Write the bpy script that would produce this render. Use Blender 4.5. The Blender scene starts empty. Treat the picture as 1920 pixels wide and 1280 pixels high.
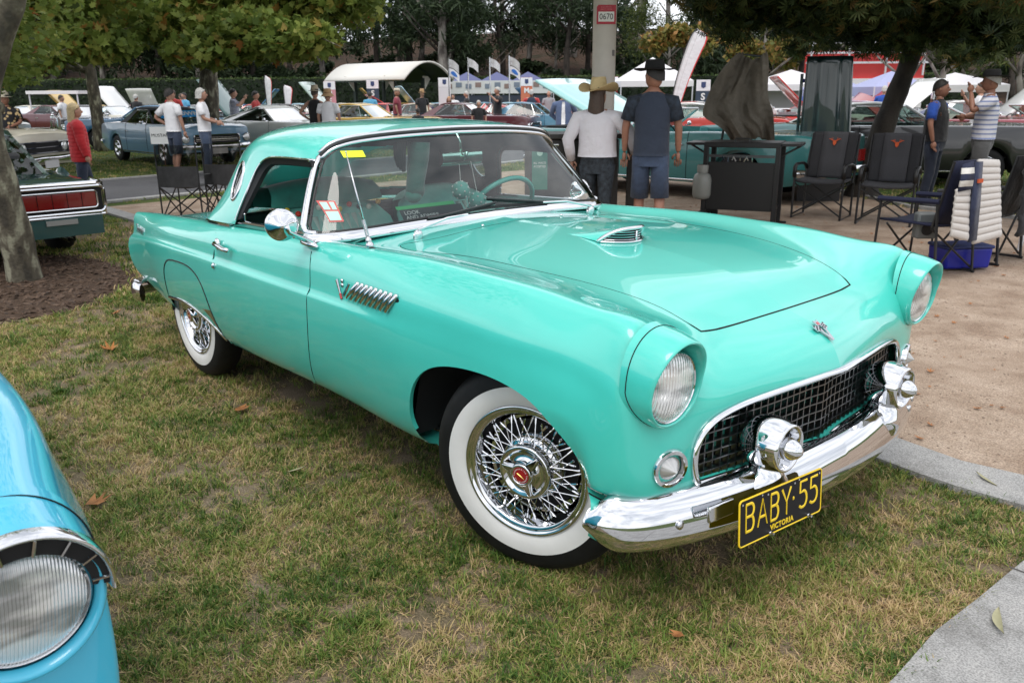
import bpy, math, random
import numpy as np
from mathutils import Vector, Matrix
from mathutils.bvhtree import BVHTree
random.seed(7); rng = np.random.default_rng(7)
PI = math.pi
sc = bpy.context.scene; col = sc.collection
# ---------------------------------------------------------------- camera
cd = bpy.data.cameras.new('camera'); cam = bpy.data.objects.new('camera', cd); col.objects.link(cam)
cd.sensor_width = 36; cd.lens = 28.977; cd.clip_start = 0.05; cd.clip_end = 1500
_yaw, _pit, _rol = 2.41726, -0.29179, -0.006935
_f = Vector((math.cos(_pit)*math.cos(_yaw), math.cos(_pit)*math.sin(_yaw), math.sin(_pit)))
_r = _f.cross(Vector((0, 0, 1))).normalized(); _u = _r.cross(_f)
_r2 = _r*math.cos(_rol)+_u*math.sin(_rol); _u2 = -_r*math.sin(_rol)+_u*math.cos(_rol)
cam.matrix_world = Matrix(((_r2.x, _u2.x, -_f.x, 1.72296), (_r2.y, _u2.y, -_f.y, -2.33039), (_r2.z, _u2.z, -_f.z, 1.45901), (0, 0, 0, 1)))
sc.camera = cam
cd.dof.use_dof = True; cd.dof.focus_distance = 2.9; cd.dof.aperture_fstop = 9.0
# ---------------------------------------------------------------- world: overcast daylight
w = bpy.data.worlds.new('World'); sc.world = w; w.use_nodes = True
nt = w.node_tree; nt.nodes.clear(); N = nt.nodes.new; LK = nt.links.new
wo = N('ShaderNodeOutputWorld'); bg = N('ShaderNodeBackground'); sky = N('ShaderNodeTexSky')
sky.sky_type = 'NISHITA'; sky.sun_disc = False
SUN_EL, SUN_AZ = 62, 150
sky.sun_elevation = math.radians(SUN_EL); sky.sun_rotation = math.radians(SUN_AZ)
sky.air_density = 1.0; sky.dust_density = 3.0
bw = N('ShaderNodeRGBToBW'); mx = N('ShaderNodeMix'); mx.data_type = 'RGBA'
tc = N('ShaderNodeTexCoord'); mp = N('ShaderNodeMapping'); mp.inputs['Scale'].default_value = (1, 1, 2.6)
nz = N('ShaderNodeTexNoise'); nz.inputs['Scale'].default_value = 2.6; nz.inputs['Detail'].default_value = 7; nz.inputs['Roughness'].default_value = .58
cr = N('ShaderNodeValToRGB'); cr.color_ramp.elements[0].position = .36; cr.color_ramp.elements[0].color = (5.6, 5.9, 6.5, 1)
cr.color_ramp.elements[1].position = .66; cr.color_ramp.elements[1].color = (12.6, 12.7, 13.0, 1)
LK(tc.outputs['Generated'], mp.inputs['Vector']); LK(mp.outputs[0], nz.inputs['Vector']); LK(nz.outputs[0], cr.inputs[0])
mx.inputs[0].default_value = .9
LK(sky.outputs[0], mx.inputs[6]); LK(cr.outputs[0], mx.inputs[7]); LK(mx.outputs[2], bg.inputs[0])
bg.inputs[1].default_value = 0.115
LK(bg.outputs[0], wo.inputs[0])
sd = bpy.data.lights.new('sun', 'SUN'); sun = bpy.data.objects.new('sun', sd); col.objects.link(sun)
sd.energy = 1.0; sd.angle = math.radians(28); sd.color = (1, .96, .9)
_el, _az = math.radians(SUN_EL), math.radians(SUN_AZ)
_sv = Vector((math.sin(_az)*math.cos(_el), math.cos(_az)*math.cos(_el), math.sin(_el)))
sun.rotation_euler = _sv.to_track_quat('Z', 'Y').to_euler()
vs = sc.view_settings; vs.view_transform = 'Standard'; vs.look = 'None'; vs.gamma = 1; vs.exposure = 0.50; vs.use_curve_mapping = False
sc.cycles.max_bounces = 8; sc.cycles.transparent_max_bounces = 24; sc.cycles.use_denoising = True
sc.cycles.caustics_reflective = False; sc.cycles.caustics_refractive = False
# ---------------------------------------------------------------- object helpers
def tag(o, label=None, cat=None, group=None, kind=None):
    if label: o['label'] = label
    if cat: o['category'] = cat
    if group: o['group'] = group
    if kind: o['kind'] = kind
    return o
def empty(name, loc=(0, 0, 0), rz=0, label=None, cat=None, group=None):
    o = bpy.data.objects.new(name, None); col.objects.link(o); o.location = loc; o.rotation_euler = (0, 0, rz); o.empty_display_size = .1
    return tag(o, label, cat, group)
def link(name, me, parent=None, mat=None):
    o = bpy.data.objects.new(name, me); col.objects.link(o)
    if parent is not None: o.parent = parent
    if mat is not None:
        me.materials.clear()
        for m in (mat if isinstance(mat, (list, tuple)) else [mat]): me.materials.append(m)
    return o
def mesh(name, verts, faces, mat=None, parent=None, smooth=True, normals=None, mi=None):
    me = bpy.data.meshes.new(name); me.from_pydata([tuple(map(float, v)) for v in verts], [], [tuple(map(int, f)) for f in faces])
    if smooth is not False and len(me.polygons):
        me.polygons.foreach_set('use_smooth', [True]*len(me.polygons))
        if smooth is True and normals is None:
            try: me.set_sharp_from_angle(angle=math.radians(38))
            except Exception: pass
    o = link(name, me, parent, mat)
    if mi is not None: me.polygons.foreach_set('material_index', list(mi))
    me.update()
    if normals is not None: me.normals_split_custom_set_from_vertices([tuple(map(float, n)) for n in normals])
    return o
class MB:
    """collects simple shapes into one mesh"""
    def __init__(s): s.v = []; s.f = []; s.m = []
    def add(s, v, f, k=0, M=None):
        b = len(s.v)
        if M is not None: v = [tuple(M @ Vector(p)) for p in v]
        s.v += [tuple(p) for p in v]; s.f += [tuple(i+b for i in q) for q in f]; s.m += [k]*len(f); return s
    def box(s, c, d, M=None, k=0, taper=(1, 1)):
        x, y, z = [a/2 for a in d]; tx, ty = taper
        v = [(-x, -y, -z), (x, -y, -z), (x, y, -z), (-x, y, -z), (-x*tx, -y*ty, z), (x*tx, -y*ty, z), (x*tx, y*ty, z), (-x*tx, y*ty, z)]
        T = Matrix.Translation(c)
        if M is not None: T = T @ M.to_4x4()
        return s.add(v, [(3, 2, 1, 0), (4, 5, 6, 7), (0, 1, 5, 4), (1, 2, 6, 5), (2, 3, 7, 6), (3, 0, 4, 7)], k, T)
    def tube(s, pts, r, seg=8, closed=False, k=0, cap=True, flat=None, up=None):
        pts = [Vector(p) for p in pts]; n = len(pts)
        rr = r if hasattr(r, '__len__') else [r]*n
        T = []
        for i in range(n):
            a = pts[i-1] if (i > 0 or closed) else pts[i]; b = pts[(i+1) % n] if (i < n-1 or closed) else pts[i]
            t = (b-a); T.append(t.normalized() if t.length > 1e-9 else Vector((0, 0, 1)))
        nrm = Vector(up) if up is not None else (Vector((0, 0, 1)) if abs(T[0].z) < .9 else Vector((1, 0, 0)))
        v = []; f = []
        fl = flat or 1.0
        for i in range(n):
            q = (Vector(up) if up is not None else nrm); q = q-T[i]*q.dot(T[i])
            q = q.normalized() if q.length > 1e-6 else T[i].orthogonal().normalized()
            nrm = q; bb = T[i].cross(q)
            for j in range(seg):
                a = 2*PI*j/seg; v.append(pts[i]+q*math.cos(a)*rr[i]+bb*math.sin(a)*rr[i]*fl)
        for i in range(n if closed else n-1):
            for j in range(seg):
                a = i*seg+j; b = i*seg+(j+1) % seg; c = ((i+1) % n)*seg+(j+1) % seg; d = ((i+1) % n)*seg+j
                f.append((a, b, c, d))
        if cap and not closed:
            f.append(tuple(reversed(range(seg)))); f.append(tuple(range((n-1)*seg, n*seg)))
        return s.add(v, f, k)
    def lathe(s, prof, M=None, seg=24, k=0, cap=True):
        """prof: (radius, height) revolved about local z"""
        v = []; f = []; n = len(prof)
        for r, h in prof:
            for j in range(seg): a = 2*PI*j/seg; v.append((r*math.cos(a), r*math.sin(a), h))
        for i in range(n-1):
            for j in range(seg):
                a = i*seg+j; b = i*seg+(j+1) % seg; f.append((a, b, b+seg, a+seg))
        if cap:
            if prof[0][0] > 1e-5: f.append(tuple(reversed(range(seg))))
            if prof[-1][0] > 1e-5: f.append(tuple(range((n-1)*seg, n*seg)))
        return s.add(v, f, k, M)
    def grid(s, P, closed_u=False, closed_v=False, k=0, M=None):
        P = np.asarray(P, float); nu, nv = P.shape[:2]; f = []
        for i in range(nu if closed_u else nu-1):
            for j in range(nv if closed_v else nv-1):
                i2 = (i+1) % nu; j2 = (j+1) % nv
                f.append((i*nv+j, i2*nv+j, i2*nv+j2, i*nv+j2))
        return s.add([tuple(p) for p in P.reshape(-1, 3)], f, k, M)
    def prism(s, poly, h0, h1, M=None, k=0):
        n = len(poly); v = [(x, y, h0) for x, y in poly]+[(x, y, h1) for x, y in poly]
        f = [tuple(reversed(range(n))), tuple(range(n, 2*n))]+[(i, (i+1) % n, n+(i+1) % n, n+i) for i in range(n)]
        return s.add(v, f, k, M)
    def ball(s, c, r, seg=14, k=0, M=None):
        r3 = r if hasattr(r, '__len__') else (r, r, r); n = max(6, seg//2)
        prof = [(max(1e-6, math.sin(PI*i/n)), -math.cos(PI*i/n)) for i in range(n+1)]
        T = Matrix.Translation(c) @ (M.to_4x4() if M is not None else Matrix.Identity(4)) @ Matrix.Diagonal((r3[0], r3[1], r3[2], 1))
        return s.lathe(prof, T, seg, k, cap=False)
    def build(s, name, mat, parent=None, smooth=True, bevel=None):
        o = mesh(name, s.v, s.f, mat, parent, smooth, None, s.m if isinstance(mat, (list, tuple)) else None)
        if bevel:
            b = o.modifiers.new('b', 'BEVEL'); b.width = bevel; b.segments = 2; b.limit_method = 'ANGLE'
        return o
def RX(a): return Matrix.Rotation(a, 4, 'X')
def RY(a): return Matrix.Rotation(a, 4, 'Y')
def RZ(a): return Matrix.Rotation(a, 4, 'Z')
def TR(*p): return Matrix.Translation(p)
def AX(p, d, up=(0, 0, 1)):
    """matrix at p whose local z looks along d"""
    z = Vector(d).normalized(); u = Vector(up)
    if abs(z.dot(u)) > .99: u = Vector((0, 1, 0))
    x = u.cross(z).normalized(); y = z.cross(x)
    return Matrix(((x.x, y.x, z.x, p[0]), (x.y, y.y, z.y, p[1]), (x.z, y.z, z.z, p[2]), (0, 0, 0, 1)))
def copy_tree(o, parent=None):
    c = o.copy(); col.objects.link(c)
    if parent is not None: c.parent = parent
    for ch in list(o.children): copy_tree(ch, c)
    return c
_fonts = {}
def text(name, s, M, size, mat, parent, ext=.0006, sx=1.0, align='CENTER', bold=0.0, spacing=1.0):
    cu = bpy.data.curves.new(name, 'FONT'); cu.body = s; cu.size = size; cu.extrude = ext; cu.align_x = align; cu.align_y = 'CENTER'
    cu.offset = bold; cu.resolution_u = 3; cu.space_character = spacing
    t = bpy.data.objects.new(name, cu); col.objects.link(t); cu.materials.append(mat)
    me = bpy.data.meshes.new_from_object(t); bpy.data.objects.remove(t); bpy.data.curves.remove(cu)
    o = bpy.data.objects.new(name, me); col.objects.link(o); o.parent = parent; o.matrix_local = M @ Matrix.Diagonal((sx, 1, 1, 1))
    return o
def spl(keys, n):
    """smooth polyline through keys (natural cubic, chord length), n samples"""
    K = np.array(keys, float); d = np.r_[0, np.cumsum(np.linalg.norm(np.diff(K, axis=0), axis=1)+1e-9)]
    return cubic(d, K, np.linspace(0, d[-1], n))
def cubic(u, P, q):
    u = np.asarray(u, float); P = np.asarray(P, float); sh = P.shape[1:]; P = P.reshape(len(u), -1); n = len(u); h = np.diff(u)
    A = np.zeros((n, n)); B = np.zeros_like(P); A[0, 0] = A[-1, -1] = 1
    for i in range(1, n-1):
        A[i, i-1] = h[i-1]; A[i, i] = 2*(h[i-1]+h[i]); A[i, i+1] = h[i]
        B[i] = 6*((P[i+1]-P[i])/h[i]-(P[i]-P[i-1])/h[i-1])
    Mm = np.linalg.solve(A, B); q = np.asarray(q, float); k = np.clip(np.searchsorted(u, q, 'right')-1, 0, n-2)
    a = (u[k+1]-q)[:, None]; b = (q-u[k])[:, None]; hh = h[k][:, None]
    R = Mm[k]*a**3/(6*hh)+Mm[k+1]*b**3/(6*hh)+(P[k]/hh-Mm[k]*hh/6)*a+(P[k+1]/hh-Mm[k+1]*hh/6)*b
    return R.reshape((len(q),)+sh)
def bsp(n, m):
    """clamped uniform cubic b-spline basis, n controls -> m samples (m x n)"""
    p = 3; kn = np.r_[[0]*3, np.linspace(0, 1, n-p+1), [1]*3]; t = np.linspace(0, 1-1e-9, m)
    Bm = np.array([[1.0 if kn[i] <= x < kn[i+1] else 0.0 for i in range(len(kn)-1)] for x in t])
    for d in range(1, p+1):
        Bn = np.zeros((m, len(kn)-1-d))
        for i in range(len(kn)-1-d):
            a = kn[i+d]-kn[i]; b = kn[i+d+1]-kn[i+1]
            if a > 0: Bn[:, i] += (t-kn[i])/a*Bm[:, i]
            if b > 0: Bn[:, i] += (kn[i+d+1]-t)/b*Bm[:, i+1]
        Bm = Bn
    return Bm
def inpoly(P, poly):
    P = np.asarray(P); poly = np.asarray(poly); x, y = P[:, 0], P[:, 1]; r = np.zeros(len(P), bool); j = len(poly)-1
    for i in range(len(poly)):
        xi, yi = poly[i]; xj, yj = poly[j]
        c = ((yi > y) != (yj > y)) & (x < (xj-xi)*(y-yi)/(yj-yi+1e-12)+xi); r ^= c; j = i
    return r
def snap(P2, poly, d, closed=True):
    """move 2-D points closer than d to the outline onto it"""
    Q = np.array(poly, float); A = Q; B = np.roll(Q, -1, 0)
    if not closed: A = A[:-1]; B = B[:-1]
    best = np.full(len(P2), 1e9); out = P2.copy()
    for a, b in zip(A, B):
        ab = b-a; t = np.clip(((P2-a)@ab)/(ab@ab+1e-12), 0, 1); c = a+t[:, None]*ab; dd = np.linalg.norm(P2-c, axis=1); m = dd < best
        best[m] = dd[m]; out[m] = c[m]
    k = best < d; R = P2.copy(); R[k] = out[k]; return R
# ---------------------------------------------------------------- materials
_m = {}
def srgb(r, g, b):
    f = lambda c: c/12.92 if c <= .04045 else ((c+.055)/1.055)**2.4
    return (f(r/255), f(g/255), f(b/255))
def mat(name, c=(.5, .5, .5), rough=.5, metal=0, coat=0, var=0, vscale=8, bump=0, bscale=60, c2=None, spec=.5, emit=None, sheen=0, dist=.01, croug=.03, detail=4, trans=0, objrand=0):
    if name in _m: return _m[name]
    m = bpy.data.materials.new(name); m.use_nodes = True; n = m.node_tree; P = n.nodes['Principled BSDF']; I = P.inputs
    c = tuple(c)[:3]+(1,)
    I['Base Color'].default_value = c; I['Roughness'].default_value = rough; I['Metallic'].default_value = metal
    I['Coat Weight'].default_value = coat; I['Coat Roughness'].default_value = croug; I['Specular IOR Level'].default_value = spec
    if sheen: I['Sheen Weight'].default_value = sheen
    if trans: I['Transmission Weight'].default_value = trans
    if emit: I['Emission Color'].default_value = c; I['Emission Strength'].default_value = emit
    if var or bump:
        t = n.nodes.new('ShaderNodeTexCoord')
    if var:
        z = n.nodes.new('ShaderNodeTexNoise'); z.inputs['Scale'].default_value = vscale; z.inputs['Detail'].default_value = detail; z.inputs['Roughness'].default_value = .65
        n.links.new(t.outputs['Object'], z.inputs['Vector'])
        r = n.nodes.new('ShaderNodeValToRGB'); e = r.color_ramp.elements
        e[0].position = .3; e[1].position = .7
        d = c2 if c2 else tuple(x*(1-var) for x in c[:3])
        e[0].color = tuple(d)[:3]+(1,); e[1].color = tuple(min(1, x*(1+(0 if c2 else var*.5))) for x in c[:3])+(1,)
        n.links.new(z.outputs['Fac'], r.inputs[0]); out = r.outputs[0]
        if objrand:
            oi = n.nodes.new('ShaderNodeObjectInfo'); hs = n.nodes.new('ShaderNodeHueSaturation'); mr = n.nodes.new('ShaderNodeMapRange')
            mr.inputs['To Min'].default_value = 1-objrand; mr.inputs['To Max'].default_value = 1+objrand
            n.links.new(oi.outputs['Random'], mr.inputs['Value']); n.links.new(mr.outputs[0], hs.inputs['Value']); n.links.new(out, hs.inputs['Color']); out = hs.outputs[0]
        n.links.new(out, I['Base Color'])
    if bump:
        z = n.nodes.new('ShaderNodeTexNoise'); z.inputs['Scale'].default_value = bscale; z.inputs['Detail'].default_value = 4
        n.links.new(t.outputs['Object'], z.inputs['Vector'])
        b = n.nodes.new('ShaderNodeBump'); b.inputs['Strength'].default_value = bump; b.inputs['Distance'].default_value = dist
        n.links.new(z.outputs['Fac'], b.inputs['Height']); n.links.new(b.outputs[0], I['Normal'])
    _m[name] = m; return m
def glass(name, tint=(.8, .88, .86), op=.0, rough=.0, k=1.25):
    if name in _m: return _m[name]
    m = bpy.data.materials.new(name); m.use_nodes = True; n = m.node_tree; n.nodes.clear()
    o = n.nodes.new('ShaderNodeOutputMaterial'); t = n.nodes.new('ShaderNodeBsdfTransparent'); g = n.nodes.new('ShaderNodeBsdfGlossy')
    t.inputs[0].default_value = tint+(1,); g.inputs['Roughness'].default_value = rough; g.inputs[0].default_value = (1, 1, 1, 1)
    f = n.nodes.new('ShaderNodeFresnel'); f.inputs[0].default_value = 1.52; mm = n.nodes.new('ShaderNodeMath'); mm.operation = 'MULTIPLY_ADD'; mm.inputs[1].default_value = k; mm.inputs[2].default_value = op; mm.use_clamp = True
    x = n.nodes.new('ShaderNodeMixShader'); n.links.new(f.outputs[0], mm.inputs[0]); n.links.new(mm.outputs[0], x.inputs[0]); n.links.new(t.outputs[0], x.inputs[1]); n.links.new(g.outputs[0], x.inputs[2]); n.links.new(x.outputs[0], o.inputs[0])
    _m[name] = m; return m
def paint(name, c, flake=.0):
    return mat('paint_'+name, c, rough=.32, coat=1.0, croug=.015, var=.05, vscale=3, bump=0, spec=.5)
CHROME = mat('chrome', (.68, .69, .71), rough=.045, metal=1)
CHROME2 = mat('worn_chrome', (.60, .61, .63), rough=.16, metal=1)
BLACK = mat('black_rubber', (.012, .012, .013), rough=.55, var=.3, vscale=30)
GAP = mat('gap_shade_black', (.004, .006, .006), rough=.9)  # near-black drawn along panel gaps to stand for their shade
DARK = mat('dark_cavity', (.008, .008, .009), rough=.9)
GLASS = glass('clear_glass'); DGLASS = glass('dark_glass', (.35, .42, .42), .04)
TURQ = paint('turquoise', (.058, .57, .475))
# ================================================================ the turquoise coupe
car = empty('coupe_car', (0, 0, 0), 0, 'turquoise two-seat hardtop coupe with whitewall wire wheels and a black and yellow number plate', 'car')
def st(x, zc, yc, zk, yk, zm, zb=.29, ys=.888, amp=.024, zcr=.735, fl=0):
    return [(x, ys-.19, zb+.01), (x, ys-.085, zb-.008), (x, ys-.032, zb+.08), (x, ys, .5*(zb+.08+zcr)+.02), (x, ys-.001, zcr-.022-.04*fl), (x, ys-.004, zcr-.004), (x, ys-amp-.002, zcr+.006+.045*fl), (x, ys-amp-.004, .5*(zcr+zc)),
            (x, yc+.047, zc-.028), (x, yc+.018, zc+.004), (x, yc-.03, zc), (x, .5*(yc+yk)+.01, zk+(.35+.12*fl)*(zc-zk)), (x, yk, zk), (x, yk*.55, zk+.8*(zm-zk)), (x, 0, zm)]
tail = [(-3.42, .62, .395), (-3.43, .735, .38), (-3.52, .765, .44), (-3.575, .775, .545), (-3.572, .768, .615), (-3.565, .755, .645), (-3.555, .735, .655), (-3.55, .73, .70), (-3.545, .725, .765), (-3.54, .705, .792), (-3.53, .67, .785), (-3.52, .60, .75), (-3.50, .50, .735), (-3.50, .3, .74), (-3.50, 0, .745)]
rows = [(-3.5, tail),
 (-3.2, st(-3.2, .812, .705, .785, .56, .80, zb=.305, ys=.808, amp=.028, zcr=.682)),
 (-2.9, st(-2.9, .832, .735, .82, .60, .835, zb=.29, ys=.842, amp=.026, zcr=.706)),
 (-2.5, st(-2.5, .856, .755, .85, .62, .865, zb=.29, ys=.868, amp=.024, zcr=.722)),
 (-2.1, st(-2.1, .880, .775, .865, .62, .88, zb=.28, ys=.882, amp=.022, zcr=.733)),
 (-1.6, st(-1.6, .905, .785, .885, .62, .90, zb=.285, ys=.89, amp=.022, zcr=.735)),
 (-1.15, st(-1.15, .922, .79, .905, .62, .945, zb=.295, ys=.891, amp=.020, zcr=.738)),
 (-.85, st(-.85, .932, .785, .90, .605, .952, zb=.29, ys=.89, amp=.018, zcr=.738)),
 (-.5, st(-.5, .942, .775, .912, .58, .947, zb=.28, ys=.888, amp=.008, zcr=.730, fl=.5)),
 (-.2, st(-.2, .938, .768, .909, .548, .932, zb=.30, ys=.884, amp=.008, zcr=.72, fl=1)),
 (.1, st(.1, .926, .76, .887, .50, .900, zb=.34, ys=.878, amp=.010, zcr=.71, fl=1)),
 (.3, st(.3, .911, .752, .843, .462, .852, zb=.40, ys=.866, amp=.012, zcr=.70, fl=1)),
 (.42, [(.345, .70, .405), (.352, .835, .415), (.37, .845, .46), (.40, .846, .53), (.415, .845, .60), (.42, .844, .65), (.425, .842, .70), (.43, .838, .76), (.43, .80, .862), (.435, .765, .892), (.435, .71, .888), (.42, .60, .84), (.388, .44, .797), (.392, .25, .80), (.40, 0, .803)]),
 (.52, [(.44, .68, .395), (.445, .785, .405), (.452, .80, .445), (.462, .802, .49), (.468, .80, .53), (.472, .80, .57), (.475, .80, .62), (.478, .795, .68), (.475, .77, .75), (.475, .73, .785), (.478, .68, .785), (.475, .585, .765), (.460, .455, .755), (.490, .25, .765), (.505, 0, .768)]),
 (.62, [(.498, .62, .405), (.496, .69, .408), (.498, .705, .438), (.502, .71, .468), (.504, .71, .495), (.505, .708, .52), (.507, .70, .55), (.509, .69, .585), (.510, .665, .625), (.512, .63, .655), (.515, .59, .67), (.518, .53, .68), (.523, .46, .69), (.556, .25, .705), (.572, 0, .712)]),
 (.72, [(.520, .590, .432), (.519, .597, .438), (.518, .602, .450), (.516, .606, .468), (.514, .608, .488), (.513, .608, .508), (.512, .605, .528), (.513, .598, .552), (.515, .583, .578), (.520, .558, .600), (.527, .52, .616), (.537, .46, .628), (.550, .38, .637), (.582, .20, .646), (.604, 0, .648)])]
us = np.array([r[0] for r in rows]); PK = np.array([r[1] for r in rows], float)
NU, NV = 300, 78
uq = np.unique(np.r_[np.linspace(us[0], .3, 300), np.linspace(.3, .72, 62)]); NU = len(uq)
LN = cubic(us, PK, uq)                         # NU x 15 x 3
S = np.einsum('vk,ukc->uvc', bsp(15, NV), LN)  # NU x NV x 3 (side given as +y)
def gnorm(S):
    du = np.gradient(S, axis=0); dv = np.gradient(S, axis=1); n = np.cross(du, dv); n /= np.linalg.norm(n, axis=2)[..., None]+1e-12; return n
NRM = gnorm(S)
if NRM[100, 20, 1] < 0: NRM = -NRM
arch = [(-.415, .10), (-.425, .287), (-.463, .361), (-.452, .46), (-.395, .561), (-.325, .618), (-.245, .649), (-.13, .668), (-.004, .671), (.108, .655), (.179, .628), (.231, .587), (.284, .534), (.319, .483), (.343, .435), (.355, .40), (.36, .1)]
archS = np.vstack([[arch[0]], spl(arch[1:-1], 60), [arch[-1]]])
skirt = spl([(-2.815, .409), (-2.785, .50), (-2.738, .585), (-2.67, .632), (-2.55, .652), (-2.406, .658), (-2.26, .641), (-2.185, .60), (-2.145, .54), (-2.122, .471), (-2.095, .391), (-2.055, .329), (-2.02, .288)], 60)
skb = spl([(-2.02, .288), (-2.072, .332), (-2.2, .39), (-2.364, .422), (-2.588, .432), (-2.72, .42), (-2.815, .409)], 30)
skirtP = np.vstack([skirt, skb[1:-1]])
rwell = np.vstack([skb, [(-2.80, .36), (-2.80, .1), (-2.02, .1)]])
doorc = spl([(-1.124, .905), (-1.094, .836), (-1.086, .747), (-1.103, .585), (-1.145, .436), (-1.175, .345)], 30)
doorP = np.vstack([[(-1.14, 1.0)], doorc, [(-1.22, .318), (-2.0, .305), (-2.012, .33), (-2.006, .70), (-2.012, .774), (-2.05, .85), (-2.07, .88), (-2.09, 1.0)]])
hoodc = spl([(-.84, .0), (-.845, .30), (-.865, .50), (-.885, .585), (-.84, .607), (-.60, .588), (-.2, .55), (.1, .502), (.3, .462), (.375, .443), (.392, .435)], 80)
hoodf = spl([(.392, .435), (.397, .25), (.405, 0)], 20)
hoodP = np.vstack([hoodc, hoodf[1:]])
cockP = np.array([(-2.02, 0), (-2.02, .70), (-1.96, .745), (-1.5, .752), (-1.22, .757), (-1.17, .74), (-1.12, .68), (-1.09, .5), (-1.07, 0)])
V = S.reshape(-1, 3).copy(); Nn = NRM.reshape(-1, 3)
jv = np.tile(np.arange(NV), NU); side = jv < 46; top = ~side
xs = V[:, 0]
faces = np.array([(i*NV+j, (i+1)*NV+j, (i+1)*NV+j+1, i*NV+j+1) for i in range(NU-1) for j in range(NV-1)])
FC = V[faces].mean(axis=1); FN = Nn[faces].mean(axis=1)
fs = jv[faces[:, 0]] < 45
XZ = FC[:, [0, 2]]; XY = FC[:, [0, 1]]
lab = np.zeros(len(faces), int)          # 0 body
low = fs & ((FN[:, 1] > .3) | (FC[:, 2] < .5))
def fit_edge(sel, curve, ax, lim=.03):
    """the outline between selected and other faces is moved onto the curve"""
    a = np.zeros(len(V), bool); c = np.zeros(len(V), bool); a[faces[sel].ravel()] = True; c[faces[~sel].ravel()] = True
    k = np.where(a & c)[0]; q = snap(V[k][:, ax], curve, lim, closed=False)
    # relax the next row a little so that quads stay even
    V[k[:, None], ax] = q
def cut(sel, curve, ax, code):
    fit_edge(sel, curve, ax); lab[sel & (lab == 0)] = code
cut(low & inpoly(XZ, archS), archS, [0, 2], -1)
cut(low & (FC[:, 0] < -1.9) & inpoly(XZ, rwell), rwell, [0, 2], -1)
cut(low & (FC[:, 0] < -1.9) & inpoly(XZ, skirtP), skirtP, [0, 2], 2)
cut((FC[:, 1] > .76) & inpoly(XZ, doorP), doorP[1:-1], [0, 2], 1)
cut((~fs) & inpoly(XY, np.vstack([hoodP, [(.405, -.2), (-.84, -.2)]])), hoodP, [0, 1], 3)
cut((~fs) & inpoly(XY, np.vstack([[(-2.02, -.2)], cockP, [(-1.07, -.2)]])), cockP, [0, 1], -1)
def oriented(name, vv, ff, m, parent, nn):
    a = vv[ff[:, 0]]; g = np.cross(vv[ff[:, 1]]-a, vv[ff[:, 2]]-a)+np.cross(vv[ff[:, 2]]-a, vv[ff[:, 3]]-a); bad = (g*nn[ff].mean(axis=1)).sum(axis=1) < 0
    ff = ff.copy(); ff[bad] = ff[bad][:, ::-1]; return mesh(name, vv, ff, m, parent, smooth='n', normals=nn)
def emit(name, sel, m, both=True, sgn=None):
    """write the selected faces; both sides in one mesh, or one side"""
    fi = faces[sel]; used, inv = np.unique(fi, return_inverse=True); fi = inv.reshape(fi.shape); v = V[used]; n = Nn[used]
    vv, ff, nn = [], [], []
    for s in ((1, -1) if both else (sgn,)):
        b = len(vv) and sum(len(a) for a in vv)
        vv.append(v*[1, s, 1]); nn.append(n*[1, s, 1]); ff.append((fi if s < 0 else fi[:, ::-1])+b)
    vv = np.vstack(vv); ff = np.vstack(ff); nn = np.vstack(nn)
    return oriented(name, vv, ff, m, car, nn)
emit('body', lab == 0, TURQ)
hood = emit('hood', lab == 3, TURQ)
doors = {s: emit('door', lab == 1, TURQ, False, s) for s in (-1, 1)}
skirts = {s: emit('fender_skirt', lab == 2, TURQ, False, s) for s in (-1, 1)}
bv = {}
for s in (-1, 1):
    bv[s] = BVHTree.FromPolygons([tuple(p) for p in (S.reshape(-1, 3)*[1, s, 1])], [tuple(f) for f in faces])
def side_pt(x, z, s=-1, off=0):
    h = bv[s].ray_cast(Vector((x, 2*s, z)), Vector((0, -s, 0)))
    if h[0] is None: return Vector((x, .8*s, z)), Vector((0, s, 0))
    n = h[1] if h[1].y*s > 0 else -h[1]; return h[0]+n*off, n
def top_pt(x, y, off=0):
    s = 1 if y >= 0 else -1; h = bv[s].ray_cast(Vector((x, y if abs(y) > 1e-4 else 1e-4*s, 3)), Vector((0, 0, -1)))
    n = h[1] if h[1].z > 0 else -h[1]; return h[0]+n*off, n
def seam(name, pts, parent, r=.0022, s=-1, top=False, closed=False, m=None):  # dark tube half sunk in the skin, painting the gap's shade
    P = [top_pt(a, b*s, -.0006)[0] if top else side_pt(a, b, s, -.0006)[0] for a, b in pts]
    b = MB(); b.tube(P, r, 5, closed); return b.build(name, m or GAP, parent)
for s in (-1, 1):
    seam('door_seam', [p for p in doorP[2:-2]], doors[s], s=s)
    seam('skirt_seam', skirt, skirts[s], s=s, r=.0045, m=BLACK)
    # skirt chrome lip
    b = MB(); b.tube([side_pt(x, z, s, .002)[0] for x, z in skb[2:]], .009, 8, flat=.6); b.build('skirt_trim', CHROME, skirts[s])
hs = [(x, y) for x, y in hoodP[8:]]
P = [top_pt(x, -y, -.0006)[0] for x, y in hoodP]+[top_pt(x, y, -.0006)[0] for x, y in hoodP[::-1]]
b = MB(); b.tube(P, [(.0034 if p.x > .36 else .0016) for p in P], 5); b.build('hood_seam', GAP, hood)
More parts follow.
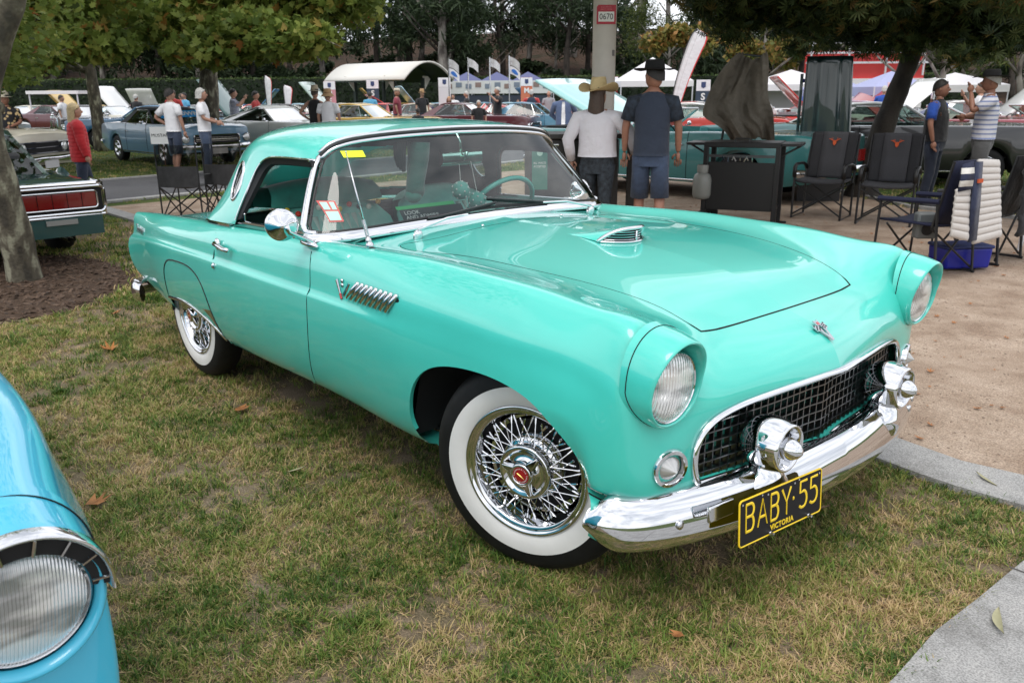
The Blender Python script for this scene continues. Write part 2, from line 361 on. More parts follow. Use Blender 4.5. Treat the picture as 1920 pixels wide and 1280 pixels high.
# inner lips of arches, wheel wells, underbody
for s in (-1, 1):
    b = MB()
    for poly, mx_, kk in ((archS, .45, 0),):
        pts = [p for p in poly if p[1] > (.345 if p[0] < 0 else .42)]
        P0 = [side_pt(x, z, s, 0)[0] for x, z in pts]
        G = [[tuple(p) for p in P0], [(p.x, p.y-s*.006, p.z-.001) for p in P0], [(p.x, p.y-s*.014, p.z+.003) for p in P0]]
        b.grid(G)
    b.build('arch_lip', TURQ, car)
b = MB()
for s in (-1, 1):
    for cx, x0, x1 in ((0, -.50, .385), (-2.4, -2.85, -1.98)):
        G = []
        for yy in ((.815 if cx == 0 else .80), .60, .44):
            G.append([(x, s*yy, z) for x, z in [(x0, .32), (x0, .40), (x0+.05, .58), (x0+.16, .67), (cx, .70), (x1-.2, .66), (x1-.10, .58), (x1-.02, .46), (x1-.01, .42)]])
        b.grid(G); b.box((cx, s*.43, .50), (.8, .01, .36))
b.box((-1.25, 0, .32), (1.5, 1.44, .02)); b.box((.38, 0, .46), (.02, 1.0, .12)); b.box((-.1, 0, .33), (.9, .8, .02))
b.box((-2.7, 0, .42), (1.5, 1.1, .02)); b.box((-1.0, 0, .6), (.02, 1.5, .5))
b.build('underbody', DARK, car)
ring = [tuple(S[0, j]) for j in range(NV)]+[(p[0], -p[1], p[2]) for p in S[0, ::-1]]
mesh('rear_panel', ring, [tuple(range(len(ring)))], TURQ, car, smooth=False)
for s in (-1, 1):
    tl = MB(); tl.lathe([(.088, -.03), (.088, .0), (.08, .012), (.07, .016)], AX((-3.575, s*.66, .555), (-1, 0, 0)), 24); t0 = tl.build('taillight', CHROME, car)
    tl = MB(); tl.lathe([(.07, .012), (.055, .03), (.02, .04), (0, .042)], AX((-3.575, s*.66, .555), (-1, 0, 0)), 24); tl.build('lens', mat('red_lens', (.35, .01, .01), .12, coat=1), t0)
rb = MB(); bpth = spl([(-3.42, -.775, .315), (-3.50, -.79, .315), (-3.60, -.75, .315), (-3.68, -.5, .315), (-3.70, 0, .315), (-3.68, .5, .315), (-3.60, .75, .315), (-3.50, .79, .315), (-3.42, .775, .315)], 60)
rb.tube(bpth, .055, 10, flat=.35, up=(0, 0, 1)); rb.build('rear_bumper', CHROME, car)
for s in (-1, 1):
    rw = MB()   # bright gravel guard piece ahead of the rear wheel
    P0 = [side_pt(x, z, s, .0015)[0] for x, z in [(-2.02, .292), (-2.075, .345), (-2.115, .42), (-2.13, .468)]]; P1 = [side_pt(x, z, s, .0015)[0] for x, z in [(-2.06, .325), (-2.10, .37), (-2.17, .425), (-2.24, .455)]]
    rw.grid([P0, P1]); rw.build('stone_guard', CHROME2, car)
# ---------------------------------------------------------------- headlight housings
LENSM = None
def lens_mat(sc_=62, st_=.8):
    m = bpy.data.materials.new('ribbed_lens_glass'); m.use_nodes = True; n = m.node_tree; P = n.nodes['Principled BSDF']; I = P.inputs
    I['Base Color'].default_value = (.62, .64, .66, 1); I['Metallic'].default_value = .45; I['Roughness'].default_value = .18; I['Coat Weight'].default_value = 1; I['Coat Roughness'].default_value = .02
    t = n.nodes.new('ShaderNodeTexCoord'); wv = n.nodes.new('ShaderNodeTexWave'); wv.inputs['Scale'].default_value = sc_; wv.bands_direction = 'Y'; wv.inputs['Distortion'].default_value = .15
    mp = n.nodes.new('ShaderNodeMapping'); mp.inputs['Rotation'].default_value = (.10, 0, 0); m3 = n.nodes.new('ShaderNodeMapping'); m3.inputs['Scale'].default_value = (1, 1.2, 3.4)
    z = n.nodes.new('ShaderNodeTexNoise'); z.inputs['Scale'].default_value = 7; z.inputs['Detail'].default_value = 3
    ad = n.nodes.new('ShaderNodeMath'); ad.operation = 'MULTIPLY_ADD'; ad.inputs[1].default_value = .5
    b = n.nodes.new('ShaderNodeBump'); b.inputs['Strength'].default_value = st_; b.inputs['Distance'].default_value = .004
    n.links.new(t.outputs['Object'], mp.inputs[0]); n.links.new(mp.outputs[0], wv.inputs[0]); n.links.new(t.outputs['Object'], m3.inputs[0]); n.links.new(m3.outputs[0], z.inputs[0]); n.links.new(z.outputs[0], ad.inputs[0]); n.links.new(wv.outputs[1], ad.inputs[2])
    n.links.new(ad.outputs[0], b.inputs['Height']); n.links.new(b.outputs[0], I['Normal'])
    r = n.nodes.new('ShaderNodeValToRGB'); r.color_ramp.elements[0].color = (.38, .39, .39, 1); r.color_ramp.elements[1].color = (1, 1, 1, 1); r.color_ramp.elements[0].position = .36; r.color_ramp.elements[1].position = .54  # stretched noise paints mock reflections into the lens colour
    n.links.new(z.outputs[0], r.inputs[0]); n.links.new(r.outputs[0], I['Base Color'])
    return m
LENSM = lens_mat(); LENSN = lens_mat(30, 1.0)
for s in (-1, 1):
    cy, cz = s*.722, .741
    n = 72; G = []
    def ringp(f, extra=0):
        R = []
        for i in range(n):
            a = 2*PI*i/n; c_, s_ = math.cos(a), math.sin(a)      # c_>0 outer side
            up = max(0, s_); dn = max(0, -s_)
            rs = .112+.042*up**1.6-.004*dn; xs_ = .458+.010*up+.045*dn**1.3+.02*max(0, -c_)
            rl = .1055+.026*up**1.5-.003*dn; xl = .532+.033*up**1.3-.010*dn+.003*abs(c_)
            r = rs+(rl-rs)*f+.0035*math.sin(PI*min(1, max(0, f))); x = xs_+(xl-xs_)*f
            R.append((x+extra, cy+s*c_*r, cz+s_*r))
        return R
    for f in (-.25, 0, .2, .4, .6, .8, .93): G.append(ringp(f))
    lip = np.array(ringp(.93)); cen = np.array([0, cy, cz])
    def shrink(P, k, dx): Q = np.array(P); Q[:, 1:] = cen[1:]+(Q[:, 1:]-cen[1:])*k; Q[:, 0] += dx; return Q
    base = ringp(1.0)
    G += [shrink(base, .988, .000), shrink(base, .965, .001), shrink(base, .94, -.003), shrink(base, .925, -.012)]
    inner = np.array([(.492, cy+s*math.cos(2*PI*i/n)*.097, cz+math.sin(2*PI*i/n)*.097) for i in range(n)])
    mid = (shrink(base, .92, -.012)+inner)/2
    G += [mid, inner]
    b = MB(); b.grid(np.array([np.array(g) for g in G]), closed_v=True); hh = b.build('headlight_hood', TURQ, car, smooth='all')
    b = MB(); b.tube(shrink(ringp(0), 1.002, 0)[:, :], .0016, 5, True); b.build('housing_seam', GAP, hh)
    b = MB(); b.lathe([(.096, -.012), (.0965, .004), (.0925, .010), (.089, .006)], AX((.512, cy, cz), (1, 0, -.03)), 48, cap=False); b.build('bezel', CHROME, hh)
    b = MB(); b.lathe([(.0905, .0)]+[(.0905*math.cos(t), .022*math.sin(t)) for t in np.linspace(.12, PI/2-.01, 10)]+[(0, .022)], AX((.516, cy, cz), (1, 0, -.03)), 48, cap=False); b.build('lens', LENSN, hh, smooth='all')
    # parking light
    py, pz = s*.700, .508; px = .505; d = (1, s*.28, -.04)
    b = MB(); b.lathe([(.054, -.02), (.055, .004), (.052, .011), (.043, .012), (.038, .004), (.036, -.01)], AX((px, py, pz), d), 40, cap=False); pb = b.build('parking_light', CHROME, car)
    b = MB(); b.lathe([(.037, -.006), (.030, -.006)], AX((px, py, pz), d), 32, cap=False); b.build('gasket', BLACK, pb)
    pr_ = [(.033, -.006)]
    for i in range(9): r0 = .033*(1-i/9.5); pr_ += [(r0, .002+.0032*i), (r0-.0018, .0042+.0032*i)]
    pr_ += [(0, .034)]
    b = MB(); b.lathe(pr_, AX((px, py, pz), d), 32, cap=False); b.build('lens', mat('frosted_clear_lens', (.46, .46, .45), .10, metal=.35, coat=1, spec=.8), pb, smooth='flat' and True)
# ---------------------------------------------------------------- grille
edge = S[-1]                                     # half outline from bottom corner to centre top
bot = spl([(.518, .590, .430), (.540, .42, .424), (.560, .2, .420), (.572, .05, .414), (.578, 0, .408)], 30)
outl = np.vstack([edge[::-1], bot[1:]])
full = np.vstack([outl, (outl*[1, -1, 1])[::-1][1:-1]])
gr = MB(); tp = edge[::-1][:-2]*[1, 1, 1]+[.004, 0, 0]
sur = np.vstack([tp[::-1], (tp*[1, -1, 1])[1:]]); gr.tube(sur, .0125, 10, up=(1, 0, 0), flat=.8)
grille = gr.build('grille', CHROME, car)
b = MB(); bt = bot+[.002, 0, .004]; b.tube(np.vstack([bt, (bt*[1, -1, 1])[::-1][1:]]), .006, 8); b.build('grille_sill', CHROME, grille)
zt = lambda y: np.interp(abs(y), edge[::-1, 1], edge[::-1, 2]); zb_ = lambda y: np.interp(abs(y), bot[::-1, 1], bot[::-1, 2])
gx = lambda y: .568-.055*(abs(y)/.6)**2.0+.010*max(0, 1-abs(y)/.08)-.022
GR = mat('grille_bar_metal', (.20, .205, .21), .28, metal=1)
nb = 0
for k in range(-18, 19):
    y = k*.0318
    if abs(y) > .59: continue
    z0, z1 = zb_(y), zt(y)
    if abs(y) > .5: z1 = min(z1, float(np.interp(abs(y), [.5, .56, .59, .6], [.625, .585, .54, .5])))
    b = MB(); b.box((gx(y)-.006, y, (z0+z1)/2), (.016, .0042, z1-z0)); b.build('grille_bar', GR, grille)
for k in range(7):
    z = .445+k*.0285
    ys = [y for y in np.linspace(-.595, .595, 120) if zb_(y) < z < min(zt(y), float(np.interp(abs(y), [0, .5, .56, .59, .6], [1, .625, .585, .54, .5])))]
    if len(ys) < 4: continue
    b = MB(); b.grid([[(gx(y)+dx, y, z+dz) for y in ys] for dx, dz in ((.003, -.002), (.003, .002), (-.014, .002), (-.014, -.002), (.003, -.002))]); b.build('grille_bar', GR, grille)
b = MB(); b.box((.40, 0, .53), (.02, 1.0, .2)); b.build('radiator_panel', TURQ, grille)
b = MB(); b.box((.43, -.1, .52), (.03, .32, .16)); b.box((.43, .35, .50), (.02, .2, .1)); b.build('radiator_core', DARK, grille)
# lower pan under the grille
sm = spl([(.352, .845, .428), (.375, .815, .405), (.428, .74, .392), (.475, .66, .408), (.515, .60, .424), (.540, .42, .418), (.560, .2, .414), (.576, 0, .404)], 60)
def pan(P, a, dz, side_): Q = P.copy(); d = np.gradient(P, axis=0); nx = -d[:, 1]; ny = d[:, 0]; L = np.hypot(nx, ny)+1e-9; Q[:, 0] += a*nx/L*np.sign(nx); Q[:, 1] += -a*ny/L*np.sign(nx)*-1; Q[:, 2] += dz; return Q
def off(P, a, dz):
    Q = P.copy(); d = np.gradient(P, axis=0); t = d[:, :2]/(np.linalg.norm(d[:, :2], axis=1)[:, None]+1e-9)
    nrm = np.stack([t[:, 1], -t[:, 0]], 1); nrm *= np.sign(nrm@np.array([1, .6]))[:, None]; Q[:, :2] += nrm*a; Q[:, 2] += dz; return Q
b = MB()
for s in (1, -1):
    G = [off(sm, -.03, .004), off(sm, .0, -.003), off(sm, .022, -.004), off(sm, .034, -.012), off(sm, .038, -.03), off(sm, .030, -.08), off(sm, .0, -.13)]
    b.grid([g*[1, s, 1] for g in G])
b.build('front_valance', TURQ, car, smooth='all')
b = MB(); q = off(sm, .0, -.0005); b.tube(np.vstack([q[:34], ]), .0022, 5); b.tube(q[:34]*[1, -1, 1], .0022, 5); b.build('valance_seam', GAP, car)
# ---------------------------------------------------------------- front bumper
bp = spl([(.372, .884, .374), (.405, .880, .372), (.445, .862, .366), (.50, .80, .36), (.548, .70, .358), (.588, .58, .358), (.615, .46, .358), (.640, .30, .358), (.655, .14, .358), (.660, 0, .358)], 90)
sec = [(-.085, .064), (-.062, .077), (-.042, .075), (-.024, .062), (-.010, .038), (.001, .006), (.007, -.026), (.005, -.050), (-.006, -.068), (-.028, -.082), (-.055, -.086), (-.078, -.080)]
half = np.array([off(bp, a, h) for a, h in sec]).transpose(1, 0, 2)
# taper the wrap-round end
for i in range(10):
    k = .35+.65*math.sin((i+.5)/10*PI/2); c = half[i].mean(axis=0); half[i] = c+(half[i]-c)*[1, 1, k]
b = MB(); fullb = np.vstack([half, (half*[1, -1, 1])[::-1][1:]]); b.grid(fullb, closed_v=True); b.f.append(tuple(range(12))); b.f.append(tuple(range(len(fullb)*12-12, len(fullb)*12))); b.m += [0, 0]
bump = b.build('front_bumper', CHROME, car, smooth='all')
def bx(y): return float(np.interp(abs(y), bp[::-1, 1][:80], bp[::-1, 0][:80]))
b = MB()
for y in (-.700, -.592, .700, .592): b.ball((bx(y)+.003, y, .358), (.007, .0135, .0135), 16)
b.build('bumper_bolt', CHROME2, bump)
for s in (-1, 1):
    y0 = s*.361
    g = MB()
    # saddle climbing from the bar to the barrel
    G = [[(cx+rx*math.cos(a)*(1+.045*math.cos(4*a)*(ry > .045)), y0+ry*math.sin(a)*(1+.045*math.cos(4*a)*(ry > .045)), cz_) for a in np.linspace(0, 2*PI, 48, endpoint=False)] for cx, cz_, rx, ry in [(.570, .340, .070, .085), (.572, .360, .074, .092), (.576, .380, .074, .098), (.580, .400, .068, .088), (.584, .415, .058, .068), (.590, .428, .050, .052), (.588, .445, .046, .044), (.586, .475, .046, .042)]]
    g.grid(G, closed_v=True)
    gd = g.build('bumper_guard', CHROME, bump, smooth='all')
    g = MB(); g.lathe([(.0, -.128), (.030, -.125), (.054, -.115), (.071, -.096), (.0785, -.072), (.0795, -.050), (.077, -.026), (.073, -.008), (.0705, .0), (.0685, .010), (.063, .011), (.0585, .004), (.056, -.03), (.045, -.055), (.02, -.06)], AX((.648, y0, .510), (1, 0, -.02)), 48, cap=False); g.build('guard_barrel', CHROME, gd, smooth='all')
    g = MB(); g.lathe([(.030, -.05), (.034, -.02), (.0335, .0), (.029, .020), (.019, .036), (.007, .045), (0, .046)], AX((.650, y0, .510), (1, 0, -.02)), 40, cap=False); g.build('guard_bullet', CHROME, gd, smooth='all')
    g = MB(); g.lathe([(.0, -.035), (.057, -.030)], AX((.648, y0, .510), (1, 0, -.02)), 24, cap=False); g.build('barrel_back', DARK, gd)
# ---------------------------------------------------------------- number plate
PY = mat('plate_yellow', (.80, .56, .02), .35); PB = mat('plate_black', (.010, .010, .011), .55, spec=.25)
plate = empty('number_plate', (.672, -.402, .354), 0); plate.parent = car
plate.rotation_euler = (math.radians(-1.0), math.radians(-5), math.radians(-5))
def rrect(w, h, r, n=6):
    P = []
    for cx, cy, a0 in ((w-r, h-r, 0), (-w+r, h-r, 90), (-w+r, -h+r, 180), (w-r, -h+r, 270)):
        for i in range(n+1): a = math.radians(a0+90*i/n); P.append((cx+r*math.cos(a), cy+r*math.sin(a)))
    return P
PM = Matrix(((0, 0, 1, 0), (1, 0, 0, 0), (0, 1, 0, 0), (0, 0, 0, 1)))   # local x->+y, y->+z, z->+x
b = MB(); b.prism(rrect(.186, .068, .012), -.001, .0005, PM); b.build('plate_rim', PY, plate)
b = MB(); b.prism(rrect(.1815, .0635, .009), 0.0, .0012, PM); b.build('plate_face', PB, plate)
b = MB(); b.tube([PM @ Vector((x, y, .001)) for x, y in rrect(.1838, .0658, .011)], .0022, 6, True); b.build('plate_border', PY, plate)
# condensed stroke lettering as on pressed plates
def strokes(name, polys, x0, wd, ht, y0, r, parent, m):
    b = MB()
    for pl in polys:
        pts = [PM @ Vector((x0+p[0]*wd, y0+p[1]*ht, .0016)) for p in pl]; b.tube(pts, r, 6, flat=.35, up=(1, 0, 0) if False else None)
    v = [(min(max(p[0], -.0), .0036), p[1], p[2]) for p in b.v]; b.v = v
    return b.build(name, m, parent)
def arcp(cx, cy, rx, ry, a0, a1, n=9): return [(cx+rx*math.cos(math.radians(a)), cy+ry*math.sin(math.radians(a))) for a in np.linspace(a0, a1, n)]
GL = {'B': [[(0, 0), (0, 1)], [(0, 1), (.6, 1)]+arcp(.62, .77, .38, .23, 90, -90)+[(0, .54)], [(.6, .54)]+arcp(.62, .27, .38, .27, 90, -90)+[(0, 0)]],
      'A': [[(0, 0), (.5, 1), (1, 0)], [(.17, .33), (.83, .33)]],
      'Y': [[(0, 1), (.5, .48), (1, 1)], [(.5, .48), (.5, 0)]],
      '5': [[(.95, 1), (.1, 1), (.08, .58), (.5, .62)]+arcp(.5, .31, .45, .31, 80, -90)+[(.25, 0), (0, .08)]],
      '.': [[(.4, .5), (.6, .5)]]}
x = -.158
for ch, wd in (('B', .034), ('A', .040), ('B', .034), ('Y', .040)):
    strokes('plate_letter', GL[ch], x, wd, .078, -.028, .0042, plate, PY); x += wd+.0165
strokes('plate_dot', [[(0, .5), (1, .5)]], .0485, .005, .078, -.028, .0052, plate, PY)
for x in (.080, .130): strokes('plate_digit', GL['5'], x, .036, .078, -.028, .0042, plate, PY)
text('plate_legend', 'VICTORIA', PM @ TR(0, -.048, .0022), .0225, PY, plate, .0004, .95, bold=.0006, spacing=1.1)
b = MB()
for x, y in ((-.055, -.060), (.12, -.060)): b.lathe([(.006, 0), (.006, .006), (.004, .006), (.004, .016), (0, .016)], PM @ TR(x, y, 0), 10)
for x, y in ((-.172, .054), (.172, .054), (-.09, .060), (-.065, .055), (.075, .060), (.055, .055)): b.lathe([(.0032, 0), (.0032, .003), (0, .003)], PM @ TR(x, y, 0), 8)
b.build('plate_bolt', CHROME, plate)
b = MB(); b.box((-.045, -.205, .035), (.012, .10, .045)); b.build('plate_bracket', CHROME2, plate, bevel=.004)
# ---------------------------------------------------------------- hood scoop and emblem
sc0 = []; zt0 = lambda x, y: top_pt(x, y)[0].z
b = MB(); U = np.linspace(-1, 1, 41)
def arcx(u): return -.225-.082*abs(u)**2.0
def arcz(u): return .050*(1-abs(u)**3.4)+.004
G = []
for back, k in ((0, 1.0), (.03, .93), (.07, .76), (.12, .5), (.18, .22), (.24, -.1)):
    G.append([(arcx(u)-back, u*.112*(1-back*1.2), zt0(arcx(u)-back, u*.112)+arcz(u)*k-.001) for u in U])
b.grid(G); scp = b.build('hood_scoop', TURQ, hood, smooth='all')
b = MB(); b.tube([(arcx(u)+.002, u*.116, zt0(arcx(u), u*.112)+arcz(u)) for u in U], .0075, 8, flat=1.5, up=(0, 0, 1)); b.tube([(arcx(u)+.006, u*.116, zt0(arcx(u), u*.112)+.004) for u in U], .0045, 8)
b.box((arcx(0)+.004, 0, zt0(arcx(0), 0)+.02), (.008, .005, .048)); b.build('scoop_rim', CHROME, scp, smooth='all')
b = MB(); b.grid([[(arcx(u)-.004, u*.11, zt0(arcx(u), u*.112)) for u in U], [(arcx(u)-.004, u*.11, zt0(arcx(u), u*.112)+arcz(u)*.95) for u in U]]); b.build('scoop_mouth', DARK, scp)
for hgt in (.013, .022, .031, .040):
    b = MB(); uu = [u for u in U if arcz(u) > hgt+.003]; b.tube([(arcx(u)+.001, u*.112, zt0(arcx(u), u*.112)+hgt) for u in uu], .0019, 5); b.build('scoop_slat', CHROME, scp)
ep, en = top_pt(.525, .0); EM = AX(ep+en*.003, (1, 0, .8))
EM = AX(ep+en*.002, en, (0, 0, 1)); 
SILV = CHROME2
b = MB(); b.prism([(-.004, -.05), (.004, -.05), (.022, .0), (.014, .0), (0, -.03), (-.014, 0), (-.022, 0)], 0, .004, EM)
for q in (-1, 1): b.prism([(q*.006, -.012), (q*.034, -.004), (q*.036, .020), (q*.008, .012)][::q], .002, .005, EM)
b.prism([(-.014, .012), (.014, .012), (.012, .034), (0, .028), (-.012, .034)], .003, .007, EM); emb = b.build('hood_emblem', SILV, hood)
b = MB()
for q in (-1, 1):
    for i in range(4):
        for j in range(3):
            if (i+j) % 2: b.box((q*(.011+i*.0065), -.004+j*.007+i*.0018, .0054), (.0052, .005, .001), None)
b2 = MB(); b2.add(b.v, b.f, 0, EM); b2.build('emblem_check', BLACK, emb)
b = MB(); b.prism([(-.007, .014), (.007, .014), (.006, .024), (-.006, .024)], .007, .0078, EM); b.build('emblem_shield', mat('red_enamel', (.45, .02, .02), .2, coat=1), emb)
# ---------------------------------------------------------------- side trim
for s in (-1, 1):
    lv = MB()
    for i in range(9):
        t = i/8; xt = -.734+(-.490+.734)*t; xb = -.800+(-.544+.800)*t
        p0, n0 = side_pt(xt, .829, s, .001); p1, n1 = side_pt(xb, .768, s, .001)
        b = MB(); b.tube([p1-n1*.004, p1+n1*.004, p1.lerp(p0, .5)+n0*.006, p0+n0*.004, p0-n0*.004], [.006, .0085, .0095, .0085, .006], 8, flat=.9); lo = b.build('side_louver', CHROME, car, smooth='all')
        lv.box(((xt+xb)/2+.014, (p0.y+p1.y)/2-s*.0016, .797), (.010, .003, .060), Matrix.Rotation(-.75*1, 3, 'Y').to_4x4().to_3x3() if False else Matrix.Rotation(.82, 3, 'Y'))
    lv.build('louver_recess', GAP, car)
    A = side_pt(-.885, .818, s, .003)[0]; B_ = side_pt(-.855, .775, s, .003)[0]; C_ = side_pt(-.80, .818, s, .003)[0]; D_ = side_pt(-.845, .755, s, .003)[0]
    b = MB(); b.tube([A, A.lerp(D_, .75)], [.010, .006], 6, flat=.5); b.tube([C_, C_.lerp(D_, .75)], [.005, .006], 6, flat=.5)
    e1 = side_pt(-.848, .820, s, .004)[0]; b.ball(e1, (.008, .004, .008), 10); b.ball(e1-Vector((0, 0, .016)), (.009, .004, .008), 10); bd = b.build('engine_badge', CHROME, car)
    b = MB(); b.tube([A.lerp(D_, .72), D_], [.0075, .007], 6, flat=.6); b.build('badge_tip', mat('red_enamel'), bd)
    # fin script
    p, nn_ = side_pt(-3.35, .705, s, .002)
    M = AX(p, nn_, (0, 0, 1)); 
    text('fin_script', 'Thunderbird', M @ Matrix.Shear('XZ', 4, (0, 0)) if False else M, .062, CHROME2, car, .002, .72 if s < 0 else .72, bold=.001)
    # door handle, lock
    h0, n0 = side_pt(-1.965, .808, s, 0); h1, n1 = side_pt(-1.81, .800, s, 0)
    b = MB(); b.ball(h0+n0*.006, (.026, .012, .028), 16); b.tube([h0+n0*.012, h0+n0*.028+Vector((.02, 0, .0)), h1+n1*.030-Vector((.03, 0, 0)), h1+n1*.022, h1+n1*.016+Vector((.004, 0, -.004))], [.014, .013, .010, .011, .009], 10)
    b.build('door_handle', CHROME, doors[s], smooth='all')
    b = MB(); p, q = side_pt(-1.975, .712, s, 0); b.lathe([(.014, 0), (.014, .005), (.010, .008), (.004, .012), (0, .012)], AX(p, q), 16); b.build('door_lock', CHROME, doors[s])
    # mirror
    mb_, mn = top_pt(-1.115, s*.83, 0); mb_ = Vector((-1.13 if s < 0 else -1.40, s*.842, .915 if s < 0 else .908))
    c = mb_+Vector((-.005, s*.10, .080 if s < 0 else .045))
    b = MB(); b.tube([mb_+Vector((-.055, -.004*s, -.006)), mb_+Vector((-.03, 0, .003)), mb_+Vector((.03, 0, .003)), mb_+Vector((.06, -.006*s, -.006))], [.004, .014, .014, .004], 10, flat=1.3)
    b.tube([mb_+Vector((.035, 0, .01)), c+Vector((.02, -.02*s, -.025)), c+Vector((.03, -.004*s, 0))], [.009, .008, .011], 8); b.tube([mb_+Vector((-.02, 0, .01)), c+Vector((.01, -.02*s, -.035))], [.007, .006], 8)
    mr = b.build('door_mirror', CHROME, doors[s], smooth='all')
    fd = Vector((.86, -.42, -.08)) if s < 0 else Vector((.9, -.3, 0))
    fd.normalize()
    b = MB(); b.lathe([(.0, .028), (.012, .028), (.022, .018), (.045, .010), (.060, -.002), (.062, -.012), (.060, -.014), (0, -.012)], AX(c, fd), 40, cap=False); b.build('mirror_shell', CHROME, mr, smooth='all')
b = MB(); a0 = Vector((-.782, -.775, .905)); a1 = Vector((-.948, -.76, 1.262)); dr = (a1-a0).normalized()
b.tube([a0-dr*.012, a0+dr*.012, a0+dr*.03], [.034, .027, .016], 16); ant = b.build('antenna', BLACK, car)
b = MB(); b.ball(a0+dr*.042, .015, 14); b.tube([a0+dr*t for t in (.05, .06, .075)], [.008, .012, .007], 10)
for i in range(14): b.lathe([(.0055, 0), (.0078, .0018), (.0055, .0036)], AX(a0+dr*(.078+i*.0042), dr), 10, cap=False)
b.tube([a0+dr*.135, a1], [.0042, .0018], 8); b.ball(a1, .0035, 8); b.build('antenna_mast', CHROME2, ant, smooth='all')
# ---------------------------------------------------------------- hardtop
HR = [(0, [(-1.24, .80, .905), (-1.26, .80, .93), (-1.30, .752, 1.03), (-1.335, .702, 1.13), (-1.343, .665, 1.205), (-1.338, .648, 1.232), (-1.318, .615, 1.262), (-1.295, .53, 1.294), (-1.272, .38, 1.308), (-1.262, .2, 1.315), (-1.258, 0, 1.318)]),
 (1, [(-1.45, .80, .905), (-1.45, .80, .93), (-1.47, .757, 1.03), (-1.49, .712, 1.13), (-1.50, .685, 1.205), (-1.50, .670, 1.240), (-1.49, .635, 1.276), (-1.47, .54, 1.310), (-1.46, .38, 1.328), (-1.45, .2, 1.337), (-1.45, 0, 1.340)]),
 (2, [(-1.70, .80, .905), (-1.70, .80, .93), (-1.70, .757, 1.03), (-1.70, .716, 1.13), (-1.70, .69, 1.205), (-1.70, .675, 1.245), (-1.70, .640, 1.284), (-1.70, .54, 1.320), (-1.70, .38, 1.338), (-1.70, .2, 1.346), (-1.70, 0, 1.348)]),
 (3, [(-1.90, .792, .900), (-1.90, .788, .93), (-1.895, .750, 1.03), (-1.90, .710, 1.13), (-1.90, .686, 1.20), (-1.91, .668, 1.238), (-1.92, .632, 1.275), (-1.93, .54, 1.309), (-1.93, .38, 1.332), (-1.93, .2, 1.341), (-1.93, 0, 1.344)]),
 (4, [(-2.03, .788, .893), (-2.03, .782, .92), (-2.02, .745, 1.01), (-2.03, .700, 1.11), (-2.04, .668, 1.18), (-2.05, .645, 1.215), (-2.06, .610, 1.250), (-2.09, .52, 1.288), (-2.13, .38, 1.312), (-2.15, .2, 1.323), (-2.15, 0, 1.327)]),
 (5, [(-2.16, .780, .887), (-2.16, .773, .91), (-2.14, .738, .98), (-2.14, .69, 1.08), (-2.15, .650, 1.14), (-2.165, .622, 1.175), (-2.19, .585, 1.205), (-2.25, .50, 1.235), (-2.32, .36, 1.255), (-2.36, .2, 1.265), (-2.37, 0, 1.27)]),
 (6, [(-2.26, .772, .882), (-2.26, .763, .90), (-2.235, .725, .96), (-2.235, .675, 1.03), (-2.245, .630, 1.08), (-2.265, .60, 1.10), (-2.29, .56, 1.12), (-2.37, .48, 1.14), (-2.45, .34, 1.15), (-2.50, .2, 1.155), (-2.51, 0, 1.16)]),
 (7, [(-2.32, .755, .878), (-2.325, .745, .89), (-2.31, .715, .925), (-2.32, .67, .955), (-2.34, .63, .97), (-2.36, .60, .98), (-2.40, .56, .985), (-2.47, .47, .99), (-2.55, .34, 1.00), (-2.60, .2, 1.005), (-2.62, 0, 1.01)]),
 (8, [(-2.35, .72, .875), (-2.36, .71, .88), (-2.38, .69, .885), (-2.40, .66, .888), (-2.42, .63, .888), (-2.44, .60, .888), (-2.48, .55, .888), (-2.55, .46, .888), (-2.62, .34, .888), (-2.67, .2, .888), (-2.69, 0, .888)])]
hu = np.array([r[0] for r in HR], float); HK = np.array([r[1] for r in HR], float)
hq = np.linspace(0, 8, 150); HL = cubic(hu, HK, hq); HV = 64; HS = np.einsum('vk,ukc->uvc', bsp(11, HV), HL)
HN = gnorm(HS); HN = HN if HN[60, -1, 2] > 0 else -HN
sidew = np.vstack([[(-1.2, .88), (-1.22, .93)], spl([(-1.338, 1.205), (-1.50, 1.206), (-1.66, 1.203), (-1.735, 1.192), (-1.785, 1.163), (-1.824, 1.10), (-1.858, 1.02), (-1.905, .905), (-1.92, .87)], 60)])
backw = spl([(-2.16, 0), (-2.16, 0)], 2)
hv = HS.reshape(-1, 3).copy(); hn = HN.reshape(-1, 3); hj = np.tile(np.arange(HV), len(hq))
hf = np.array([(i*HV+j, (i+1)*HV+j, (i+1)*HV+j+1, i*HV+j+1) for i in range(len(hq)-1) for j in range(HV-1)])
hc = hv[hf].mean(axis=1)
_k = inpoly(hc[:, [0, 2]], sidew) & (hc[:, 1] > .55)
_a = np.zeros(len(hv), bool); _c = _a.copy(); _a[hf[_k].ravel()] = True; _c[hf[~_k].ravel()] = True; _i = np.where(_a & _c)[0]; hv[_i[:, None], [0, 2]] = snap(hv[_i][:, [0, 2]], sidew[2:], .03, closed=False)
keep = ~(inpoly(hc[:, [0, 2]], sidew) & (hc[:, 1] > .55))
